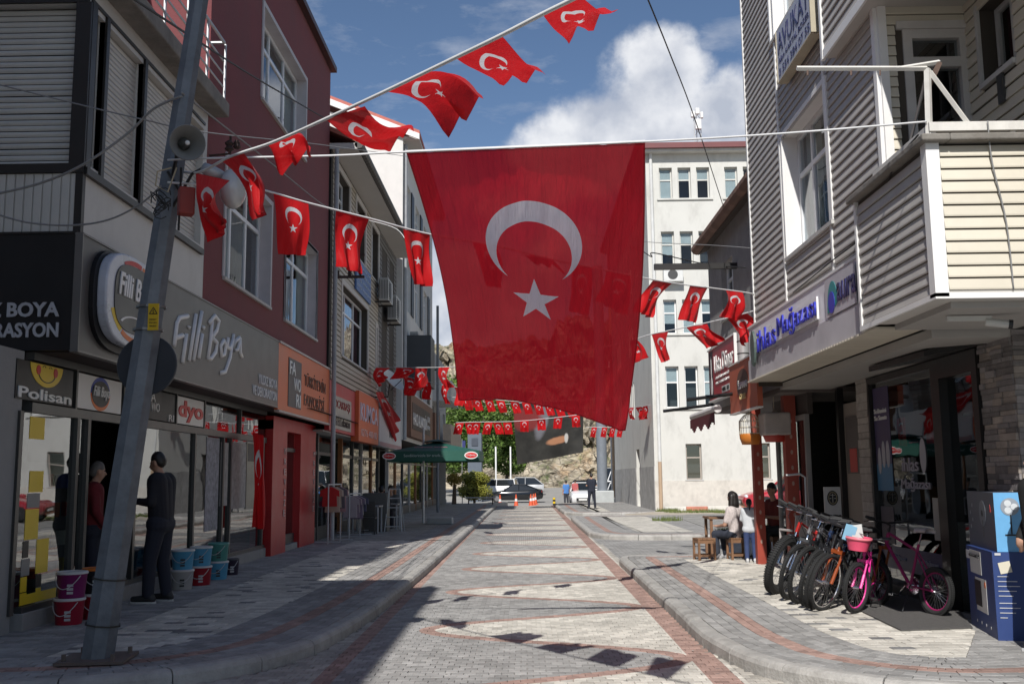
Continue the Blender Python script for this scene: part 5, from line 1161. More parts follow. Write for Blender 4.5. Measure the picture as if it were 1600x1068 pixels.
# bird cages
def cage(label, loc, r, h, mat_base, cover=False):
    t = thing('bird_cage', label, 'bird cage', loc, 'bird cages hung under the kebab shop eave'); x, y, z = loc
    q = MB(); q.lathe([(r*.8, 0), (r, .10), (r*1.02, .16), (r, .17)], (x, y, z), 16); q.build('tray', mat_base, t, smooth=True)
    q = MB()
    for k in range(22):
        a = 2*math.pi*k/22; c, s_ = math.cos(a), math.sin(a); q.tube([(x+r*c, y+r*s_, z+.16), (x+r*1.0*c, y+r*1.0*s_, z+h*.75), (x+r*.55*c, y+r*.55*s_, z+h*.93), (x+.02*c, y+.02*s_, z+h)], .0045, 4)
    for zz_ in (.35, .55, .75): q.tube([(x+r*math.cos(2*math.pi*k/20), y+r*math.sin(2*math.pi*k/20), z+h*zz_) for k in range(20)], .005, 4, closed=True)
    q.tube([(x, y, z+h), (x, y, 2.85)], .006, 5); q.build('bars', M('cage_wire', (.62, .58, .46), .5), t, kind='stuff')
    if cover:
        q = MB(); q.box(x-r*1.1, x+r*1.1, y-r*1.1, y+r*1.1, z+.1, z+h*.95); q.build('cover', M('cover_cloth', (.42, .38, .36), .9, var=.2), t, bevel=.03)
cage('white wire bird cage with an orange tray hanging at the outer corner', onx(1173, 694, 3.62), .17, .50, M('cage_orange', (.50, .16, .02), .5))
cage('bird cage under a pale cloth cover above a red tray, nearer the shop', onx(1212, 700, 3.95)+Vector((0, 0, .1)), .19, .48, M('tray_red', (.35, .03, .02), .5), True)
# ================================================================ CREAM BUILDING
cb = thing('cream_building', 'four storey cream plastered public building with grouped tall windows', 'building', (9, 50, 0)); CF = Fr('F', 43.0); cream = M('cream_plaster', (.57, .56, .52), .85, var=.05, scale=.8, bump=.25, bscale=20, dirt=.26)
xc = ony(1025, 803, 43).x; CS = Fr('R', xc); XE = xc+22; YE = 62.5
def fx(px, py=600): return ony(px, py, 43).x
x1a, x1b = fx(1040), fx(1061); pit = fx(1070)-x1a; wd = x1b-x1a; gp = 2.76*43/44
zrows = [(ony(1050, 310, 43).z, ony(1050, 262, 43).z), (ony(1050, 413, 43).z, ony(1050, 361.5, 43).z), (ony(1050, 521, 43).z, ony(1050, 468, 43).z), (ony(1050, 637, 43).z, ony(1050, 572, 43).z)]
hol = []; 
for (a, b) in zrows:
    for g_ in range(7):
        for k in range(3):
            x = x1a+g_*(pit*3+.42)+k*pit
            if x+wd < XE-.3: hol.append((x, x+wd, a, b))
gx = fx(1072, 720); gz0, gz1 = ony(1080, 749, 43).z, ony(1080, 693, 43).z
hg = [(gx+k*2.95, gx+k*2.95+.68, gz0, gz1) for k in range(7)]
zt2 = ony(1100, 240, 43).z
q = skin(CF, xc, XE, -.2, zt2, hol+hg, .28)
sh_ = []
for (a, b) in zrows[1:]:
    for y in (50, 50.75, 51.5, 56.5, 57.25, 58): sh_.append((y, y+.4, a, b))
sdoor = (48.5, 49.9, .12, 2.9)
skin(CS, 43, YE, -.2, zt2, sh_+[sdoor], .28, 0, q); q.quad((xc, YE, -.2), (XE, YE, -.2), (XE, YE, zt2), (xc, YE, zt2)); q.quad((XE, 43, 0), (XE, YE, 0), (XE, YE, zt2), (XE, 43, zt2)); q.build('wall', cream, cb)
q = MB(); q.box(xc+.9, XE-.1, 43.9, YE-.1, 0, zt2-.1); q.build('body', M('room_mid', (.07, .07, .07), .9), cb)
old = M('window_frame_old', (.55, .54, .50), .6, dirt=.2); blind = M('blind_grey', (.66, .66, .63), .8)
for i, h in enumerate(hol):
    if h[0] > 12.5: 
        continue
    w = window(CF, h[0]+.004, h[1]-.004, h[2]+.004, h[3]-.004, cb, cols=1, transom=.62, d=-.22, fw=.06, fm=trim if i > 25 else old, sill=False, gm=glass('far_glass', (.8, .85, .87), 1.6, .95))
    if random.random() < .9: q = MB(); zb = h[2]+(h[3]-h[2])*random.choice((0, 0, .3, .62)); CF.box(q, h[0]+.05, h[1]-.05, zb+.02, h[3]-.07, -.213, -.208); q.build('blind', blind, w)
for h in hg[:3]: window(CF, h[0]+.004, h[1]-.004, h[2]+.004, h[3]-.004, cb, cols=1, transom=.62, d=-.2, fw=.06, fm=M('frame_weathered', (.34, .30, .26), .8), gm=wd_glass)
for h in sh_: window(CS, h[0]+.004, h[1]-.004, h[2]+.004, h[3]-.004, cb, cols=1, transom=None, d=-.2, fw=.05, fm=old, sill=False, gm=wd_glass)
q = MB(); CS.box(q, sdoor[0], sdoor[1], .12, 2.9, -.25, -.2); q.build('door', M('door_dark'), cb)
for (a, b) in zrows:
    for g_ in range(3):
        x = x1a+g_*(pit*3+.42); q = MB(); CF.box(q, x-.12, x+pit*2+wd+.12, a-.08, a-.003, 0, .07); q.build('sill', cream, cb)
q = MB(); CF.box(q, xc-.0, XE, -.2, ony(1100, 750, 43).z, .002, .03); q.build('dado', M('dado_pinkish', (.58, .545, .49), .9, var=.12, dirt=.35), cb)
q = MB(); CS.box(q, 43, 48.4, -.2, 2.0, .002, .03); q.build('dado', M('dado_grey', (.40, .39, .375), .9, var=.3, dirt=.3), cb); q = MB(); CS.box(q, 50, YE, -.2, 2.0, .002, .03); q.build('dado', M('dado_grey'), cb)
q = MB(); q.box(xc-.35, XE+.6, 42.6, YE+.6, zt2, zt2+.12); q.build('eave', cream, cb); q = MB(); q.box(xc-.5, XE+.7, 42.45, YE+.7, zt2+.121, zt2+.36); q.build('fascia', M('fascia_maroon', (.16, .05, .05), .6), cb)
q = MB(); q.tube([(xc+.22, 42.92, .3), (xc+.22, 42.92, zt2)], .075, 10); q.build('drainpipe', M('pipe_white', (.60, .60, .58), .5, dirt=.25), cb); q = MB(); q.tube([(xc-.06, YE-.5, .3), (xc-.06, YE-.5, zt2)], .09, 8); q.build('drainpipe', M('pipe_rusty', (.42, .30, .20), .6), cb)
q = MB(); q.tube([(xc+.22, 42.92, -.1), (xc+.22, 42.92, 2.2)], .08, 10); q.build('drain_foot', M('pipe_rusty'), cb)
acx = fx(1035, 430); t = thing('air_conditioner', 'air conditioner hung under the second row of windows on the cream wall', 'air conditioner', (acx, 42.8, 9)); z_ = ony(1045, 442, 43).z; q = MB(); q.box(acx, acx+.85, 42.6, 42.95, z_, z_+.6); q.build('casing', M('ac_pale', (.6, .6, .58), .5), t, bevel=.02); q = MB(); q.lathe([(.22, 0), (.22, .01)], (acx+.4, 42.595, z_+.3), 18, ax=Matrix(((1, 0, 0), (0, 0, 1), (0, 1, 0)))); q.build('grille', M('ac_dark'), t)
# painted kerb and rough verge at the foot of the cream wall
t = thing('painted_kerb', 'low kerb in faded red and white blocks along the foot of the cream wall', 'kerb', (8, 42.4, 0)); kr, kw = M('kerb_red_paint', (.50, .20, .14), .8, dirt=.4), M('kerb_white_paint', (.60, .58, .53), .8, dirt=.4)
for i in range(12): q = MB(); q.box(xc+.3+i*.9, xc+1.19+i*.9, 42.3, 42.48, .1, .30); q.build('kerb_block', kr if i % 2 else kw, t, bevel=.02)
q = MB(); v = [(3.9, 39.2), (4.6, 38.6), (6.5, 38.5), (12, 38.5), (12, 42.3), (5.7, 42.3), (5.0, 41.0)]; q.prism([(x, y, -.02) for x, y in v], (0, 0, .147)); structure(q.build('verge', M('dusty_soil', (.38, .33, .26), .95, var=.25, bump=.8, scale=2)))
q = MB(); v = [(5.0, 25.3), (12, 25.3), (12, 38.5), (6.2, 38.5), (5.4, 36)]; q.prism([(x, y, .05) for x, y in v], (0, 0, .082)); structure(q.build('verge_paving', plain_paving('paving_worn', (.30, .29, .27), True)))
grass = leafmat('grass', (.07, .10, .02), (.16, .19, .05)); q = MB(); rg = random.Random(9)
for cxx, cyy, rr, nn in ((5.9, 41.8, .5, 260), (6.8, 40.5, 1.2, 500), (4.7, 33.3, .5, 200), (8.2, 39.5, .8, 250), (5.5, 26.5, .5, 260), (6.3, 28, .6, 180), (9.5, 41.8, 1.0, 300)):
    for _ in range(nn):
        a = rg.uniform(0, 6.28); d = rr*math.sqrt(rg.random()); x, y = cxx+d*math.cos(a), cyy+d*.7*math.sin(a); h = rg.uniform(.04, .18); l = rg.uniform(-.05, .05)
        q.add([(x-.012, y, .12), (x+.012, y, .12), (x+l, y+l, .13+h)], [(0, 1, 2)])
tag(q.build('grass', grass, kind='stuff'), 'patchy grass and weeds growing along the verge by the cream wall', 'grass')
# roof mast
t = thing('antenna_mast', 'lattice mast with white radio antennas on the cream building roof', 'antenna', (fx(1090, 220), 46, zt2+.6)); X = ony(1090, 220, 46).x; Z0 = zt2+.6; Z1 = ony(1090, 175, 46).z
q = MB()
for dx, dy in ((-.16, -.1), (.16, -.1), (0, .16)): q.tube([(X+dx, 46+dy, Z0), (X+dx, 46+dy, Z1)], .022, 5)
for k in range(6):
    z = Z0+(Z1-Z0)*k/6; z2 = Z0+(Z1-Z0)*(k+1)/6; q.tube([(X-.16, 45.9, z), (X+.16, 45.9, z2)], .012, 4); q.tube([(X+.16, 45.9, z), (X, 46.16, z2)], .012, 4)
q.build('lattice', M('mast_grey', (.4, .4, .4), .5, metal=.5), t)
for dx, dz, s_ in ((-.22, -.2, .18), (.2, -.25, .14), (0, -.05, .2)): q = MB(); q.box(X+dx-s_/2, X+dx+s_/2, 45.7, 45.88, Z1+dz-.15, Z1+dz+.15); q.build('antenna_box', trim, t, bevel=.03)
q = MB(); q.box(X-.12, X+.16, 45.7, 45.88, Z1-.95, Z1-.45); q.build('antenna_box', trim, t, bevel=.02)
# ================================================================ FLAGS
def flag_mat(name='flag_cloth', red=(.62, .010, .014), through=.10, trans=.42, ck=1., wr=False):
    m, nt, b = nodes_mat(name); T = NT(nt); uv = T.n('ShaderNodeUVMap'); sp = T.n('ShaderNodeSeparateXYZ'); T.L(uv.outputs[0], sp.inputs[0]); U, V = sp.outputs['X'], sp.outputs['Y']
    def circ(cu, cv, r):
        a = T.m('SUBTRACT', U, cu); c = T.m('SUBTRACT', V, cv); return T.m('LESS_THAN', T.m('ADD', T.m('MULTIPLY', a, a), T.m('MULTIPLY', c, c)), r*r*ck*ck)
    cres = T.m('MULTIPLY', circ(.5, .5, .25), T.m('SUBTRACT', 1, circ(.5, .5625, .2)))
    a = T.m('SUBTRACT', U, .5); c = T.m('SUBTRACT', .82, V); th = T.m('ARCTAN2', a, c); r = T.m('SQRT', T.m('ADD', T.m('MULTIPLY', a, a), T.m('MULTIPLY', c, c)))
    s = 2*math.pi/5; f = T.m('ABSOLUTE', T.m('SUBTRACT', T.m('FLOORED_MODULO', T.m('ADD', th, s/2), s), s/2))
    # edge from the tip (R,0) to the notch (r at 36 degrees)
    R0 = .125; ri = R0*.382; tx, ty = R0, 0; nx, ny = ri*math.cos(s/2), ri*math.sin(s/2); ex, ey = nx-tx, ny-ty; n_ = (ey, -ex); ln = math.hypot(*n_); n_ = (n_[0]/ln, n_[1]/ln); d = tx*n_[0]
    val = T.m('ADD', T.m('MULTIPLY', T.m('MULTIPLY', r, T.m('COSINE', f)), n_[0]), T.m('MULTIPLY', T.m('MULTIPLY', r, T.m('SINE', f)), n_[1]))
    star = T.m('LESS_THAN', val, d)
    hm = T.m('GREATER_THAN', T.m('MAXIMUM', T.m('ABSOLUTE', T.m('SUBTRACT', U, .5)), T.m('ABSOLUTE', T.m('SUBTRACT', T.m('DIVIDE', V, 1.5), .5))), .4935); w = T.m('MAXIMUM', cres, star); col = T.mix(w, red, (.93, .92, .94) if wr else (.66, .66, .68))
    col = T.mix(hm, col, tuple(c*.55 for c in red)); g = T.n('ShaderNodeNewGeometry'); mp = T.n('ShaderNodeMapping'); mp.inputs['Scale'].default_value = (9, .9, 1) if wr else (5, 5, .9); T.L(uv.outputs[0] if wr else g.outputs['Position'], mp.inputs['Vector']); mp.inputs['Rotation'].default_value = (0, 0, .12)
    n1 = T.noise(mp.outputs[0], 3.0, 6, .6); k = T.n('ShaderNodeVectorMath', operation='SCALE'); T.L(col, k.inputs[0]); T.L(T.rng(n1, .3, .7, .96, 1.04), k.inputs['Scale']); T.L(k.outputs[0], b.inputs['Base Color'])
    b.inputs['Roughness'].default_value = .5; b.inputs['Specular IOR Level'].default_value = .2; b.inputs['Sheen Weight'].default_value = .1
    bp = T.n('ShaderNodeBump'); bp.inputs['Strength'].default_value = .8 if wr else .55; bp.inputs['Distance'].default_value = .05 if wr else .02; T.L(n1, bp.inputs['Height']); T.L(bp.outputs[0], b.inputs['Normal'])
    tr = T.n('ShaderNodeBsdfTranslucent'); T.L(k.outputs[0], tr.inputs[0]); T.L(bp.outputs[0], tr.inputs['Normal']); tp = T.n('ShaderNodeBsdfTransparent'); tp.inputs[0].default_value = (1, .30, .30, 1)
    m1 = T.n('ShaderNodeMixShader'); m1.inputs[0].default_value = trans; T.L(b.outputs[0], m1.inputs[1]); T.L(tr.outputs[0], m1.inputs[2])
    m2 = T.n('ShaderNodeMixShader'); m2.inputs[0].default_value = through; T.L(m1.outputs[0], m2.inputs[1]); T.L(tp.outputs[0], m2.inputs[2]); T.L(m2.outputs[0], nt.nodes['Material Output'].inputs[0])
    return m
FM = flag_mat(through=.03); FMB = flag_mat('flag_cloth_large', (.92, .020, .04), through=.06, trans=.66, ck=.93, wr=True)
def cloth(name, h0, h1, f1, f0, mat, label, cat='flag', group=None, nu=14, nv=20, amp=.03, seed=0, sag=0., vmax=1.5, waves=2.2, fine=0., bend=0.):
    h0, h1, f1, f0 = map(Vector, (h0, h1, f1, f0)); rnd = random.Random(seed); ph = rnd.uniform(0, 6); ph2 = rnd.uniform(0, 6)
    nrm = (h1-h0).cross(f0-h0).normalized(); me = bpy.data.meshes.new(name); vs = []; uvs = []; fs = []
    for j in range(nv+1):
        v = j/nv
        for i in range(nu+1):
            u = i/nu; p = h0.lerp(h1, u).lerp(f0.lerp(f1, u), v)
            k = v**.8; p = p+nrm*(amp*k*(math.sin(waves*2*math.pi*u+ph+v*2)+.5*math.sin(waves*4.3*u+ph2-v*5)))+Vector((0, 0, -sag*math.sin(math.pi*v)*(1)))
            p += nrm*bend*math.sin(math.pi*min(1, v*1.1))*(.6+.5*u)
            if fine: p += nrm*fine*noise.fractal(Vector((u*9+seed, v*2.2, seed)), 1, 2, 4)
            vs.append(p); uvs.append((u, v*vmax))
    org = h0.lerp(h1, .5)
    for j in range(nv):
        for i in range(nu): a = j*(nu+1)+i; fs.append((a, a+1, a+nu+2, a+nu+1))
    me.from_pydata([v-org for v in vs], [], fs); ul = me.uv_layers.new(name='UVMap')
    for p in me.polygons:
        for li in p.loop_indices: ul.data[li].uv = uvs[me.loops[li].vertex_index]
    me.polygons.foreach_set('use_smooth', [True]*len(fs)); me.materials.append(mat)
    o = link(name, me, None, org); tag(o, label, cat, group); return o
class Line:
    def __init__(s, A, B): s.A = Vector(A); s.d = Vector(B)-Vector(A)
    def at(s, px, py, push=(0, 0)):
        A = s.A+Vector((push[0], push[1])); d = ray(px, py); n = Vector((-s.d.y, s.d.x)); t = (A.x*n.x+A.y*n.y)/(d.x*n.x+d.y*n.y); return Vector((d.x*t, d.y*t, CAMZ+d.z*t))
rope_w = M('white_rope', (.62, .62, .62), .6)
def rope(name, label, cat, pts, r=.006, mat=None, n=5, group=None):
    q = MB(); P3 = [Vector(p) for p in pts]; out = []
    for i in range(len(P3)-1):
        p0, p1, p2, p3 = P3[max(i-1, 0)], P3[i], P3[i+1], P3[min(i+2, len(P3)-1)]
        for k in range(6):
            t = k/6; out.append(.5*((2*p1)+(p2-p0)*t+(2*p0-5*p1+4*p2-p3)*t*t+(3*p1-p0-3*p2+p3)*t**3))
    out.append(P3[-1]); q.tube(out, r, n); o = q.build(name, mat or rope_w, None, smooth=True); return tag(o, label, cat, group)
LA = Line((-2.85, 8.3), (.3, 4.2)); LB = Line((-2.9, 8.3), (3.5, 14.7)); LC = Line((-4.6, 30), (3.5, 14.7)); LE = Line((-4.6, 36), (3.4, 22)); LF = Line((-5, 36), (6, 35)); LG = Line((-5, 42), (6, 43))
def bunting(L, name_lab, strpts, flags, group, r=.008, flip=1):
    rope('bunting_line', name_lab, 'rope', [L.at(*p) for p in strpts], r)
    for i, (h0, h1, f1, f0, dy, lab) in enumerate(flags):
        dy *= 1.0 if L is not LA else 3.2; a, b = L.at(*h0), L.at(*h1); c, d = L.at(*f1, push=(0, dy)), L.at(*f0, push=(0, dy)); w = (b-a).length
        cloth('bunting_flag', a, b, c, d, FM, lab, 'flag', group, nu=10, nv=12, amp=w*(.06+.08*((i*37) % 5)/4), bend=w*(-.12, .14, .06, -.16, .15, -.07)[i % 6], seed=i+int(h0[0]), sag=0)
A_f = [((306, 270), (359, 282), (354, 348), (337, 376), .1, 'drooping red bunting flag in front of the round street lamp'),
 ((346, 251), (380, 238), (411, 330), (405, 342), .1, 'narrow folded bunting flag between the street lamp and the maroon window'),
 ((416, 226), (457, 209), (494, 229), (440, 270), .15, 'crumpled bunting flag blown sideways over the maroon wall'),
 ((508, 186), (570, 166), (650, 195), (604, 234), .25, 'bunting flag streaming right in front of the pink roof edge'),
 ((601, 143), (659, 115), (757, 150), (700, 207), .25, 'bunting flag flying against the blue sky with its lower tip down'),
 ((711, 90), (783, 55), (853, 113), (780, 131), .25, 'backlit bunting flag twisted so that its crescent is nearly hidden'),
 ((847, 22), (906, -7), (966, 9), (888, 62), .25, 'bunting flag cut by the top edge of the picture below the cloud')]
bunting(LA, 'white tape line of flags rising from the street lamp pole to the upper right', [(262, 262), (306, 270), (359, 245), (416, 226), (457, 209), (508, 186), (601, 143), (711, 90), (783, 55), (847, 22), (906, -7), (990, -50), (1080, -100)], A_f, 'flags on the nearest line', .012)
cloth('bunting_flag', LA.at(985, -48), LA.at(1045, -80), LA.at(1120, -30, (0, .2)), LA.at(1040, 20-60, (0, .2)), FM, 'last bunting flag of the nearest line, above the picture', 'flag', 'flags on the nearest line', seed=44)
B_f = [((427, 301), (482, 317), (476, 399), (435, 397), .05, 'bunting flag hanging straight before the maroon wall between two windows'),
 ((525, 329), (577, 341), (566, 428), (529, 416), .05, 'bunting flag hanging before the beige siding and its blue sign'),
 ((630, 358), (672, 366), (671, 448), (645, 442), .05, 'bunting flag hanging beside the left edge of the giant flag'),
 ((738, 378), (775, 384), (782, 450), (758, 446), .05, 'bunting flag seen through the giant flag left of its crescent'),
 ((815, 398), (858, 404), (880, 422), (835, 410), .1, 'furled bunting flag seen through the giant flag inside its crescent'),
 ((893, 414), (925, 418), (918, 492), (888, 486), .05, 'bunting flag seen through the giant flag under the crescent tip'),
 ((948, 422), (985, 430), (975, 492), (932, 470), .05, 'bunting flag seen through the right part of the giant flag'),
 ((1020, 438), (1051, 442), (1018, 496), (994, 487), .05, 'bunting flag blown left, first to the right of the giant flag'),
 ((1078, 446), (1106, 449), (1089, 504), (1062, 499), .05, 'second bunting flag right of the giant flag before the cream windows'),
 ((1134, 453), (1160, 456), (1153, 502), (1127, 494), .05, 'bunting flag on the upper line closest to the clapboard corner')]
bunting(LB, 'sagging white line of flags from the street lamp pole to the clapboard corner', [(262, 285), (335, 290), (403, 296), (427, 301), (482, 317), (577, 341), (672, 366), (775, 384), (858, 404), (925, 418), (985, 430), (1051, 442), (1106, 449), (1160, 456), (1182, 460)], B_f, 'flags on the middle line', .010)
C_f = [((588, 574), (610, 575), (604, 590), (590, 604), .1, 'small crumpled flag at the left end of the long line near the satellite dish'),
 ((618, 574), (642, 574), (636, 590), (612, 592), .1, 'small flag folded sideways above the white board'),
 ((648, 575), (667, 574), (662, 602), (645, 612), .1, 'small flag blown left with a folded tip before the white house'),
 ((686, 573), (703, 573), (709, 605), (696, 606), .1, 'small flag near the lower left edge of the giant flag'),
 ((985, 532), (996, 531), (1012, 558), (986, 570), .1, 'triangular flag tip sticking out right from behind the giant flag'),
 ((1018, 522), (1044, 518), (1046, 562), (1036, 566), .1, 'narrow flag on the lower right line before the cream wall'),
 ((1072, 511), (1105, 506), (1134, 530), (1106, 545), .1, 'flag blown right on the lower right line, crescent readable'),
 ((1135, 497), (1167, 489), (1182, 520), (1161, 541), .1, 'flag at the clapboard corner above the Usta Döner board')]
bunting(LC, 'long white line of flags from the beige siding across to the clapboard corner', [(586, 574), (618, 574), (667, 574), (703, 573), (780, 570), (860, 560), (930, 545), (985, 532), (1018, 522), (1072, 511), (1135, 497), (1183, 484)], C_f, 'flags on the long line', .010)
E_f = []
names = ['left', 'next', 'third', 'fourth', 'fifth', 'sixth']
for k, (x0, x1, y) in enumerate(((600, 614, 580), (630, 645, 588), (659, 671, 594), (691, 703, 601), (709, 723, 604), (726, 740, 606))):
    E_f.append(((x0, y), (x1, y+3), (x1+(3 if k > 3 else -1), y+30), (x0+(4 if k > 2 else 1), y+29), .1, names[k]+' small flag of the second row beside the parasol side houses'))
bunting(LE, 'thin line of small flags just below the long line on the left', [(600, 580), (645, 590), (703, 603), (760, 608), (830, 606), (900, 598)], E_f, 'flags on the second row', .008)
far_pts = [(712, 660), (740, 659), (800, 658), (850, 654), (900, 648), (938, 642)]; F_f = []
for k, x in enumerate((712, 726, 738, 757, 770, 786, 813, 839, 866, 893)):
    y = 660 if x < 800 else 656-(x-813)*.09; tilt = (-4, 4, -3, -4, 5, 3, 0, 1, -2, 1)[k]
    F_f.append(((x, y), (x+13, y-.5), (x+13+tilt, y+18), (x+tilt, y+18), .1, ('leftmost', 'second', 'third', 'fourth', 'fifth', 'sixth', 'seventh', 'eighth', 'ninth', 'tenth')[k]+' tiny flag from the left on the line before the green trees'))
bunting(LF, 'white line of tiny flags crossing the street before the dark banner', far_pts, F_f, 'tiny flags on the far line', .010)
G_f = []
for k, x in enumerate((722, 738, 757, 775, 797, 815, 833, 850, 866, 883)):
    y = 626+k*1.2; G_f.append(((x, y-4), (x+13, y-4), (x+18, y+14), (x+6, y+15), .1, ('first', 'second', 'third', 'fourth', 'fifth', 'sixth', 'seventh', 'eighth', 'ninth', 'tenth')[k]+' tiny flag from the left peeping out under the giant flag'))
bunting(LG, 'thin line of tiny flags hidden behind the hem of the giant flag', [(700, 620), (760, 623), (840, 630), (900, 636), (945, 640)], G_f, 'tiny flags under the giant flag', .010)
H_f = []
for k, x in enumerate((941, 954, 966, 925)):
    H_f.append(((x, 667), (x+8, 667), (x+5, 683), (x-3, 682), .1, ('first', 'second', 'third', 'leftmost')[k]+' tiny dark red flag beside the thick grey mast'))
bunting(Line((-5, 52), (6, 50)), 'short thin line of flags at the grey mast', [(915, 667), (941, 667), (975, 668)], H_f, 'tiny flags at the grey mast', .010)
J_f = [((984, 636), (991, 636), (990, 655), (984, 654), .1, 'tiny flag at the edge of the grey cream side wall'), ((993, 636), (1002, 635), (1010, 654), (997, 656), .1, 'tiny crossed flag on the cream side wall'), ((1004, 634), (1012, 633), (1009, 655), (1000, 652), .1, 'tiny curled flag nearest the cream corner pipe')]
bunting(Line((4.9, 46), (5.5, 43)), 'short line of flags strung along the cream side wall', [(978, 637), (1000, 635), (1016, 632)], J_f, 'tiny flags on the cream side wall', .008)
# the giant flag
tl, tr_ = ony(635, 239, 8.0), ony(1008, 223, 7.9)
bl, br = ony(716, 628, 9.9), ony(978, 676, 10.2)
def big_flag():
    me = bpy.data.meshes.new('giant_flag'); nu, nv = 90, 110; vs = []; uvs = []; fs = []
    for j in range(nv+1):
        v = j/nv
        for i in range(nu+1):
            u = i/nu; p = tl.lerp(tr_, u).lerp(bl.lerp(br, u), v)
            edge = abs(2*u-1)
            p.x += (.10*math.sin(math.pi*v)*(1 if u > .5 else .35)*edge**2)*(1 if u > .5 else -1)*.7
            p.z += .13*math.sin(math.pi*min(1, u*1.05))*v**4; p.x += .10*math.sin(math.pi*v)*max(0, 1-u*2.2)
            bel = .30*math.sin(math.pi*v)*(1-.5*edge)
            r_ = .006*v*math.sin(u*19+v*2.2+.6*math.sin(v*6))+.004*v*math.sin(u*43-v*3)+.02*v*v*math.sin(u*7+1)+.03*max(0, u-.8)*max(0, v-.6)*math.sin((u*2+v)*38)*4
            r_ += .03*max(0, u-.72)*v*math.sin((u*.8+v*.35)*60)+.012*math.exp(-v*7)*math.sin(u*44)*0
            r_ += .009*v*noise.noise(Vector((u*30+v*3, v*2.5, 2)))+.010*max(0, v-.55)*noise.noise(Vector((u*22-v*14, v*9, 7)))*(1+3*max(0, u-.7))
            r_ += .006*noise.fractal(Vector((u*9+v*1.2, v*2.6-u*1.5, 4)), 1, 2.1, 4)*min(1, v*3)
            r_ += .012*(1-v)**3*noise.noise(Vector((u*26+v*20*(.5-u), 1, 1)))
            p += Vector((0, .72, .69))*(bel*.4+r_); vs.append(p); uvs.append((u, v*1.5))
    for j in range(nv):
        for i in range(nu): a = j*(nu+1)+i; fs.append((a, a+1, a+nu+2, a+nu+1))
    org = tl.copy(); me.from_pydata([v-org for v in vs], [], fs); ul = me.uv_layers.new(name='UVMap')
    for p in me.polygons:
        for li in p.loop_indices: ul.data[li].uv = uvs[me.loops[li].vertex_index]
    me.polygons.foreach_set('use_smooth', [True]*len(fs)); me.materials.append(FMB)
    o = link('giant_flag', me, None, org); tag(o, 'giant red flag with white crescent and star hung across the middle of the street', 'flag')
    q = MB(); q.tube([tl+Vector((0, 0, .012)), tr_+Vector((0, 0, .012))], .012, 6); h = q.build('hem_tape', rope_w, None); h.parent = o; h.location = -org
big_flag()
rope('flag_rope', 'white rope carrying the giant flag from the pole to the balcony rail', 'rope', [ony(262, 250, 8.2), ony(335, 247, 8.1), ony(520, 243, 8.05), tl+Vector((0, 0, .01)), tr_+Vector((0, 0, .01)), ony(1230, 208, 7.9), ony(1448, 190, 7.88)], .009)
# dark banner far down the street
def banner():
    m, nt, b = nodes_mat('banner_print'); T = NT(nt); uv = T.n('ShaderNodeUVMap'); sp = T.n('ShaderNodeSeparateXYZ'); T.L(uv.outputs[0], sp.inputs[0]); U, V = sp.outputs['X'], sp.outputs['Y']
    def ell(cu, cv, ru, rv, sl=0.):
        a = T.m('DIVIDE', T.m('ADD', T.m('SUBTRACT', U, cu), T.m('MULTIPLY', T.m('SUBTRACT', V, cv), sl)), ru); c = T.m('DIVIDE', T.m('SUBTRACT', V, cv), rv); return T.rng(T.m('ADD', T.m('ADD', T.m('MULTIPLY', a, a), T.m('MULTIPLY', c, c)), T.m('MULTIPLY', T.noise(uv.outputs[0], 9, 5), .9)), 1.0, 1.7, 1, 0)
    n1 = T.noise(uv.outputs[0], 4, 5); col = T.mix(T.rng(n1, .35, .7), (.010, .010, .009), (.035, .034, .030)); col = T.mix(ell(.40, .30, .10, .34, .18), col, (.14, .14, .16)); col = T.mix(ell(.18, .28, .22, .2), col, (.18, .02, .02)); col = T.mix(ell(.62, .70, .16, .07, .4), col, (.36, .17, .09)); col = T.mix(ell(.75, .68, .03, .09), col, (.45, .44, .42))
    T.L(col, b.inputs['Base Color']); b.inputs['Roughness'].default_value = .6
    o = cloth('street_banner', ony(801, 630, 50), ony(912, 624, 50), ony(911, 706, 50.4), ony(808, 726, 50.6), m, 'dark printed banner with a pale panel and a hand, hung above the road end', 'banner', nu=24, nv=16, amp=.06, vmax=1.0, waves=1.4)
banner()
rope('banner_rope', 'rope holding the dark banner across the far end of the street', 'rope', [(-4.4, 50, 5.0), ony(801, 630, 50), ony(912, 624, 50), (5.4, 50, 5.6)], .01)
# hanging flag by the red entrance
f_ = Fr('L', -4.93); a = onx(395, 676, -4.9); b_ = onx(411, 676, -4.75)
cloth('hanging_flag', a, onx(412, 679, -4.62), onx(413, 828, -4.66), onx(398, 822, -4.85), FM, 'long flag with a white crescent hanging beside the red entrance post', 'flag', amp=.05, seed=3, nu=14)
cloth('hanging_flag', onx(587, 612, -4.4), onx(598, 612, -4.3), onx(622, 655, -4.3), onx(618, 690, -4.4), FM, 'limp flag draped over the corner of the white shop board', 'flag', amp=.08, seed=8)
for k, (u_, lab) in enumerate(((12.50, 'small flag hung inside the appliance shop window, the farther of two'), (11.62, 'small flag hung inside the appliance shop window, nearer the door'))):
    cloth('window_flag', (4.68, u_+.0, 2.28), (4.68, u_-.26, 2.28), (4.68, u_-.24, 1.93), (4.68, u_+.02, 1.93), FM, lab, 'flag', 'flags in the appliance shop window', amp=.02, seed=k)
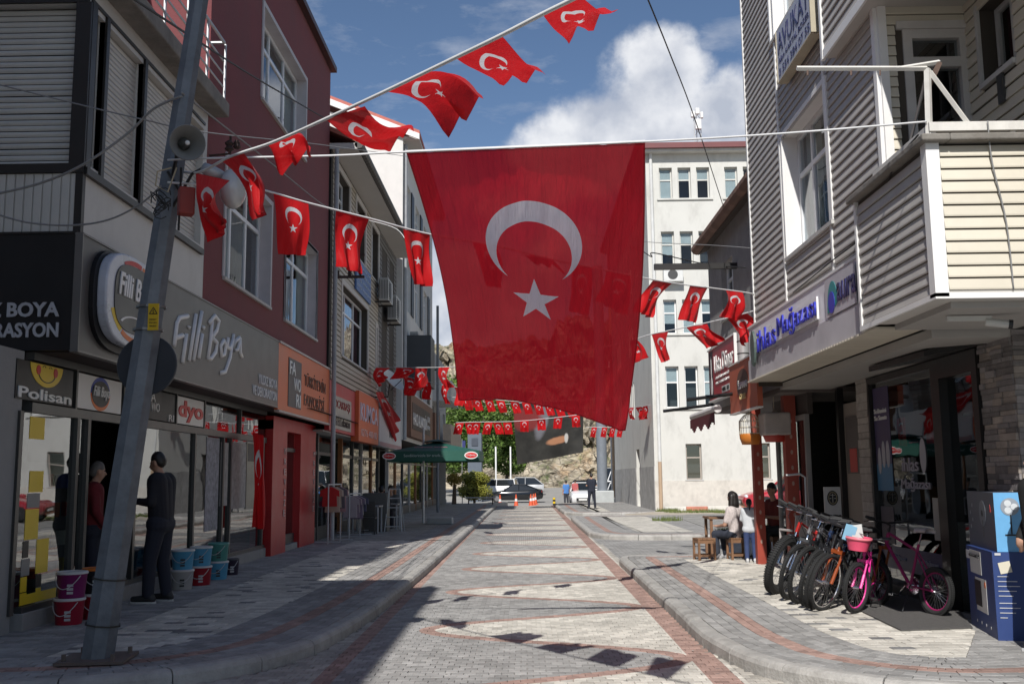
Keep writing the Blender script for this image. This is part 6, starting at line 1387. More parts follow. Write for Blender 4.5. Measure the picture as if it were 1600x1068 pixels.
# wires
wg, wb = M('cable_grey', (.22, .22, .22), .6), M('cable_black', (.015, .015, .015), .6)
pole_y = lambda px, py, y=8.25: ony(px, py, y)
rope('cable', 'black cable crossing from the top left terrace down past the maroon wall', 'cable', [ony(150, -40, 8.0), ony(300, 58, 11), ony(400, 122, 15), ony(516, 190, 22)], .014, wb)
rope('cable', 'thin grey cable running across the shutters behind the horn speaker', 'cable', [ony(-20, 128, 9), ony(110, 160, 9), ony(220, 186, 8.8), ony(330, 208, 10), ony(500, 226, 16), ony(640, 245, 24)], .007, wg)
rope('cable', 'thick grey cable sagging from the left edge up to the pole', 'cable', [ony(-20, 306, 8.6), ony(60, 287, 8.6), ony(130, 257, 8.5), ony(200, 208, 8.5), ony(240, 170, 8.4), ony(284, 150, 8.3)], .012, wg)
rope('cable', 'pale cable going from the pole diagonally down over the maroon wall', 'cable', [ony(284, 145, 8.3), ony(360, 205, 10), ony(430, 260, 13), ony(505, 320, 18), ony(535, 332, 22)], .010, wg)
rope('cable', 'pale cable looping along the white band above the charcoal board to the pole', 'cable', [ony(-20, 330, 8.7), ony(40, 347, 8.7), ony(110, 352, 8.6), ony(170, 343, 8.5), ony(220, 318, 8.4), ony(252, 290, 8.3)], .009, wg)
rope('cable', 'thin black wire dropping from the sky to the low house gutter', 'cable', [ony(1000, -30, 7), ony(1045, 80, 9), ony(1087, 190, 12), ony(1131, 325, 17)], .007, wb)
rope('cable', 'thin grey wire strung before the cream windows to the clapboard corner', 'cable', [ony(900, 365, 26), ony(1000, 377, 22), ony(1110, 383, 17), ony(1178, 388, 14.6)], .007, wg)
rope('cable', 'black service cable with a loop reaching the low house bracket', 'cable', [ony(960, 380, 26), ony(998, 390, 22), ony(1018, 401, 20), ony(1022, 395, 20), ony(1100, 412, 18.5), ony(1165, 418, 16.5)], .012, wb)
rope('cable', 'thin pale line above the second row of flags on the left', 'cable', [ony(575, 344, 22), ony(620, 358, 20), ony(640, 388, 18)], .01, rope_w)
rope('cable', 'black cable drooping from the balcony cap over the street side siding', 'cable', [Vector((3.28, 7.9, 4.36)), Vector((3.33, 8.6, 4.3)), Vector((3.44, 9.6, 4.0)), Vector((3.46, 11.0, 3.95)), Vector((3.46, 12.5, 3.9))], .008, wb)
rope('cable', 'pair of dark cables hanging down the sunlit balcony front', 'cable', [Vector((3.83, 7.84, 4.45)), Vector((3.85, 7.86, 4.1)), Vector((3.93, 7.87, 3.6)), Vector((3.95, 7.88, 3.05))], .007, wg)
t = thing('steel_arm', 'dark steel channel arm standing out from the low house over the alley', 'bracket', (3.8, 17, 6)); p0, p1 = ony(1022, 417, 17.5), ony(1167, 417, 17.5); q = MB(); q.box(p0.x, p1.x+.3, 17.45, 17.55, p0.z-.05, p0.z+.05); q.build('channel', darkframe, t); q = MB(); q.tube([(p1.x+.3, 17.5, p0.z), (p1.x+.6, 18, p0.z-.6)], .02, 6); q.build('strut', darkframe, t)
# ================================================================ STREET LAMP POLE
pl = thing('street_lamp_pole', 'leaning galvanised street pole carrying a horn speaker, a globe lamp and signs', 'pole', (-3.47, 8.3, .13))
galv = M('galvanised_pole', (.135, .15, .17), .55, metal=.35, var=.35, scale=5, bump=.3, bscale=30, rand=0, dirt=.25)
pb = onz(152, 1030, .14); top = ony(322, -70, pb.y)
ppt = lambda t: pb.lerp(top, t)
q = MB(); q.tube([ppt(i/12) for i in range(13)], [.138-.058*i/12 for i in range(13)], 8); q.build('shaft', galv, pl)
q = MB()
for zt_ in (.045, .105): q.tube([ppt(zt_), ppt(zt_+.002)], .152-.06*zt_, 8)
q.build('weld_ring', darkframe, pl)
q = MB(); q.obox(pb+Vector((0, 0, .012)), .27, .25, .012, Matrix.Rotation(.12, 3, 'Z')); q.build('base_plate', M('rusty_plate', (.13, .10, .085), .85, bump=.5, dirt=.4), pl)
for sx in (-1, 1):
    for sy in (-1, 1): q = MB(); q.tube([pb+Vector((sx*.2, sy*.18, .02)), pb+Vector((sx*.2, sy*.18, .075))], .02, 6); q.build('anchor_bolt', M('rusty_plate'), pl)
dc = ony(229, 570, 8.47); q = MB(); q.lathe([(.0, 0), (.255, 0), (.262, .008), (.262, .02), (.0, .02)], dc, 36, ax=Matrix.Rotation(rad(-90), 3, 'X'), caps=False); q.build('round_sign_back', M('sign_back', (.045, .05, .06), .5, metal=.3, var=.15), pl)
yc = ony(240, 495, pb.y-.15); q = MB(); q.box(yc.x-.045, yc.x+.045, yc.y-.01, yc.y, yc.z-.115, yc.z+.115); yp = q.build('warning_plate', M('warn_yellow', (.55, .36, .01), .5, dirt=.1), pl)
Fw = Fr('F', yc.y-.01); q = MB(); 
for k in range(3):
    a0 = math.pi/2+k*2*math.pi/3; a1 = a0+2*math.pi/3; c_ = (yc.x, yc.z+.045); q.tube([(c_[0]+.038*math.cos(a0), yc.y-.012, c_[1]+.038*math.sin(a0)), (c_[0]+.038*math.cos(a1), yc.y-.012, c_[1]+.038*math.sin(a1))], .0035, 4)
q.tube([(c_[0]+.006, yc.y-.012, c_[1]+.02), (c_[0]-.006, yc.y-.012, c_[1]), (c_[0]+.006, yc.y-.012, c_[1]-.002), (c_[0]-.004, yc.y-.012, c_[1]-.016)], .0035, 4)
q.build('warning_symbol', blk, yp)
for k, w in enumerate(('DİKKAT', 'ÖLÜM', 'TEHLİKESİ')): frtext(Fw, w, yc.x-.03, yc.z-.03-k*.028, .06, .017, blk, yp, d=.001, depth=.001)
for dz in (-.10, .10): q = MB(); c_ = ppt((yc.z+dz-pb.z)/(top.z-pb.z)); q.tube([c_, c_+Vector((0, 0, .018))], .128, 12); q.build('band', M('band_steel', (.2, .2, .2), .4, metal=.7), pl)
# horn speaker
hc = ony(293, 223, 7.95); axd = (Vector((0, 0, 1.5))-hc+Vector((1.6, 1.0, 1.2))).normalized(); ax = axd.to_track_quat('Z', 'Y').to_matrix()
q = MB(); q.lathe([(.03, -.30), (.05, -.28), (.055, -.18), (.06, -.16), (.10, -.06), (.145, .0), (.15, .006), (.145, .012), (.138, .004), (.09, -.06), (.05, -.14), (.03, -.17)], hc, 28, ax=ax, caps=False); hs_ = q.build('horn', M('horn_grey', (.20, .20, .19), .45, var=.1), pl, smooth=True, sharp=50)
q = MB(); q.lathe([(.035, -.18), (.05, -.12), (.03, -.05), (.026, -.01), (.0, .0)], hc, 16, ax=ax, caps=False); q.build('phasing_plug', M('horn_dark', (.09, .09, .085), .45), hs_, smooth=True); q = MB(); q.lathe([(.02, -.005), (.018, .006), (0, .01)], hc, 12, ax=ax, caps=False); q.build('plug_tip', whp, hs_, smooth=True)
q = MB(); c_ = hc-axd*.24; q.tube([c_, c_-axd*.12+Vector((0, 0, -.05)), ppt((hc.z-.25-pb.z)/(top.z-pb.z))], .018, 6); q.build('speaker_bracket', darkframe, pl)
# globe lamp
gc = ony(364, 295, 8.35); q = MB(); q.ball(gc, .155, 22, sc=(.75, .9, 1.15)); lampg = M('lamp_globe', (.42, .43, .43), .12, spec=.8, var=.05); gl = q.build('lamp_globe', lampg, pl, smooth=True); gl.data.transform(Matrix.Identity(4))
q = MB(); p0 = ony(318, 262, 8.3); q.tube([p0, ony(330, 268, 8.3), ony(352, 275, 8.33)], [.05, .06, .03], 12); q.build('lamp_neck', M('neck_clear', (.35, .36, .37), .2, spec=.7), pl, smooth=True)
q = MB(); q.tube([ppt(.60), ony(300, 272, 8.28), ony(318, 262, 8.3)], .014, 6); q.tube([ony(262, 268, 8.3), ony(300, 330, 8.3)], .014, 6); q.tube([ony(283, 262, 8.25), ony(279, 360, 8.25)], .010, 6); q.build('lamp_bracket', darkframe, pl)
rb_ = ony(291, 315, 8.25); q = MB(); q.obox(rb_, .065, .06, .12, Matrix.Rotation(.5, 3, 'Z')); q.build('red_box', M('box_red', (.26, .03, .02), .6, dirt=.2), pl, bevel=.012)
q = MB(); rz_ = random.Random(2)
for k in range(7):
    c_ = ony(250+rz_.uniform(-4, 6), 305+k*4, 8.05); q.tube([c_+Vector((.06*math.cos(a*.7+k), .02*math.sin(a+k), .07*math.sin(a*.7))) for a in range(9)], .005, 5)
q.build('cable_coil', wb, pl); q = MB(); q.tube([ony(268, 262, 8.1), ony(246, 268, 8.05), ony(243, 290, 8.05), ony(262, 300, 8.05), ony(276, 262, 8.1)], .007, 5); q.build('cable_loop', M('cable_beige', (.35, .30, .20), .6), pl)
t = thing('cable_insulator', 'dark rusty cable insulator cluster sticking out from the maroon wall', 'insulator', UP.pt(14.5, 6, 0)); c_ = onx(360, 228, -4.35); q = MB(); q.tube([(-4.66, c_.y, c_.z-.15), (c_.x, c_.y, c_.z-.12), (c_.x, c_.y, c_.z+.15)], .02, 6); q.lathe([(.03, 0), (.07, .03), (.04, .08), (.07, .12), (.03, .16)], c_+Vector((0, -.05, -.1)), 10); q.lathe([(.03, 0), (.06, .03), (.04, .07), (.05, .1), (.02, .14)], c_+Vector((.1, 0, -.05)), 10); q.build('bracket', M('rusty_dark'), t)
# ================================================================ PEOPLE
DG = None
def remesh(name, caps, mats, parent, voxel=.014, smooth_it=5, extra=None):
    q = MB()
    for c in caps:
        p, r_ = Vector(c[0]), c[2]; e, s_ = Vector(c[1]), c[3]
        if (e-p).length > 1e-4:
            q.tube([p, e], [r_, s_], 14)
        q.ball(p, r_*.999, 14); q.ball(e, s_*.999, 14)
    if extra:
        for c, r_, sc in extra: q.ball(c, r_, 18, sc=sc)
    me = q.mesh(name, mats); t = bpy.data.objects.new('t', me); COL.objects.link(t)
    m = t.modifiers.new('r', 'REMESH'); m.mode = 'VOXEL'; m.voxel_size = voxel; m.use_smooth_shade = True
    s = t.modifiers.new('s', 'SMOOTH'); s.factor = .5; s.iterations = smooth_it
    dg = bpy.context.evaluated_depsgraph_get(); out = bpy.data.meshes.new_from_object(t.evaluated_get(dg)); bpy.data.objects.remove(t)
    out.name = name; out.materials.clear(); out.materials.append(mats)
    out.polygons.foreach_set('use_smooth', [True]*len(out.polygons))
    return link(name, out, parent)
skinm = M('skin', (.42, .24, .165), .55, var=.06, spec=.35); hairm = M('hair_black', (.012, .009, .008), .5, var=.3, scale=30)
def person(label, loc, rz, pose=None, top=(.02, .02, .03), legs=(.02, .02, .03), shoes=(.03, .03, .03), height=1.75, sleeves='long', hair='short', voxel=.014, skirt=False, sole=(.5, .5, .5), group=None, slim=1., cap=None, hairc=None, topvar=.1):
    t = thing('person', label, 'person', loc, group, rz=rz); ORG.pop(t.name); ORG[t.name] = Vector((0, 0, 0)); k = height/1.75
    J = dict(pel=(0, 0, .95), che=(0, 0, 1.27), nek=(0, .0, 1.46), hed=(0, .02, 1.63), hl=(-.09, 0, .90), hr=(.09, 0, .90), kl=(-.10, .02, .50), kr=(.10, .02, .50), al=(-.105, -.02, .09), ar=(.105, -.02, .09),
             sl=(-.175, 0, 1.41), sr=(.175, 0, 1.41), el=(-.23, -.02, 1.12), er=(.23, -.02, 1.12), wl=(-.24, .05, .88), wr=(.24, .05, .88), fl=(-.02, .17, 0), fr=(.02, .17, 0), hd=(0, 0, -1), hd2=(0, 0, -1))
    if pose: J.update(pose)
    J = {a: Vector(b) for a, b in J.items()}; g = lambda a: J[a]*k; s = k*slim
    up = (g('nek')-g('pel')).normalized(); side = (g('sr')-g('sl')).normalized()
    torso = [(g('sl')+side*.02*k, g('sr')-side*.02*k, .062*s, .062*s), (g('sl')+side*.05*k-up*.03*k, g('pel')-side*.055*k, .095*s, .10*s), (g('sr')-side*.05*k-up*.03*k, g('pel')+side*.055*k, .095*s, .10*s), (g('nek')-up*.1*k, g('pel'), .10*s, .105*s), (g('hl'), g('hr'), .105*s, .105*s)]
    arms = []
    for a, b, c in (('sl', 'el', 'wl'), ('sr', 'er', 'wr')): arms += [(g(a), g(b), .050*s, .040*s), (g(b), g(c), .040*s, .027*s)]
    lg = []
    for h, kk, a in (('hl', 'kl', 'al'), ('hr', 'kr', 'ar')): lg += [(g(h), g(kk), .088*s, .060*s), (g(kk), g(a), .058*s, .040*s)]
    hands = []
    for w, hd, sg in (('wl', 'hd', -1), ('wr', 'hd2', 1)):
        d = J[hd].normalized(); W_ = g(w); p = W_+d*.05*k; lat = d.cross(Vector((0, 1, 0))) if abs(d.y) < .8 else d.cross(Vector((0, 0, 1))); lat.normalize()
        hands += [(W_, p, .026*k, .030*k), (p-lat*.02*k, p+lat*.02*k, .022*k, .022*k)]
        cu = d.cross(lat)*sg
        for i, ln in enumerate((.062, .072, .068, .054)):
            o = (i-1.5)*.019*k; a0 = p+lat*o+d*.02*k; a1 = a0+d*ln*.5*k; a2 = a1+(d*.8+cu*.5)*ln*.45*k; hands += [(a0, a1, .0095*k, .009*k), (a1, a2, .009*k, .0075*k)]
        a0 = W_+d*.02*k+lat*.025*k*(-sg); hands += [(a0, a0+(d*.6-lat*sg*.8)*.05*k, .012*k, .010*k), (a0+(d*.6-lat*sg*.8)*.05*k, a0+(d*.95-lat*sg*.7)*.075*k, .010*k, .008*k)]
    H = g('hed'); fd = Vector((0, 1, 0)) if 'face' not in J else J['face'].normalized(); fs = fd.cross(Vector((0, 0, 1)))
    head = [(g('nek')-up*.04*k, H-Vector((0, 0, .06*k)), .054*s, .05*k)]
    hx = [(H+Vector((0, 0, .015*k)), .098*k, (.80, .80, 1.1)), (H+fd*.012*k-Vector((0, 0, .055*k)), .062*k, (.9, .9, .95))]
    head += [(H+fd*.075*k+Vector((0, 0, .01*k)), H+fd*.098*k-Vector((0, 0, .028*k)), .010*k, .014*k), (H+fd*.072*k-fs*.03*k+Vector((0, 0, .028*k)), H+fd*.072*k+fs*.03*k+Vector((0, 0, .028*k)), .010*k, .010*k), (H+fd*.074*k-fs*.018*k-Vector((0, 0, .055*k)), H+fd*.074*k+fs*.018*k-Vector((0, 0, .055*k)), .008*k, .008*k)]
    for e in (-1, 1): head += [(H+fs*e*.078*k+Vector((0, 0, .015*k)), H+fs*e*.082*k-Vector((0, 0, .022*k)), .015*k, .012*k)]
    feet = []
    for a, f in (('al', 'fl'), ('ar', 'fr')): A = g(a); F0 = Vector((A.x, A.y, A.z-.045*k)); feet += [(F0-J[f]*.2*k, F0+J[f]*k*.9, .038*k, .03*k)]
    body = remesh('body', torso+arms+lg+hands+head+feet, skinm, t, voxel, 4, hx)
    inf = lambda L, r: [(a, b, c+r, d+r) for a, b, c, d in L]
    tm = M('cloth_%02d_%02d_%02d' % tuple(int(c*100) for c in top)+('a' if topvar > .2 else ''), top, .85, var=topvar, scale=8 if topvar < .2 else 40, bump=.3); lm = M('trouser_%02d_%02d_%02d' % tuple(int(c*100) for c in legs), legs, .85, var=.15, bump=.3)
    ar_ = []
    for a, b, c in (('sl', 'el', 'wl'), ('sr', 'er', 'wr')):
        if sleeves == 'long': ar_ += [(g(a), g(b), .058*s, .052*s), (g(b), g(b).lerp(g(c), .93), .050*s, .036*s)]
        elif sleeves == 'short': ar_ += [(g(a), g(a).lerp(g(b), .75), .060*s, .054*s)]
    remesh('top', inf(torso, .014)+ar_, tm, t, voxel, 4)
    seat = [(g('hl'), g('hr'), .120*s, .120*s), (g('pel'), g('pel')-up*.02, .122*s, .122*s)]
    if skirt:
        q = MB(); q.lathe([(.19*k, .03), (.185*k, .3), (.17*k, .6), (.155*k, .9), (.14*k, 1.0)], (0, 0, 0), 22); 
        for i, v in enumerate(q.v): a = math.atan2(v[1], v[0]); r_ = 1+.07*math.sin(a*7+v[2]*2)*(1-v[2]); q.v[i] = (v[0]*r_*1.1, v[1]*r_*.9, v[2]*k)
        q.build('skirt', lm, t, smooth=True, local=True)
    else:
        lgc = []
        for h, kk, a in (('hl', 'kl', 'al'), ('hr', 'kr', 'ar')): lgc += [(g(h), g(kk), .102*s, .076*s), (g(kk), g(kk).lerp(g(a), .96), .074*s, .062*s)]
        remesh('trousers', seat+lgc, lm, t, voxel, 4)
    sm, so_m = M('shoe_%02d' % int(shoes[0]*100), shoes, .6), M('sole_%02d' % int(sole[0]*100), sole, .6)
    for a, f in (('al', 'fl'), ('ar', 'fr')):
        A = g(a); F0 = Vector((A.x, A.y, A.z-.04*k)); d = J[f]
        sh = remesh('shoe', [(F0-d*.28*k, F0+d*.95*k, .047*k, .038*k), (F0-d*.2*k+Vector((0, 0, .03*k)), F0+d*.2*k+Vector((0, 0, .02*k)), .046*k, .04*k)], sm, t, max(voxel*.7, .009), 3)
        q = MB(); dd = d.normalized(); sd = dd.cross(Vector((0, 0, 1))); pts = []
        for i in range(16):
            aa = 2*math.pi*i/16; pts.append(F0+dd*(.33*d.length*k+math.cos(aa)*(.70*d.length+.04)*k)+sd*math.sin(aa)*.046*k+Vector((0, 0, -.05*k)))
        q.prism(pts, (0, 0, .022*k)); q.build('sole', so_m, sh, local=True)
        for w_ in (0, 1): q = MB(); c_ = F0+dd*.05*k*(1+w_*.6); q.tube([c_+sd*.047*k+Vector((0, 0, -.01)), c_+sd*.03*k+Vector((0, 0, .04*k))], .004*k, 4); q.build('stripe', so_m, sh, local=True)
    hm = hairm if hairc is None else M('hair_%d' % int(hairc[0]*100), hairc, .6, var=.3, scale=30)
    hc = H-fd*.014*k+Vector((0, 0, .035*k)); hcaps = [(hc, hc-fd*.02*k-Vector((0, 0, .03*k)), .083*k, .078*k)]; he = [(hc+fd*.01*k+Vector((0, 0, .012*k)), .096*k, (.86, .86, .95))]
    if hair == 'long': hcaps += [(hc-fd*.02*k, hc-fd*.035*k-Vector((0, 0, .15*k)), .088*k, .092*k), (hc-fd*.02*k+fs*.05*k, hc-fd*.02*k+fs*.07*k-Vector((0, 0, .16*k)), .06*k, .06*k), (hc-fd*.02*k-fs*.05*k, hc-fd*.02*k-fs*.07*k-Vector((0, 0, .16*k)), .06*k, .06*k)]
    if hair == 'pony': hcaps += [(hc-fd*.08*k, hc-fd*.12*k-Vector((0, 0, .05*k)), .03*k, .03*k), (hc-fd*.12*k-Vector((0, 0, .05*k)), hc-fd*.10*k-Vector((0, 0, .24*k)), .03*k, .014*k)]
    remesh('hair', hcaps, hm, t, voxel*.8, 2, he)
    for e in (-1, 1): q = MB(); q.ball(H+fd*.076*k+fs*e*.03*k+Vector((0, 0, .012*k)), .009*k, 8); q.build('eye', blk, t, local=True)
    return t
p = onz(247, 940, .13)
man = person('man in dark clothes and striped sneakers standing by the paint buckets looking at his hands', p+Vector((0, 0, .0)), rad(84),
  dict(hed=(0, .07, 1.615), nek=(0, .01, 1.46), face=(0, 1, -.25), el=(-.22, .02, 1.15), er=(.22, .0, 1.15), wl=(-.10, .29, 1.17), wr=(.10, .30, 1.16), hd=(.3, .9, .3), hd2=(-.3, .9, .2), kl=(-.12, .06, .50), kr=(.10, .01, .50), al=(-.14, .06, .09), ar=(.10, -.05, .09), sl=(-.17, .01, 1.42), sr=(.17, .01, 1.42)), top=(.012, .012, .018), legs=(.014, .016, .028), shoes=(.02, .02, .02), height=1.84, voxel=.011, sole=(.45, .45, .44), slim=1.1)
# phone resting in his hands
m3 = Matrix.Rotation(rad(84), 3, 'Z'); pc = p+m3 @ Vector((0, .40, 1.20)) * 1.05; q = MB(); q.obox(pc, .035, .075, .005, m3 @ Matrix.Rotation(rad(35), 3, 'X')); tag(q.build('phone', M('phone_dark', (.02, .02, .025), .2)), 'thin dark phone held by the man in dark clothes', 'phone').data.transform(Matrix.Identity(4))
person('older man in a dark red jumper standing in the paint shop doorway', (-5.30, 12.2, .1), rad(-60), dict(hed=(0, .05, 1.61), el=(-.24, .02, 1.14), er=(.24, .02, 1.14), wl=(-.20, .14, .95), wr=(.2, .14, .95)), top=(.13, .008, .012), legs=(.012, .013, .02), height=1.76, hairc=(.12, .11, .10), slim=1.12, voxel=.013)
pp = onz(925, 795, .125); person('man in dark navy uniform standing on the traffic island before the white car', pp, rad(8), dict(el=(-.25, .0, 1.14), er=(.25, .0, 1.14), wl=(-.08, .17, 1.20), wr=(.10, .18, 1.16), hd=(.9, .2, 0), hd2=(-.9, .2, 0), kl=(-.13, .0, .5), kr=(.13, 0, .5), al=(-.16, -.02, .09), ar=(.16, -.02, .09)), top=(.012, .015, .028), legs=(.012, .015, .028), height=1.62, voxel=.02, sleeves='short')
pb2 = Vector(onz(885, 785, 0)); pb2.z = gz(0, pb2.y)-.05
person('person in a bright blue shirt beside the white hatchback', pb2, rad(20), None, top=(.07, .20, .50), legs=(.04, .04, .05), height=1.62, voxel=.025, sleeves='short')
person('person in a faded red top behind the one in blue', pb2+Vector((.65, 2.0, 0)), rad(-30), None, top=(.42, .10, .10), legs=(.04, .04, .05), height=1.66, voxel=.025, sleeves='short')
# stools, table and the family on the right
wood = M('stool_wood', (.20, .105, .055), .55, var=.25, scale=6, bump=.3)
def stool(label, c, rz=0, h=.44, w=.36):
    t = thing('wooden_stool', label, 'stool', c, 'square wooden stools outside the kebab shop', rz=rz); ORG.pop(t.name); ORG[t.name] = Vector((0, 0, 0)); a = w/2
    for i in range(4): q = MB(); q.box(-a+i*w/4+.002, -a+(i+1)*w/4-.002, -a, a, h-.03, h); q.build('seat_plank', wood, t, bevel=.003, local=True)
    for sx in (-1, 1):
        for sy in (-1, 1): q = MB(); q.box(sx*(a-.02)-.018, sx*(a-.02)+.018, sy*(a-.02)-.018, sy*(a-.02)+.018, 0, h-.03); q.build('leg', wood, t, local=True)
    for s_ in (-1, 1):
        q = MB(); q.box(-a+.038, a-.038, s_*(a-.02)-.012, s_*(a-.02)+.012, .06, .10); q.build('rail', wood, t, local=True); q = MB(); q.box(s_*(a-.02)-.012, s_*(a-.02)+.012, -a+.038, a-.038, .06, .10); q.build('rail', wood, t, local=True)
        q = MB(); q.box(-a+.038, a-.038, s_*(a-.02)-.012, s_*(a-.02)+.012, h-.09, h-.031); q.build('rail', wood, t, local=True); q = MB(); q.box(s_*(a-.02)-.012, s_*(a-.02)+.012, -a+.038, a-.038, h-.09, h-.031); q.build('rail', wood, t, local=True)
    return t
c1 = onz(1101, 874, .13); c2 = onz(1153, 873, .13)
stool('empty wooden stool, left of the woman in the pale top', c1, .15, .38, .32); stool('wooden stool the woman in the pale top sits on', c2, .1, .38, .32)
c3 = c2+Vector((.42, .9, 0)); tb = thing('cafe_table', 'dark wooden table between the woman and the red post', 'table', c3); q = MB(); q.box(c3.x-.75, c3.x+.55, c3.y-.05, c3.y+.6, .79, .83); q.build('table_top', wood, tb)
for sx in (-.7, .5):
    for sy in (0, .55): q = MB(); q.box(c3.x+sx-.025, c3.x+sx+.025, c3.y+sy-.025, c3.y+sy+.025, .13, .79); q.build('leg', wood, tb)
person('woman with black curly hair in a pale top sitting on a wooden stool', c2+Vector((0, 0, -.02)), rad(42), dict(pel=(0, -.02, .47), hl=(-.09, 0, .48), hr=(.09, 0, .48), kl=(-.13, .40, .47), kr=(.10, .40, .46), al=(-.14, .36, .09), ar=(.11, .34, .09), che=(0, 0, .8), nek=(0, .05, .97), hed=(0, .08, 1.14), sl=(-.17, .03, .92), sr=(.17, .03, .92), el=(-.22, .10, .65), er=(.22, .14, .66), wl=(-.12, .33, .62), wr=(.1, .35, .62), hd=(.2, 1, 0), hd2=(-.2, 1, 0)), top=(.50, .44, .42), legs=(.025, .03, .045), shoes=(.55, .55, .55), height=1.66, sleeves='short', hair='long', topvar=.25, voxel=.014)
pg = onz(1174, 878, .13); person('small girl with a ponytail in a white top and blue trousers standing at the table', pg, rad(-8), dict(hed=(0, .02, 1.60), el=(-.22, .04, 1.15), er=(.22, .04, 1.15), wl=(-.12, .22, 1.18), wr=(.12, .22, 1.18), hd=(0, 1, 0), hd2=(0, 1, 0)), top=(.52, .54, .56), legs=(.03, .05, .13), shoes=(.5, .5, .5), height=1.08, hair='pony', voxel=.012)
person('person in dark red seated behind the bicycles by the red post', Vector((4.42, 17.7, .13)), rad(120), dict(pel=(0, -.02, .5), hl=(-.09, 0, .5), hr=(.09, 0, .5), kl=(-.13, .42, .5), kr=(.13, .42, .5), al=(-.13, .38, .09), ar=(.13, .38, .09), nek=(0, .05, 1.02), hed=(0, .1, 1.2), sl=(-.18, .03, .97), sr=(.18, .03, .97), el=(-.23, .12, .72), er=(.23, .12, .72), wl=(-.1, .35, .75), wr=(.1, .35, .75), hd=(0, 1, 0), hd2=(0, 1, 0)), top=(.12, .015, .012), legs=(.02, .02, .02), height=1.75, sleeves='short', voxel=.018)
stool('wooden stool under the person in dark red', Vector((4.42, 17.7, .13)), .2, .40, .34)
person('person in a long black coat at the right edge of the picture', Vector((4.30, 8.42, .13)), rad(95), dict(wl=(-.2, .1, .95), wr=(.2, .1, .95)), top=(.008, .008, .008), legs=(.008, .008, .008), height=1.68, skirt=True, voxel=.015)
# ================================================================ CARTONS AND PAINT BUCKETS
def carton(name, label, near, far, ztop_px, w, faceL, faceF, group=None):
    """near/far: bottom corners of the street side; returns the thing and its frame vectors"""
    a = Vector(near); b = Vector(far); d = (b-a); d.z = 0; L = d.length; d.normalize(); n = Vector((d.y, -d.x, 0)); 
    if n.x < 0: n = -n
    return a, d, n, L
nA = onz(1560, 1000, .13); fA = onz(1518, 974, .13); hA = ony(1560, 862, nA.y).z-.13
a, d, n, L = carton('', '', nA, fA, 0, .4, None, None)
bx = thing('carton', 'tall navy carton with a white appliance picture, standing on the paving at the right', 'box', nA)
q = MB(); q.prism([a, a+d*L, a+d*L+n*.42, a+n*.42], (0, 0, hA)); q.build('carton_body', M('carton_navy', (.02, .045, .16), .55, var=.08), bx)
E2 = Vector((0, 0, 1)); 
def onL(o, u, z, w, h, mat, par, nm='print', off=.003, org=None, dd=None, nn=None, slant=0):
    o = org if org is not None else a; dd = dd or d; nn = nn or n; base = o+dd*(u)+E2*z-nn*off; q = MB(); q.prism([base, base+dd*w, base+dd*w+E2*h+dd*slant, base+E2*h+dd*slant], -nn*.003); return q.build(nm, mat, par)
wp = M('print_white2', (.50, .50, .52), .6); 
onL(a, L*.42, hA*.68, L*.42, hA*.28, M('paper2', (.42, .42, .42), .8), bx); lettering('GARANTİLİ', a+d*L*.82+E2*hA*.88-n*.008, -d, E2, L*.38, .035, blk, bx); onL(a, L*.86, hA*.84, L*.13, hA*.1, wp, bx)
onL(a, L*.28, hA*.24, L*.40, hA*.40, M('print_silver', (.50, .50, .50), .5), bx, slant=.0); onL(a, L*.46, hA*.30, L*.24, hA*.31, blk, bx, off=.007); 
q = MB(); q.lathe([(.028, 0), (.028, .002)], a+d*L*.30+E2*hA*.58-n*.009, 16, ax=(-n).to_track_quat('Z', 'Y').to_matrix()); q.build('print', org, bx)
for k in range(4): q = MB(); q.lathe([(.014, 0), (.014, .002)], a+d*L*(.2+k*.17)+E2*hA*.10-n*.004, 12, ax=(-n).to_track_quat('Z', 'Y').to_matrix()); q.build('print', wp, bx)
fdir = n; fn = -d
for k in range(9): 
    z_ = hA*(.72-.055*k) - (.02 if k > 4 else 0); q = MB(); b0 = a+fdir*.03+E2*z_+fn*.003; w_ = (.09, .16, .18, .15, .12, .14, .17, .13, .06)[k]; q.prism([b0, b0+fdir*w_, b0+fdir*w_+E2*.006, b0+E2*.006], fn*.002); q.build('print_line', wp, bx)
q = MB(); b0 = a+fdir*.06+E2*hA*.75+fn*.004; r2_ = Vector(fdir)*.97+E2*.2; u2_ = E2*.97-Vector(fdir)*.2; q.prism([b0, b0+r2_*.1, b0+r2_*.1+u2_*.1, b0+u2_*.1], fn*.002); q.build('sticker', M('sticker_cream', (.60, .56, .45), .6), bx)
q = MB(); b0 = a+fdir*.02+E2*hA*.965+fn*.004; q.prism([b0, b0+fdir*.05, b0+fdir*.05+E2*.02, b0+E2*.02], fn*.002); q.build('sticker', wp, bx)
zB = .13+hA+.002; a2 = a+d*.02+n*.05; a2.z = zB; hB = ony(1571, 769, a2.y).z-zB; L2 = L*1.02
b2_ = thing('carton', 'grey and sky blue fan carton lying on top of the navy one', 'box', a2)
q = MB(); q.prism([a2, a2+d*L2, a2+d*L2+n*.26, a2+n*.26], (0, 0, hB)); q.build('carton_body', [M('carton_slate', (.075, .085, .11), .5, var=.25, scale=6)], b2_)
q = MB(); b0 = a2+fn*.002; q.prism([b0, b0+n*.26, b0+n*.26+E2*hB, b0+E2*hB], fn*.003); q.build('print', M('print_sky', (.13, .36, .62), .5), b2_)
fanw = M('fan_white', (.55, .58, .60), .5); c_ = a2+n*.13+E2*hB*.76+fn*.007; axf = fn.to_track_quat('Z', 'Y').to_matrix()
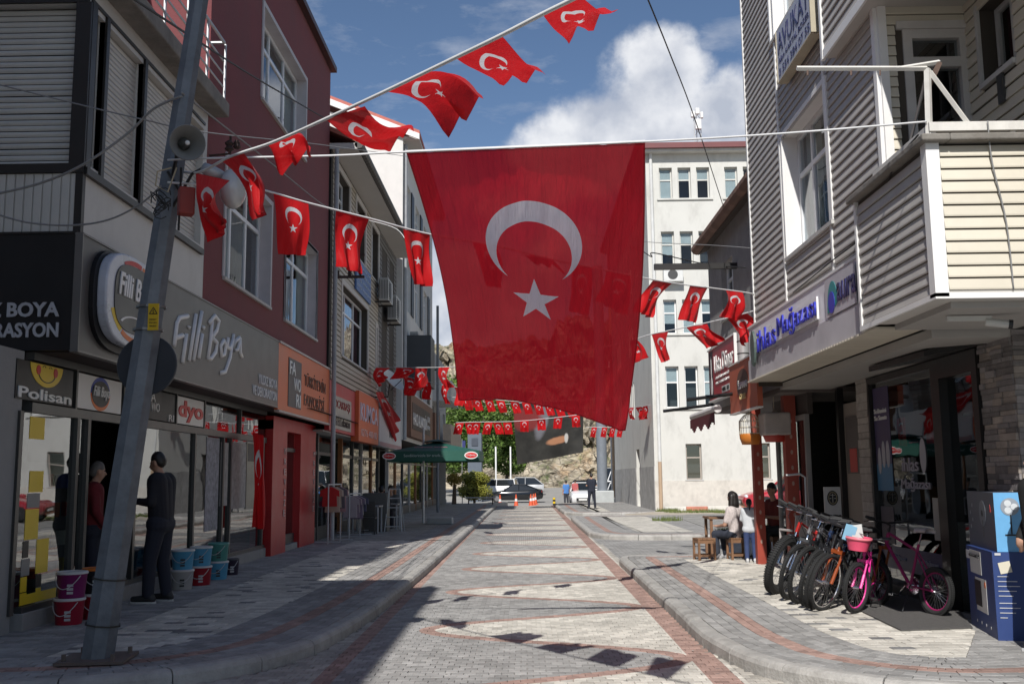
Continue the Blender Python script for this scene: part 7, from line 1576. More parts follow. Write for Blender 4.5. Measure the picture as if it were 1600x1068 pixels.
q = MB(); q.lathe([(.075, 0), (.078, .002)], c_, 24, ax=axf); fo = q.build('print_fan', M('fan_grey', (.25, .28, .32), .5), b2_)
for k in range(3): q = MB(); aa = k*2.09; pt = c_+fn*.004+n*.035*math.cos(aa)+E2*.035*math.sin(aa); q.lathe([(.030, 0), (.030, .001)], pt, 12, ax=axf); q.build('print_blade', fanw, fo)
q = MB(); b0 = a2+n*.125+E2*hB*.30+fn*.007; q.prism([b0, b0+n*.012, b0+n*.012+E2*hB*.33, b0+E2*hB*.33], fn*.002); b0 = a2+n*.075+E2*hB*.27+fn*.007; q.prism([b0, b0+n*.11, b0+n*.11+E2*.014, b0+E2*.014], fn*.002); q.build('print_stand', blk, b2_)
ln = -n; axl = (-n).to_track_quat('Z', 'Y').to_matrix()
q = MB(); q.lathe([(.12, 0), (.12, .002)], a2+d*L2*.42+E2*hB*.62-n*.002, 28, ax=axl); fo = q.build('print_fan', M('print_steel', (.13, .15, .18), .4), b2_); q = MB(); q.lathe([(.03, 0), (.03, .002)], a2+d*L2*.42+E2*hB*.62-n*.006, 16, ax=axl); q.build('print_hub', blk, fo)
q = MB(); b0 = a2+d*L2*.41+E2*hB*.2-n*.006; q.prism([b0, b0+d*.008, b0+d*.008+E2*hB*.3, b0+E2*hB*.3], -n*.002); q.build('print_stand', blk, b2_)
for k in range(4): q = MB(); q.lathe([(.02, 0), (.02, .002)], a2+d*L2*(.80+.08*(k % 2))+E2*hB*(.74-.13*k)-n*.002, 14, ax=axl); q.build('print_dot', M('print_steel2', (.22, .25, .28), .4), b2_)
q = MB(); b0 = a2+d*L2*.10+E2*hB*.66-n*.004; q.prism([b0, b0+d*.05, b0+d*.025+E2*.07], -n*.002); q.build('print_mark', redp, b2_)
# buckets
def bucket(label, c, col, r=.15, h=.27, lid=(.55, .54, .53), mark=(.45, .44, .44), group='plastic paint buckets before the shop'):
    t = thing('paint_bucket', label, 'bucket', c, group); x, y, z = c
    q = MB(); q.lathe([(r*.86, 0), (r*.88, .01), (r, h*.86), (r*1.03, h*.88), (r*1.03, h*.92)], c, 26); q.build('tub', M('tub_%d_%d_%d' % tuple(int(v*99) for v in col), col, .35, var=.05), t, smooth=True, sharp=40)
    lm = M('lid_%d_%d' % (int(lid[0]*99), int(lid[2]*99)), lid, .4, var=.04); q = MB(); q.lathe([(r*1.05, h*.90), (r*1.07, h*.91), (r*1.07, h*.97), (r*1.02, h), (r*.94, h), (r*.9, h*.975), (0, h*.975)], c, 26, caps=False); q.build('lid', lm, t, smooth=True, sharp=30)
    q = MB(); a0 = random.uniform(-1.9, -1.3); pts = [(x+r*1.06*math.cos(a0+s_), y+r*1.06*math.sin(a0+s_), z+h*.86-h*.5*math.sin(math.pi*i/10)) for i, s_ in [(i, -1.1+2.2*i/10) for i in range(11)]]; q.tube(pts, .0045, 5); q.build('handle', M('handle_pale', (.5, .5, .5), .5), t)
    mm = M('mark_%d' % int(mark[0]*99), mark, .5)
    for k in range(3): q = MB(); aa = -1.25; q.obox((x+r*.975*math.cos(aa), y+r*.975*math.sin(aa), z+h*(.22+.14*k)), .004, .03, .012, Matrix.Rotation(aa, 3, 'Z')); q.build('label_mark', mm, t)
    return t
cA = onz(107, 974, .13); H_ = .27
bucket('red paint bucket at the bottom left, under the purple one', cA, (.30, .01, .03)); bucket('purple paint bucket on top of the leftmost red one', cA+Vector((.01, .01, H_)), (.17, .01, .10))
cB = cA+Vector((.10, .42, 0)); bucket('red paint bucket partly behind the leaning pole base', cB, (.28, .01, .02)); bucket('black paint bucket with an orange top beside the pole', cB+Vector((0, 0, H_)), (.02, .02, .025), lid=(.55, .15, .02))
bl_ = (.09, .32, .50)
cC = onz(284, 920, .13); bucket('white paint bucket with a dark oval, under a light blue one', cC, (.38, .37, .36), mark=(.03, .03, .03)); bucket('light blue paint bucket nearest the standing man', cC+Vector((0, 0, H_)), bl_, mark=(.03, .03, .03))
cD = onz(313, 913, .13); bucket('red paint bucket in the middle of the right row', cD, (.30, .01, .02)); bucket('light blue paint bucket on the middle red bucket', cD+Vector((0, 0, H_)), bl_, mark=(.03, .03, .03))
cE = onz(340, 904, .13); bucket('light blue paint bucket under the teal one', cE, bl_, mark=(.03, .03, .03)); bucket('teal paint bucket at the right end, on a light blue one', cE+Vector((0, 0, H_)), (.07, .25, .22), lid=(.07, .25, .22), mark=(.02, .05, .05))
bucket('small dark paint bucket with a pale swirl after the teal stack', onz(362, 897, .13), (.03, .02, .04), r=.11, h=.25, lid=(.05, .05, .06))
# ================================================================ BICYCLES
rub = M('tyre_rubber', (.018, .018, .018), .85, bump=.4, scale=20); spk = M('spoke_steel', (.5, .5, .5), .3, metal=.9); blkp = M('black_paint', (.015, .015, .017), .3, coat=.3)
def wheel(name, x, r, tw, rimc, par, spokes=28, rimw=.018):
    w = MB(); w_ = w.add; m = MB(); N = 40
    m.tube([(x+(r-tw)*math.cos(2*math.pi*i/N), 0, r+(r-tw)*math.sin(2*math.pi*i/N)) for i in range(N)], tw, 8, closed=True)
    if tw > .02:
        for i in range(0, 72):
            a_ = 2*math.pi*i/72; c, s_ = math.cos(a_), math.sin(a_)
            for e in (-1, 1): m.obox((x+(r-.004)*c, e*tw*.42, r+(r-.004)*s_), .006, tw*.35, .007, Matrix.Rotation(-a_, 3, 'Y'))
    root = m.build(name, rub, par, local=True)
    q = MB(); rr = r-2*tw-.004; q.tube([(x+rr*math.cos(2*math.pi*i/N), 0, r+rr*math.sin(2*math.pi*i/N)) for i in range(N)], rimw*.6, 6, closed=True); q.build('rim', rimc, root, local=True)
    q = MB()
    for i in range(spokes):
        a_ = 2*math.pi*i/spokes; b_ = a_+(.5 if i % 2 else -.5); e = (.022 if i % 4 < 2 else -.022); q.tube([(x+.02*math.cos(b_), e, r+.02*math.sin(b_)), (x+rr*math.cos(a_), 0, r+rr*math.sin(a_))], .0018, 3, caps=False)
    q.build('spokes', spk, root, local=True, kind='stuff')
    q = MB(); q.tube([(x, -.045, r), (x, .045, r)], .018, 10); q.build('hub', chrome, root, local=True); return root
def bike(label, loc, rz, lean, fmat, r=.335, tw=.026, steer=0., basket=False, forkm=None, sc=1., rimm=None, group='bicycles parked in a slanted row', saddle=(.02, .02, .02)):
    t = thing('bicycle', label, 'bicycle', loc, group); ORG.pop(t.name); ORG[t.name] = Vector((0, 0, 0))
    t.rotation_mode = 'XYZ'; t.matrix_world = Matrix.Translation(loc) @ Matrix.Rotation(rz, 4, 'Z') @ Matrix.Rotation(lean, 4, 'X') @ Matrix.Scale(sc, 4)
    forkm = forkm or fmat; rimm = rimm or blkp; WB = 1.04
    wheel('rear_wheel', -WB, r, tw, rimm, t); wheel('front_wheel', 0, r, tw, rimm, t)
    bb = (-WB+.43, 0, .29); ht, hb = (-.20, 0, .88), (-.165, 0, .76); st = (-WB+.30, 0, .78)
    q = MB(); q.tube([bb, hb], .020, 8); q.tube([(st[0]+.03, 0, st[2]-.08), ht], .017, 8); q.tube([bb, st], .016, 8)
    for e in (-.05, .05): q.tube([bb, (-WB, e, r)], .010, 6); q.tube([(st[0]+.02, e*.4, st[2]-.1), (-WB, e, r)], .009, 6)
    q.tube([hb, ht], .024, 10); q.build('frame', fmat, t, local=True)
    q = MB(); cr = (-.145, 0, .70)
    q.tube([hb, cr], .016, 8); q.box(cr[0]-.03, cr[0]+.03, -.075, .075, cr[2]-.02, cr[2]+.02)
    for e in (-.062, .062): q.tube([(cr[0], e, cr[2]), (-.07, e, r+.16)], .015, 8); q.tube([(-.075, e, r+.18), (0, e, r)], .021, 8)
    q.build('fork', forkm, t, local=True)
    hc_ = (-.225, 0, .97); q = MB(); q.tube([ht, hc_], .014, 8); q.tube([hc_, (-.15, 0, 1.0)], .014, 8); q.tube([(-.20, -.32, 1.04), (-.16, -.20, 1.02), (-.15, 0, 1.0), (-.16, .20, 1.02), (-.20, .32, 1.04)], .0125, 8); hb_ = q.build('handlebar', blkp, t, local=True)
    for e in (-1, 1):
        q = MB(); q.tube([(-.195, e*.21, 1.035), (-.215, e*.34, 1.05)], .018, 8); q.build('grip', M('grip_rubber', (.03, .03, .03), .8), hb_, local=True)
        q = MB(); q.tube([(-.16, e*.17, 1.01), (-.10, e*.22, 1.0), (-.12, e*.30, .99)], .006, 5); q.build('brake_lever', chrome, hb_, local=True)
    q = MB(); q.tube([(-.17, -.14, 1.01), (-.05, -.1, .93), (-.12, 0, .74)], .004, 4); q.tube([(-.17, .14, 1.01), (-.03, .08, .92), (-.14, .02, .74)], .004, 4); q.build('brake_cables', blkp, t, local=True, kind='stuff')
    q = MB(); q.tube([st, (st[0]-.045, 0, .90)], .012, 8); q.build('seat_post', chrome, t, local=True)
    q = MB(); vs = []; S_ = [(-.14, .075, 0), (-.10, .085, .01), (-.02, .05, .0), (.08, .022, .0), (.13, .012, -.01)]
    for (dx, hw, dz) in S_:
        for (yy, zz_) in ((-1, -.02), (-.9, .015), (-.4, .03), (.4, .03), (.9, .015), (1, -.02)): vs.append((st[0]-.05+dx, yy*hw, .93+dz+zz_))
    fs = []
    for i in range(len(S_)-1):
        for j in range(5): fs.append((i*6+j, i*6+j+1, (i+1)*6+j+1, (i+1)*6+j))
        fs.append((i*6+5, i*6, (i+1)*6, (i+1)*6+5))
    fs += [tuple(range(6)), tuple(reversed(range((len(S_)-1)*6, len(S_)*6)))]; q.add(vs, fs); q.build('saddle', M('saddle_%d' % int(saddle[0]*99), saddle, .5), t, smooth=True, local=True)
    q = MB(); q.lathe([(.095, -.003), (.095, .003)], (bb[0], -.055, bb[2]), 24, ax=Matrix.Rotation(rad(90), 3, 'X')); q.lathe([(.03, -.03), (.03, .03)], bb, 12, ax=Matrix.Rotation(rad(90), 3, 'X')); cs = q.build('crank_set', chrome, t, local=True)
    for e in (-1, 1):
        q = MB(); q.tube([(bb[0], e*.07, bb[2]), (bb[0]+e*.12, e*.08, bb[2]-e*.12)], .009, 5); q.build('crank', chrome, cs, local=True); q = MB(); q.box(bb[0]+e*.12-.045, bb[0]+e*.12+.045, e*.13-.04, e*.13+.04, bb[2]-e*.12-.012, bb[2]-e*.12+.012); q.build('pedal', blkp, cs, local=True)
    q = MB(); q.tube([(bb[0], -.055, bb[2]+.095), (-WB, -.045, r+.03)], .004, 4); q.tube([(bb[0], -.055, bb[2]-.095), (-WB, -.045, r-.03)], .004, 4); q.build('chain', M('chain_dark', (.06, .06, .06), .5, metal=.7), t, local=True)
    q = MB(); q.tube([(bb[0]-.05, .05, bb[2]), (bb[0]-.12, .20, .02-.02)], .008, 5); q.build('side_stand', blkp, t, local=True)
    if basket:
        bm = M('basket_pink', (.72, .08, .16), .4, var=.06); q = MB(); q.lathe([(.10, -.12), (.125, -.115), (.17, .06), (.175, .07), (.165, .06), (.12, -.105), (.0, -.105)], (.03, 0, .96), 26, caps=False); bk = q.build('basket', bm, t, smooth=True, local=True, sharp=50)
        q = MB(); q.lathe([(.172, .03), (.178, .031), (.180, .062), (.174, .064)], (.03, 0, .96), 26, caps=False); q.build('basket_rim', M('basket_rim', (.80, .20, .25), .4), bk, smooth=True, local=True)
    if steer:
        Rm = Matrix.Rotation(steer, 3, 'Z'); pv = Vector((-.16, 0, 0)); off_ = pv-Rm @ pv
        for ch in t.children:
            if ch.name.split('.')[0] in ('front_wheel', 'fork', 'handlebar', 'basket'): ch.rotation_euler = (0, 0, steer); ch.location = off_
    return t
red_f, org_f, blu_f, pnk = M('bike_red', (.38, .015, .012), .25, coat=.5), M('bike_orange', (.27, .055, .012), .25, coat=.5), M('bike_blue', (.015, .035, .10), .25, coat=.5), M('bike_pink', (.72, .03, .28), .3, coat=.4)
whf = M('bike_white', (.20, .20, .21), .25, coat=.4); gryf = M('bike_grey', (.10, .10, .11), .3, coat=.4)
hd = rad(228)
def wz(px, py): return onz(px, py, .13)
specs = [((1211, 927), red_f, .36, .052, 'fat tyred bicycle with a red frame, first of the slanted row', hd+.02, rad(-18), chrome, 1.04), ((1233, 936), whf, .33, .026, 'bicycle with a white frame, second of the slanted row', hd, rad(-15), chrome, 1.02),
 ((1248, 942), gryf, .335, .027, 'grey bicycle third in the slanted row', hd-.02, rad(-15), blkp, 1.), ((1262, 947), blu_f, .335, .027, 'blue bicycle fourth in the slanted row', hd+.03, rad(-16), blkp, .98), ((1272, 951), blkp, .335, .027, 'black bicycle fifth in the slanted row beside the orange fork', hd, rad(-15), blkp, .94), ((1284, 953), blkp, .34, .022, 'black bicycle with an orange fork, sixth of the slanted row', hd-.10, rad(-14), org_f, .92)]
for i, (pxy, fm_x, r_, tw_, lab, a_, le, fk, sc_) in enumerate(specs): bike(lab, wz(*pxy), a_, le, fm_x, r=r_, tw=tw_, sc=sc_, forkm=fk, rimm=chrome if i in (1, 5) else None)
bk = bike('pink bicycle with a bright pink front basket, nearest of the parked bicycles', wz(1341, 958), rad(242), rad(-7), pnk, r=.34, tw=.032, sc=.78, basket=True, rimm=pnk, steer=rad(-18))
bp_ = wz(1341, 958)
t = thing('leaflet_stack', 'folded blue and white leaflets standing in the pink bicycle basket', 'leaflet', bp_+Vector((.0, 0, .74)))
for k, (cc, dx, a_) in enumerate((((.25, .50, .68), -.05, .35), ((.60, .62, .60), .04, -.1), ((.2, .42, .6), -.01, .15))):
    q = MB(); q.obox(bp_+Vector((dx, -.02+k*.03, .84)), .07, .003, .085, Matrix.Rotation(a_, 3, 'Y') @ Matrix.Rotation(.3, 3, 'Z')); q.build('leaflet', M('leaflet_%d' % k, cc, .7), t)
bike('small pink and orange child bicycle leaning in the shade against the shop window', Vector((3.94, 11.5, .13)), rad(108), rad(6), M('bike_pink_shaded', (.26, .012, .09), .5), r=.27, tw=.03, sc=.92, forkm=M('bike_orange_shaded', (.20, .05, .012), .5), rimm=M('bike_pink_shaded'), group=None, saddle=(.45, .4, .4))  # pink and orange paint darkened to stand in for shade on this bicycle
q = MB(); mp_ = [onz(1325, 945, .134), onz(1408, 985, .134), onz(1520, 981, .134), onz(1500, 955, .134), onz(1440, 935, .134), onz(1360, 925, .134)]; q.prism(mp_, (0, 0, .012)); tag(q.build('door_mat', M('mat_grey', (.10, .095, .09), .95, bump=1, scale=20, var=.25)), 'grey rubber mat lying before the appliance shop door', 'mat')
# white chairs, crate, lawyer sign
def plastic_chair(label, c, rz, mat):
    t = thing('plastic_chair', label, 'chair', c, 'chairs outside the kebab shop', rz=rz); ORG.pop(t.name); ORG[t.name] = Vector((0, 0, 0))
    q = MB(); q.box(-.22, .22, -.21, .21, .43, .46); q.build('seat', mat, t, local=True, bevel=.015); q = MB(); q.prism([(-.21, -.20, .47), (.21, -.20, .47), (.19, -.27, .88), (-.19, -.27, .88)], (0, -.02, .0)); q.build('backrest', mat, t, local=True, bevel=.01)
    for sx in (-1, 1):
        for sy in (-1, 1): q = MB(); q.tube([(sx*.19, sy*.18, .43), (sx*.22, sy*.22, 0)], .016, 6); q.build('leg', mat, t, local=True)
        q = MB(); q.tube([(sx*.22, -.22, .66), (sx*.24, .15, .66), (sx*.22, .2, .45)], .018, 6); q.build('armrest', mat, t, local=True)
    return t
wpl = M('plastic_pale', (.40, .37, .36), .5, dirt=.2)
plastic_chair('pale plastic chair with its back turned, behind the parked bicycles', Vector((4.05, 14.9, .13)), rad(10), wpl)
t = thing('tube_chair', 'bent white tubular chair frame beside the glass door', 'chair', (4.2, 14.2, .13), 'chairs outside the kebab shop'); q = MB(); q.tube([ony(1262, 840, 14), ony(1258, 745, 14), ony(1250, 740, 14), ony(1228, 742, 14)], .014, 6); q.build('frame', M('tube_white', (.45, .45, .45), .4), t)
cc = onz(1212, 870, .13); t = thing('plastic_crate', 'clear grey plastic crate standing on a dark stand behind the bicycles', 'crate', cc)
q = MB(); q.box(cc.x-.02, cc.x+.38, cc.y-.15, cc.y+.2, .62, .92); q.build('crate_body', M('crate_grey', (.22, .21, .20), .4, var=.2), t, bevel=.02)
for k in range(3): q = MB(); q.box(cc.x-.025, cc.x+.385, cc.y-.155, cc.y+.205, .68+k*.09, .70+k*.09); q.build('rib', M('crate_rib', (.30, .29, .28), .4), t)
q = MB(); q.box(cc.x, cc.x+.36, cc.y-.13, cc.y+.18, .13, .615); q.build('stand', M('stand_dark', (.05, .05, .045), .7), t)
av = thing('lawyer_sign', 'white AVUKAT sign with black scales roundel on the wall behind the bicycles', 'sign', (4.4, 13.9, 1)); p0, p1 = ony(1290, 818, 13.75), ony(1313, 760, 13.75); FV = Fr('F', 13.75)
q = MB(); FV.box(q, p0.x, p1.x, p0.z, p1.z, -.02, 0); q.build('board', M('board_cream', (.52, .50, .46), .5), av); cx_ = (p0.x+p1.x)/2
disc(FV, cx_, p1.z-.15, .075, .10, .001, blk, av, 'roundel'); disc(FV, cx_, p1.z-.15, .06, .085, .006, M('roundel_gold', (.30, .24, .12), .5), av, 'roundel_ring', inner=.85, th=.002); q = MB(); FV.box(q, cx_-.004, cx_+.004, p1.z-.21, p1.z-.09, .006, .009); FV.box(q, cx_-.035, cx_+.035, p1.z-.115, p1.z-.108, .006, .0095); FV.box(q, cx_-.045, cx_-.02, p1.z-.16, p1.z-.15, .006, .009); FV.box(q, cx_+.02, cx_+.045, p1.z-.16, p1.z-.15, .006, .009); q.build('scales', M('scales_pale', (.45, .42, .36), .5), av)
frtext(FV, 'AVUKAT', p0.x+.012, p0.z+.03, p1.x-p0.x-.024, .09, blk, av, d=.001, off=.02)
s_av = thing('sign_board', 'lawyer sign with black AVUKAT lettering and a phone number high on the street side siding', 'sign', (3.4, 11, 5.5)); AV = Fr('R', 3.34)
pa_ = AV.px(1213, 60); pb_ = AV.px(1268, 50); z0 = AV.px(1222, 121)[1]; z1 = AV.px(1213, 54)[1]; q = MB(); AV.box(q, pb_[0], pa_[0], z0, z1+.02, -.12, 0); q.build('board', M('sign_lilac', (.40, .43, .52), .5), s_av); q = MB(); AV.box(q, pb_[0]-.02, pb_[0], z0-.01, z1+.03, -.12, .01); AV.box(q, pa_[0], pa_[0]+.02, z0-.01, z1+.03, -.12, .01); AV.box(q, pb_[0], pa_[0], z0-.02, z0, -.12, .01); q.build('board_edge', M('edge_beige', (.42, .37, .27), .6), s_av)
hh = z1-z0; ww_ = pa_[0]-pb_[0]; nv_ = M('letter_navy', (.02, .02, .09), .4)
frtext(AV, 'AVUKAT', pa_[0]-.06, z0+hh*.52, ww_-.12, hh*.40, nv_, s_av, d=.001, depth=.003); frtext(AV, 'Aliye KARTAL BOZER', pa_[0]-.06, z0+hh*.30, ww_-.12, hh*.14, nv_, s_av, d=.001, depth=.002); frtext(AV, '0 554 384 07 55', pa_[0]-.06, z0+hh*.07, ww_-.12, hh*.16, nv_, s_av, d=.001, depth=.002)
cm = thing('security_camera', 'small white security camera bracket fixed under the balcony floor', 'camera', (3.8, 8.6, 2.95)); q = MB(); q.box(3.62, 4.0, 8.38, 8.42, 2.88, 2.92); q.build('bracket', M('cam_white', (.5, .5, .48), .5), cm); q = MB(); q.tube([(3.95, 8.4, 2.87), (4.12, 8.35, 2.84)], .035, 10); q.build('camera_body', M('cam_white'), cm); q = MB(); q.tube([(4.12, 8.35, 2.84), (4.15, 8.34, 2.835)], .04, 10); q.build('lens_hood', blk, cm)
# ================================================================ CAFE SIDE ON THE LEFT
gpar = M('parasol_green', (.012, .085, .06), .6, var=.12, scale=2)
pc = Vector((-3.15, 31.0, .13)); ps = thing('parasol', 'dark green parasol with red and white oval emblems over the cafe seats', 'parasol', pc)
q = MB(); q.tube([pc+Vector((0, 0, .1)), pc+Vector((.0, 0, 3.05))], .035, 10); q.build('pole', M('galvanised'), ps)
Lz = ony(690, 706, 31).z; hx_, hy_ = 1.55, 1.5; z0 = Lz; apex = Vector((pc.x-.0, pc.y, z0+.34)); cx0 = (ony(615, 720, 31).x+ony(752, 720, 31).x)/2; hx_ = (ony(752, 720, 31).x-ony(615, 720, 31).x)/2
C8 = [Vector((cx0+sx*hx_, 31+sy*hy_, z0)) for sx, sy in ((-1, -1), (-.33, -1.08), (.33, -1.08), (1, -1), (1.05, 0), (1, 1), (0, 1.08), (-1, 1), (-1.05, 0))]
q = MB(); ap = Vector((cx0, 31, z0+.34)); mid = [c.lerp(ap, .62)+Vector((0, 0, -.02)) for c in C8]; n_ = len(C8)
q.add([ap]+[v for v in mid]+C8, [(0, 1+i, 1+(i+1) % n_) for i in range(n_)]+[(1+i, 1+n_+i, 1+n_+(i+1) % n_, 1+(i+1) % n_) for i in range(n_)]); q.build('canopy', gpar, ps)
q = MB(); cap_ = [c.lerp(ap, .72)+Vector((0, 0, .08)) for c in C8]; q.add([ap+Vector((0, 0, .07))]+cap_, [(0, 1+i, 1+(i+1) % n_) for i in range(n_)]); q.build('vent_cap', gpar, ps)
q = MB(); low = [c+Vector((0, 0, -.30)) for c in C8]
for i in range(n_): q.quad(C8[i], C8[(i+1) % n_], low[(i+1) % n_], low[i])
vl = q.build('valance', gpar, ps); yv = 31-1.08*hy_-.02
FP = Fr('F', yv); 
for xx in (-1.35, 1.2):
    disc(FP, cx0+xx*.95, z0-.14, .20, .11, .0 if xx > 0 else .0, whp, ps, 'emblem'); disc(FP, cx0+xx*.95, z0-.14, .17, .08, .006, redp, ps, 'emblem_core'); frtext(FP, 'Doğanay', cx0+xx*.95-.13, z0-.165, .26, .06, whp, ps, d=.012)
frtext(FP, 'Sevdiklerinizle bir arada...', cx0-.85, z0-.17, 1.15, .08, M('print_palegreen', (.35, .45, .42), .6), ps, d=.004); 
lettering('Doğanay İçecek', Vector((cx0-.6, 31-.72*hy_, z0+.11)), (1, 0, 0), Vector((0, .95, .28)), 1.0, .09, M('print_rose', (.5, .2, .25), .6), ps)
q = MB(); 
for c in C8[::2]: q.tube([ap+Vector((0, 0, -.45)), c.lerp(ap, .35)+Vector((0, 0, -.05))], .012, 5)
q.build('ribs', M('galvanised'), ps)
bc = onz(690, 818, .13); q = MB(); q.box(bc.x-.45, bc.x+.35, bc.y-.2, bc.y+.45, .13, .33); q.build('concrete_foot', M('foot_concrete', (.42, .41, .39), .8, dirt=.2), ps, bevel=.02)
ps.location.x += 0
def ladder():
    c = onz(614, 830, .13); t = thing('step_ladder', 'white aluminium step ladder standing before the dark cafe front', 'ladder', c); w0, w1, h = .24, .15, 1.18; m = M('ladder_white', (.42, .43, .42), .4)
    for s_ in (-1, 1): q = MB(); q.tube([c+Vector((s_*w0, 0, 0)), c+Vector((s_*w1, .28, h))], .018, 5); q.build('rail', m, t); q = MB(); q.tube([c+Vector((s_*w0, .65, 0)), c+Vector((s_*w1, .32, h))], .014, 5); q.build('rear_leg', m, t)
    for k in range(5): f = .12+.22*k; wv = w0+(w1-w0)*f; y_ = c.y+.28*f; q = MB(); q.box(c.x-wv, c.x+wv, y_-.03, y_+.07, .13+h*f-.015, .13+h*f+.01); q.build('step', m, t)
ladder()
def rack(label, c, cols, w=.9, h=1.45, kid=False):
    t = thing('clothes_rack', label, 'clothes rack', c, 'clothes racks on the left pavement'); m = M('rack_white', (.45, .45, .45), .4)
    q = MB(); q.tube([c+Vector((0, 0, 0)), c+Vector((0, 0, h))], .016, 6); q.tube([c+Vector((.12, w, 0)), c+Vector((.12, w, h))], .016, 6); q.tube([c+Vector((0, 0, h)), c+Vector((.12, w, h))], .016, 6); q.tube([c+Vector((-.3, 0, .05)), c+Vector((.3, 0, .05))], .014, 6); q.tube([c+Vector((-.18, w, .05)), c+Vector((.42, w, .05))], .014, 6); q.build('frame', m, t)
    for k in range(len(cols)):
        f = (k+.5)/len(cols); b = c+Vector((.12*f+.04*math.sin(k*3), w*f, h-.06)); q = MB(); hw = .22; L = random.uniform(.4, .6) if not kid else .35; dx = Vector((.97, .2*math.sin(k*2.1), 0))*hw; th_ = Vector((0, 1, 0))*.03
        q.prism([b-dx*.3, b+dx*.3, b+dx+Vector((0, 0, -.08)), b+dx*1.05+Vector((0, 0, -.22)), b+dx*.75+Vector((0, 0, -.2)), b+dx*.8+Vector((0, 0, -L)), b-dx*.8+Vector((0, 0, -L)), b-dx*.75+Vector((0, 0, -.2)), b-dx*1.05+Vector((0, 0, -.22)), b-dx+Vector((0, 0, -.08))], th_); q.build('garment', M('garment_%d_%d_%d' % tuple(int(v*99) for v in cols[k]), cols[k], .9, var=.15), t)
    return t
rc = onz(512, 850, .13); rack('white rack with a red sweatshirt and pale clothes beside the red entrance', rc, [(.42, .02, .02), (.40, .30, .24), (.5, .42, .34), (.12, .10, .12), (.35, .2, .22)], h=1.35)
rack('dark rack of patterned blouses, second from the red entrance', rc+Vector((.1, 2.2, 0)), [(.35, .30, .32), (.22, .16, .2), (.4, .33, .33), (.18, .14, .2), (.42, .38, .36), (.10, .10, .16)], h=1.1)
rack('low rack of small bright shirts standing before the arcade glass', rc+Vector((-.3, 4.3, 0)), [(.3, .03, .06), (.15, .18, .3), (.38, .30, .3), (.12, .2, .12)], h=1.0, kid=True)
t = thing('metal_cabinet', 'dull grey metal cabinet between the clothes racks and the ladder', 'cabinet', onz(585, 828, .13)); c = onz(585, 830, .13); q = MB(); q.box(c.x-.35, c.x+.35, c.y, c.y+.6, .13, 1.2); q.build('cabinet_body', M('cabinet_grey', (.11, .11, .105), .5, metal=.4, dirt=.3), t, bevel=.01); q = MB(); q.box(c.x-.3, c.x+.3, c.y-.012, c.y-.001, .2, 1.1); q.build('door', M('cabinet_grey'), t)
def cafe_table(label, c):
    t = thing('cafe_table', label, 'table', c); q = MB(); q.box(c.x-.38, c.x+.38, c.y-.38, c.y+.38, .84, .87); q.build('table_top', M('table_pale', (.33, .32, .30), .5), t)
    for sx in (-1, 1):
        for sy in (-1, 1): q = MB(); q.box(c.x+sx*.34-.02, c.x+sx*.34+.02, c.y+sy*.34-.02, c.y+sy*.34+.02, .13, .84); q.build('leg', M('table_leg', (.4, .4, .4), .4), t)
def cafe_chair(label, c, rz):
    t = thing('cafe_chair', label, 'chair', c, 'cafe chairs by the parasol', rz=rz); ORG.pop(t.name); ORG[t.name] = Vector((0, 0, 0)); m = M('chair_dark', (.05, .045, .04), .6)
    q = MB(); q.box(-.2, .2, -.2, .2, .42, .45); q.build('seat', m, t, local=True)
    q = MB(); q.box(-.2, .2, -.21, -.18, .6, .88); q.build('backrest', m, t, local=True)
    for sx in (-1, 1):
        for sy in (-1, 1): q = MB(); q.box(sx*.18-.015, sx*.18+.015, sy*.18-.015, sy*.18+.015, 0, .42 if sy > 0 else .88); q.build('leg', m, t, local=True)
tc = Vector((-4.1, 29.6, .13)); cafe_table('pale cafe table nearest the step ladder', Vector((-4.35, 27.6, .13))); cafe_table('pale cafe table under the green parasol', tc)
for k, (dx, dy, a_, lab) in enumerate(((-.1, -2.7, 0, 'dark chair in front of the table next to the ladder'), (-.05, -.75, .1, 'dark chair before the table under the parasol'), (.05, .75, 3.0, 'dark chair behind the table under the parasol'))): cafe_chair(lab, tc+Vector((dx, dy, 0)), a_)
sit = dict(pel=(0, -.02, .5), hl=(-.09, 0, .5), hr=(.09, 0, .5), kl=(-.12, .42, .5), kr=(.12, .42, .5), al=(-.12, .38, .09), ar=(.12, .38, .09), nek=(0, .06, 1.02), hed=(0, .12, 1.2), sl=(-.18, .03, .97), sr=(.18, .03, .97), el=(-.23, .12, .72), er=(.23, .12, .72), wl=(-.1, .35, .78), wr=(.1, .35, .78), hd=(0, 1, 0), hd2=(0, 1, 0))
person('dark clothed person in red trousers sitting at a table under the green parasol', tc+Vector((-.05, -.75, -.05)), .1, sit, top=(.02, .02, .025), legs=(.30, .02, .025), voxel=.022); person('person in grey sitting behind the cafe table under the parasol', tc+Vector((.05, .75, -.05)), 3.0, sit, top=(.10, .10, .10), legs=(.03, .03, .04), voxel=.022)
t = thing('street_pole', 'thin grey pole at the pavement edge in front of the far white house', 'pole', onz(690, 800, .13)); b_ = onz(684, 800, .13); q = MB(); q.tube([b_, Vector((b_.x, b_.y, 9.2))], .06, 8); q.build('shaft', M('pole_grey', (.16, .17, .18), .5), t)
q = MB(); q.box(b_.x-.3, b_.x+.3, b_.y-.03, b_.y+.03, 6.3, 6.37); q.build('cross_arm', darkframe, t)
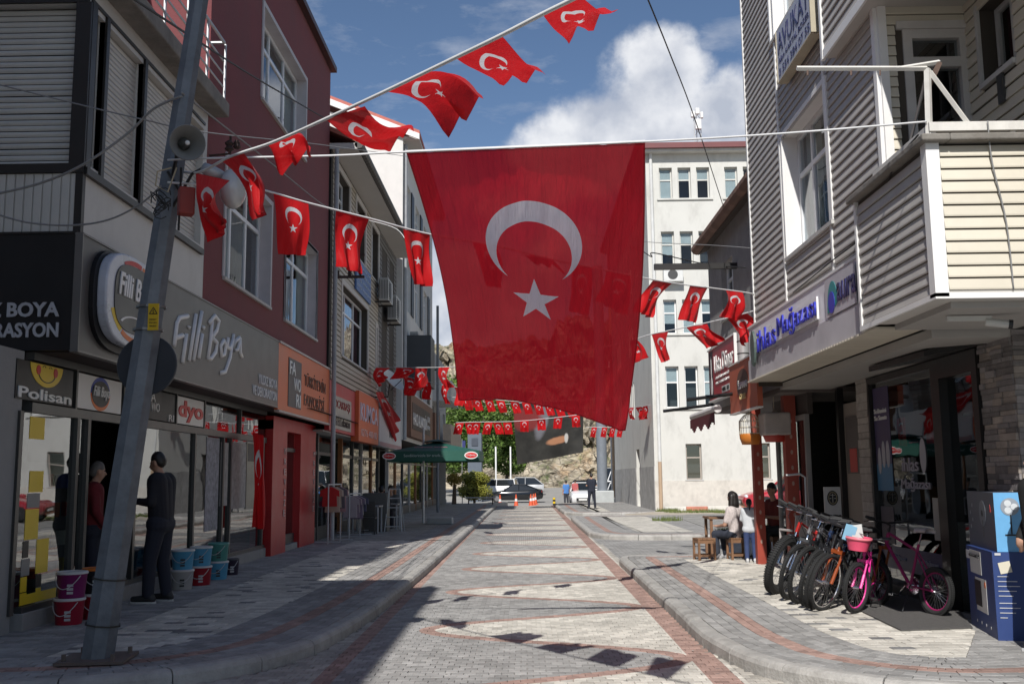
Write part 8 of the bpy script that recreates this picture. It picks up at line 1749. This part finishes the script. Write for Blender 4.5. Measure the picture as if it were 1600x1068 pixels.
# ================================================================ FAR END
zf = lambda y: gz(0, y)-.055
def at(px, y): return Vector((ony(px, 745, y).x, y, zf(y)))
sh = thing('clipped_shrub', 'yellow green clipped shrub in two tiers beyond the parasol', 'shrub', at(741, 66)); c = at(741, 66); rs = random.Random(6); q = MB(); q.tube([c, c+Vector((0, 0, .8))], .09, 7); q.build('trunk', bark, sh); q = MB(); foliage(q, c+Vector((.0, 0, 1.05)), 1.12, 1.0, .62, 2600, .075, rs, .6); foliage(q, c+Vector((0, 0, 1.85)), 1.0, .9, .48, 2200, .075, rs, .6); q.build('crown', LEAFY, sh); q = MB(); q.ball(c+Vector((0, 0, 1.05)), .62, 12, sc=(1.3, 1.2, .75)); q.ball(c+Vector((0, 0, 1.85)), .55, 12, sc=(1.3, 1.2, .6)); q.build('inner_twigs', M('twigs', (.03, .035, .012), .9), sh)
sh = thing('ochre_shrub', 'small ochre leaved bush on a thick stem left of the clipped shrub', 'shrub', at(709, 60)); c = at(709, 60); q = MB(); q.tube([c, c+Vector((.05, 0, 1.4))], [.16, .1], 7); q.build('trunk', bark, sh); q = MB(); foliage(q, c+Vector((0, 0, 1.7)), .5, .5, .38, 900, .07, rs, .2); q.build('crown', LEAFO, sh)
tree('leafy_tree', 'tall dense green tree standing behind the grey slab', Vector((-4.6, 90, .1)), 11, [(-.3, 0, 8.6, 2.6, 2.2), (.8, 0, 6.4, 2.5, 1.9), (-1.4, .4, 5.6, 2.4, 1.7), (.4, -.4, 4.0, 2.4, 1.6), (-1.8, 0, 3.4, 2.0, 1.5)], .17, LEAF, 2600)
tree('leafy_tree', 'green tree right of the grey slab, thinning towards the rock', Vector((-1.9, 94, .2)), 9, [(0, 0, 7.4, 2.0, 1.7), (.6, 0, 5.4, 2.0, 1.6), (-.9, .3, 4.6, 2.0, 1.6), (.5, -.3, 3.0, 1.8, 1.4)], .16, LEAF, 2300)
tree('leafy_tree', 'darker green tree at the left edge of the gap, beyond the pale block', Vector((-8.4, 98, .2)), 12, [(0, 0, 9.5, 3.0, 2.4), (1.2, 0, 7, 2.6, 2.0), (-1, 0, 6, 2.6, 2), (.6, 0, 4, 2.4, 1.8)], .16, LEAF, 1500)
hb = MB(); rs = random.Random(12)
for k in range(70):
    x = rs.uniform(-40, 40); y = 112+rs.uniform(0, 14); z = gz(x, y)+rs.uniform(0, 14); foliage(hb, (x, y-3+z*.35, z*.75), rs.uniform(.4, 1.3), .8, rs.uniform(.3, .8), 60, .12, rs, .1)
tag(hb.build('scrub', LEAF, kind='stuff'), 'scattered green scrub growing on the rocky hillside', 'scrub')
# planter wall, bench, steps
t = thing('planter_wall', 'low pale stone ledge curving round the clipped shrub', 'planter', at(735, 62)); q = MB(); c = at(737, 64)
pts = [(c.x+2.3*math.cos(a_), c.y+2.6*math.sin(a_)) for a_ in [math.pi+math.pi*i/10 for i in range(11)]]
for i in range(10): q = MB(); (x0, y0), (x1, y1) = pts[i], pts[i+1]; q.prism([(x0, y0, c.z), (x1, y1, c.z), (x1*.98+c.x*.02, y1+.3, c.z), (x0*.98+c.x*.02, y0+.3, c.z)], (0, 0, .32)); q.build('ledge_stone', M('ledge_pale', (.50, .48, .44), .8), t)
t = thing('stone_steps', 'pale stone steps climbing to the far left houses', 'steps', at(700, 61))
for k in range(4): q = MB(); q.box(-5.6, -4.2-.35*k, 59.5+.5*k, 62.5, zf(60)+.16*k, zf(60)+.16*k+.155); q.build('step', M('ledge_pale'), t)
def bench(label, c):
    t = thing('street_bench', label, 'bench', c); q = MB(); q.box(c.x-.9, c.x+.9, c.y-.2, c.y+.2, c.z+.42, c.z+.48); q.build('seat', M('bench_pale', (.5, .5, .48), .6), t)
    for s_ in (-.7, .7): q = MB(); q.box(c.x+s_-.03, c.x+s_+.03, c.y-.15, c.y+.15, c.z, c.z+.42); q.build('leg', darkframe, t)
bench('pale backless bench at the end of the left pavement', Vector((-2.6, 58.5, 0)))
# grey mast with its base box and thin white poles
def onmast(px, y, label, r, ztop, base, mat, name='mast'):
    c = at(px, y); t = thing(name, label, 'pole', c); q = MB(); q.tube([c, Vector((c.x, c.y, ztop))], r, 14); q.build('shaft', mat, t, smooth=True, sharp=40)
    if base: q = MB(); q.prism([(c.x-.62, c.y-.5, c.z), (c.x+.62, c.y-.5, c.z), (c.x+.62, c.y+.5, c.z), (c.x-.62, c.y+.5, c.z)], (0, 0, .95)); q.build('base_box', M('base_box', (.40, .42, .42), .5), t, bevel=.05)
onmast(941, 58, 'thick blue grey mast on a pale square base beside the parked cars', .30, 14, True, M('mast_blue', (.18, .20, .23), .45))
onmast(956, 64, 'thin white flagpole right of the thick mast', .05, 9, False, trim); onmast(775, 86, 'white lamp standard with a round head over the black car', .07, zf(86)+4.4, False, trim, 'lamp_standard'); onmast(798, 88, 'second white lamp standard, right of the first', .07, zf(88)+4.4, False, trim, 'lamp_standard')
# cones
conm, conw = M('cone_orange', (.60, .09, .03), .5), M('cone_white', (.6, .6, .6), .5)
for k, (px_, y_, lab) in enumerate(((781, 64, 'orange traffic cone, leftmost of the row'), (806, 66, 'orange traffic cone standing alone in the middle'), (829, 67, 'orange traffic cone at the front of the right cluster'), (833, 68.5, 'middle orange cone of the right cluster'), (836, 71, 'orange cone at the back of the right cluster'))):
    c = at(px_, y_); t = thing('traffic_cone', lab, 'cone', c, 'traffic cones at the road end'); q = MB(); q.box(c.x-.2, c.x+.2, c.y-.2, c.y+.2, c.z, c.z+.04); q.build('base', conm, t); q = MB(); q.lathe([(.15, .04), (.10, .33)], c, 14); q.lathe([(.068, .5), (.03, .78)], c, 14); q.build('cone_body', conm, t); q = MB(); q.lathe([(.101, .33), (.069, .5)], c, 14); q.build('band', conw, t)
t = thing('bollard', 'short yellow and black bollard at the tip of the far traffic island', 'bollard', onz(866, 793, .0)); c = onz(866, 793, 0); 
for k in range(4): q = MB(); q.lathe([(.07, .13+k*.1), (.07, .23+k*.1)], c, 12); q.build('band', yel if k % 2 else blk, t)
# cars
cglass = M('car_glass', (.015, .018, .02), .06, spec=.8)
def car(label, loc, rz, L=4.4, Wd=1.75, H=1.45, paint=None, kind='sedan', cat='car', group='cars parked at the end of the street', name='parked_car'):
    t = thing(name, label, cat, loc, group, rz=rz); ORG.pop(t.name); ORG[t.name] = Vector((0, 0, 0)); h = L/2; w = Wd/2
    if kind == 'sedan': sec = [(h, .42, .55, .70), (h*.97, .30, .66, .86), (h*.80, .22, .78, .95), (h*.35, .2, .92, 1), (0, .2, .94, 1), (-h*.45, .2, .97, 1), (-h*.82, .22, 1.0, .97), (-h*.97, .32, .95, .88), (-h, .42, .80, .75)]; cab = [(h*.40, .90), (h*.08, H), (-h*.38, H-.02), (-h*.82, .98)]
    elif kind == 'hatch': sec = [(h, .42, .60, .72), (h*.96, .28, .76, .88), (h*.80, .22, .90, .96), (h*.5, .2, .99, 1), (0, .2, 1.0, 1), (-h*.6, .2, 1.03, 1), (-h*.92, .25, 1.05, .95), (-h, .4, .98, .85)]; cab = [(h*.52, .96), (h*.16, H), (-h*.62, H-.03), (-h*.95, 1.02)]
    else: sec = [(h, .42, .75, .8), (h*.96, .28, 1.0, .92), (h*.80, .22, 1.12, .98), (h*.5, .2, 1.2, 1), (0, .2, 1.2, 1), (-h*.6, .2, 1.2, 1), (-h*.96, .25, 1.2, .97), (-h, .4, 1.1, .92)]; cab = [(h*.66, 1.15), (h*.40, H), (-h*.92, H), (-h*.97, 1.15)]
    q = MB(); vs = []; N_ = 12
    for (x, zb, zt_, f) in sec:
        for (yy, kz) in ((-1*.93, 0), (-1, .18), (-1, .55), (-.97, .82), (-.86, .97), (-.5, 1.03), (.5, 1.03), (.86, .97), (.97, .82), (1, .55), (1, .18), (.93, 0)): vs.append((x, yy*w*f, zb+(zt_-zb)*kz))
    fs = []
    for i in range(len(sec)-1):
        for j in range(N_): fs.append((i*N_+j, (i+1)*N_+j, (i+1)*N_+(j+1) % N_, i*N_+(j+1) % N_))
    fs += [tuple(range(N_)), tuple(reversed(range((len(sec)-1)*N_, len(sec)*N_)))]; q.add(vs, fs); body = q.build('body', paint, t, smooth=True, local=True, sharp=35)
    wt = w*.72; wb = w*.93; q = MB(); P4 = cab; vs = [(x, s_*(wb if i in (0, 3) else wt), z-(.04 if i in (0, 3) else 0)) for s_ in (-1, 1) for i, (x, z) in enumerate(P4)]
    q.add(vs, [(0, 1, 2, 3), (7, 6, 5, 4), (0, 4, 5, 1), (1, 5, 6, 2), (2, 6, 7, 3), (3, 7, 4, 0)]); q.build('window_band', cglass, t, local=True)
    q = MB(); (x1, z1), (x2, z2) = cab[1], cab[2]; q.prism([(x1+.06, -wt-.015, z1-.02), (x2-.06, -wt-.015, z2-.02), (x2-.06, wt+.015, z2-.02), (x1+.06, wt+.015, z1-.02)], (0, 0, .055)); q.build('roof', paint, t, local=True, bevel=.02)
    for s_ in (-1, 1):
        (x0, z0), (x1, z1), (x2, z2), (x3, z3) = cab; q = MB()
        for (a0, b0) in (((x0, z0, wb), (x1, z1, wt)), ((x3, z3, wb), (x2, z2, wt))): q.tube([(a0[0], s_*a0[2], a0[1]-.02), (b0[0], s_*b0[2], b0[1])], .035, 6)
        xm = (x1+x2)/2; q.tube([(xm, s_*wb*.995, (z0+z3)/2-.02), (xm, s_*wt, z1)], .03, 5); q.build('pillars', paint, t, local=True)
        q = MB(); q.ball((cab[0][0]-.12, s_*(w+.07), cab[0][1]+.08), .09, 10, sc=(.7, 1, .75)); q.build('mirror', paint, t, smooth=True, local=True)
        q = MB(); q.ball((h*.93, s_*w*.66, .64 if kind != 'van' else .85), .15, 12, sc=(.55, 1.15, .6)); q.build('headlight', M('headlight', (.6, .62, .65), .08, spec=.9), t, smooth=True, local=True)
        q = MB(); q.ball((-h*.95, s_*w*.76, .80), .12, 10, sc=(.4, 1, .9)); q.build('tail_light', M('tail_red', (.35, .01, .01), .2), t, smooth=True, local=True)
        for fx_ in (.62, -.62):
            q = MB(); ax = Matrix.Rotation(rad(90), 3, 'X'); q.lathe([(.20, -.10), (.31, -.10), (.33, -.07), (.33, .07), (.31, .10), (.20, .10)], (h*fx_, s_*(w-.09), .33), 20, ax=ax); wh = q.build('wheel', rub, t, local=True, smooth=True, sharp=40)
            q = MB(); q.lathe([(.20, .0), (.19, .01), (.05, .02)], (h*fx_, s_*(w+.005), .33), 10, ax=Matrix.Rotation(rad(90*-s_), 3, 'X')); q.build('rim', M('rim_alloy', (.35, .35, .36), .3, metal=.8), wh, local=True)
    q = MB(); q.box(h-.06, h+.012, -w*.5, w*.5, .36, .55); q.build('grille', blk, t, local=True); q = MB(); q.box(h+.013, h+.02, -.26, .26, .40, .50); q.build('number_plate', whp, t, local=True)
    return t
cwh, cbk, crd = M('car_white', (.66, .66, .66), .25, coat=.5, var=.02), M('car_black', (.008, .009, .011), .15, coat=.6, var=.02), M('car_red', (.35, .02, .03), .3, coat=.5)
def cl(px, y): c = at(px, y); return c+Vector((0, 0, .0))
car('black sedan parked sideways behind the traffic cones', cl(804, 76), rad(180), paint=cbk, L=4.3, H=1.36)
car('white van behind the black sedan on the left', cl(768, 84), rad(170), paint=cwh, kind='van', H=1.62, L=4.4)
car('white car with dark windows seen over the black sedan roof', cl(812, 92), rad(180), paint=M('car_silver', (.45, .46, .47), .3, coat=.4), kind='hatch', H=1.6)
car('white hatchback facing down the street next to the blue shirt', cl(909, 65), rad(-92), paint=cwh, kind='hatch', H=1.48, L=4.1, Wd=1.62)
car('dark car with a pale load behind the white hatchback', cl(910, 76), rad(-90), paint=cbk, kind='hatch', H=1.6)
car('white saloon nose on beside the cream wall', cl(968, 70), rad(-100), paint=cwh, kind='sedan', H=1.45)
car('white car between the thick mast and the white saloon', cl(957, 76), rad(-95), paint=cwh, kind='hatch', H=1.5)
car('tall white van parked behind the other white cars', cl(966, 90), rad(-150), paint=cwh, kind='van', H=2.4, L=5.4)
car('red car parked before the cream wall beyond the seated woman', Vector((10.35, 38.5, .13)), rad(180), paint=crd, kind='sedan', H=1.4, L=4.3)

# small scraps of paper blown against the left kerb
q = MB(); rl = random.Random(21)
for k in range(26):
    p_ = cvL.at(rl.uniform(9, 16), rl.uniform(.2, 1.0)) if k % 2 else (rl.uniform(-1.6, 2.4), rl.uniform(8.2, 14)); a_ = rl.uniform(0, 6); s_ = rl.uniform(.006, .016); z_ = .137 if k % 2 else .006
    q.add([(p_[0]+s_*math.cos(a_+j*1.57), p_[1]+s_*math.sin(a_+j*1.57), z_+.003*(j % 2)) for j in range(4)], [(0, 1, 2, 3)])
tag(q.build('litter', M('paper', (.36, .34, .30), .8), kind='stuff'), 'tiny scraps of paper scattered along the kerb and cobbles', 'litter')
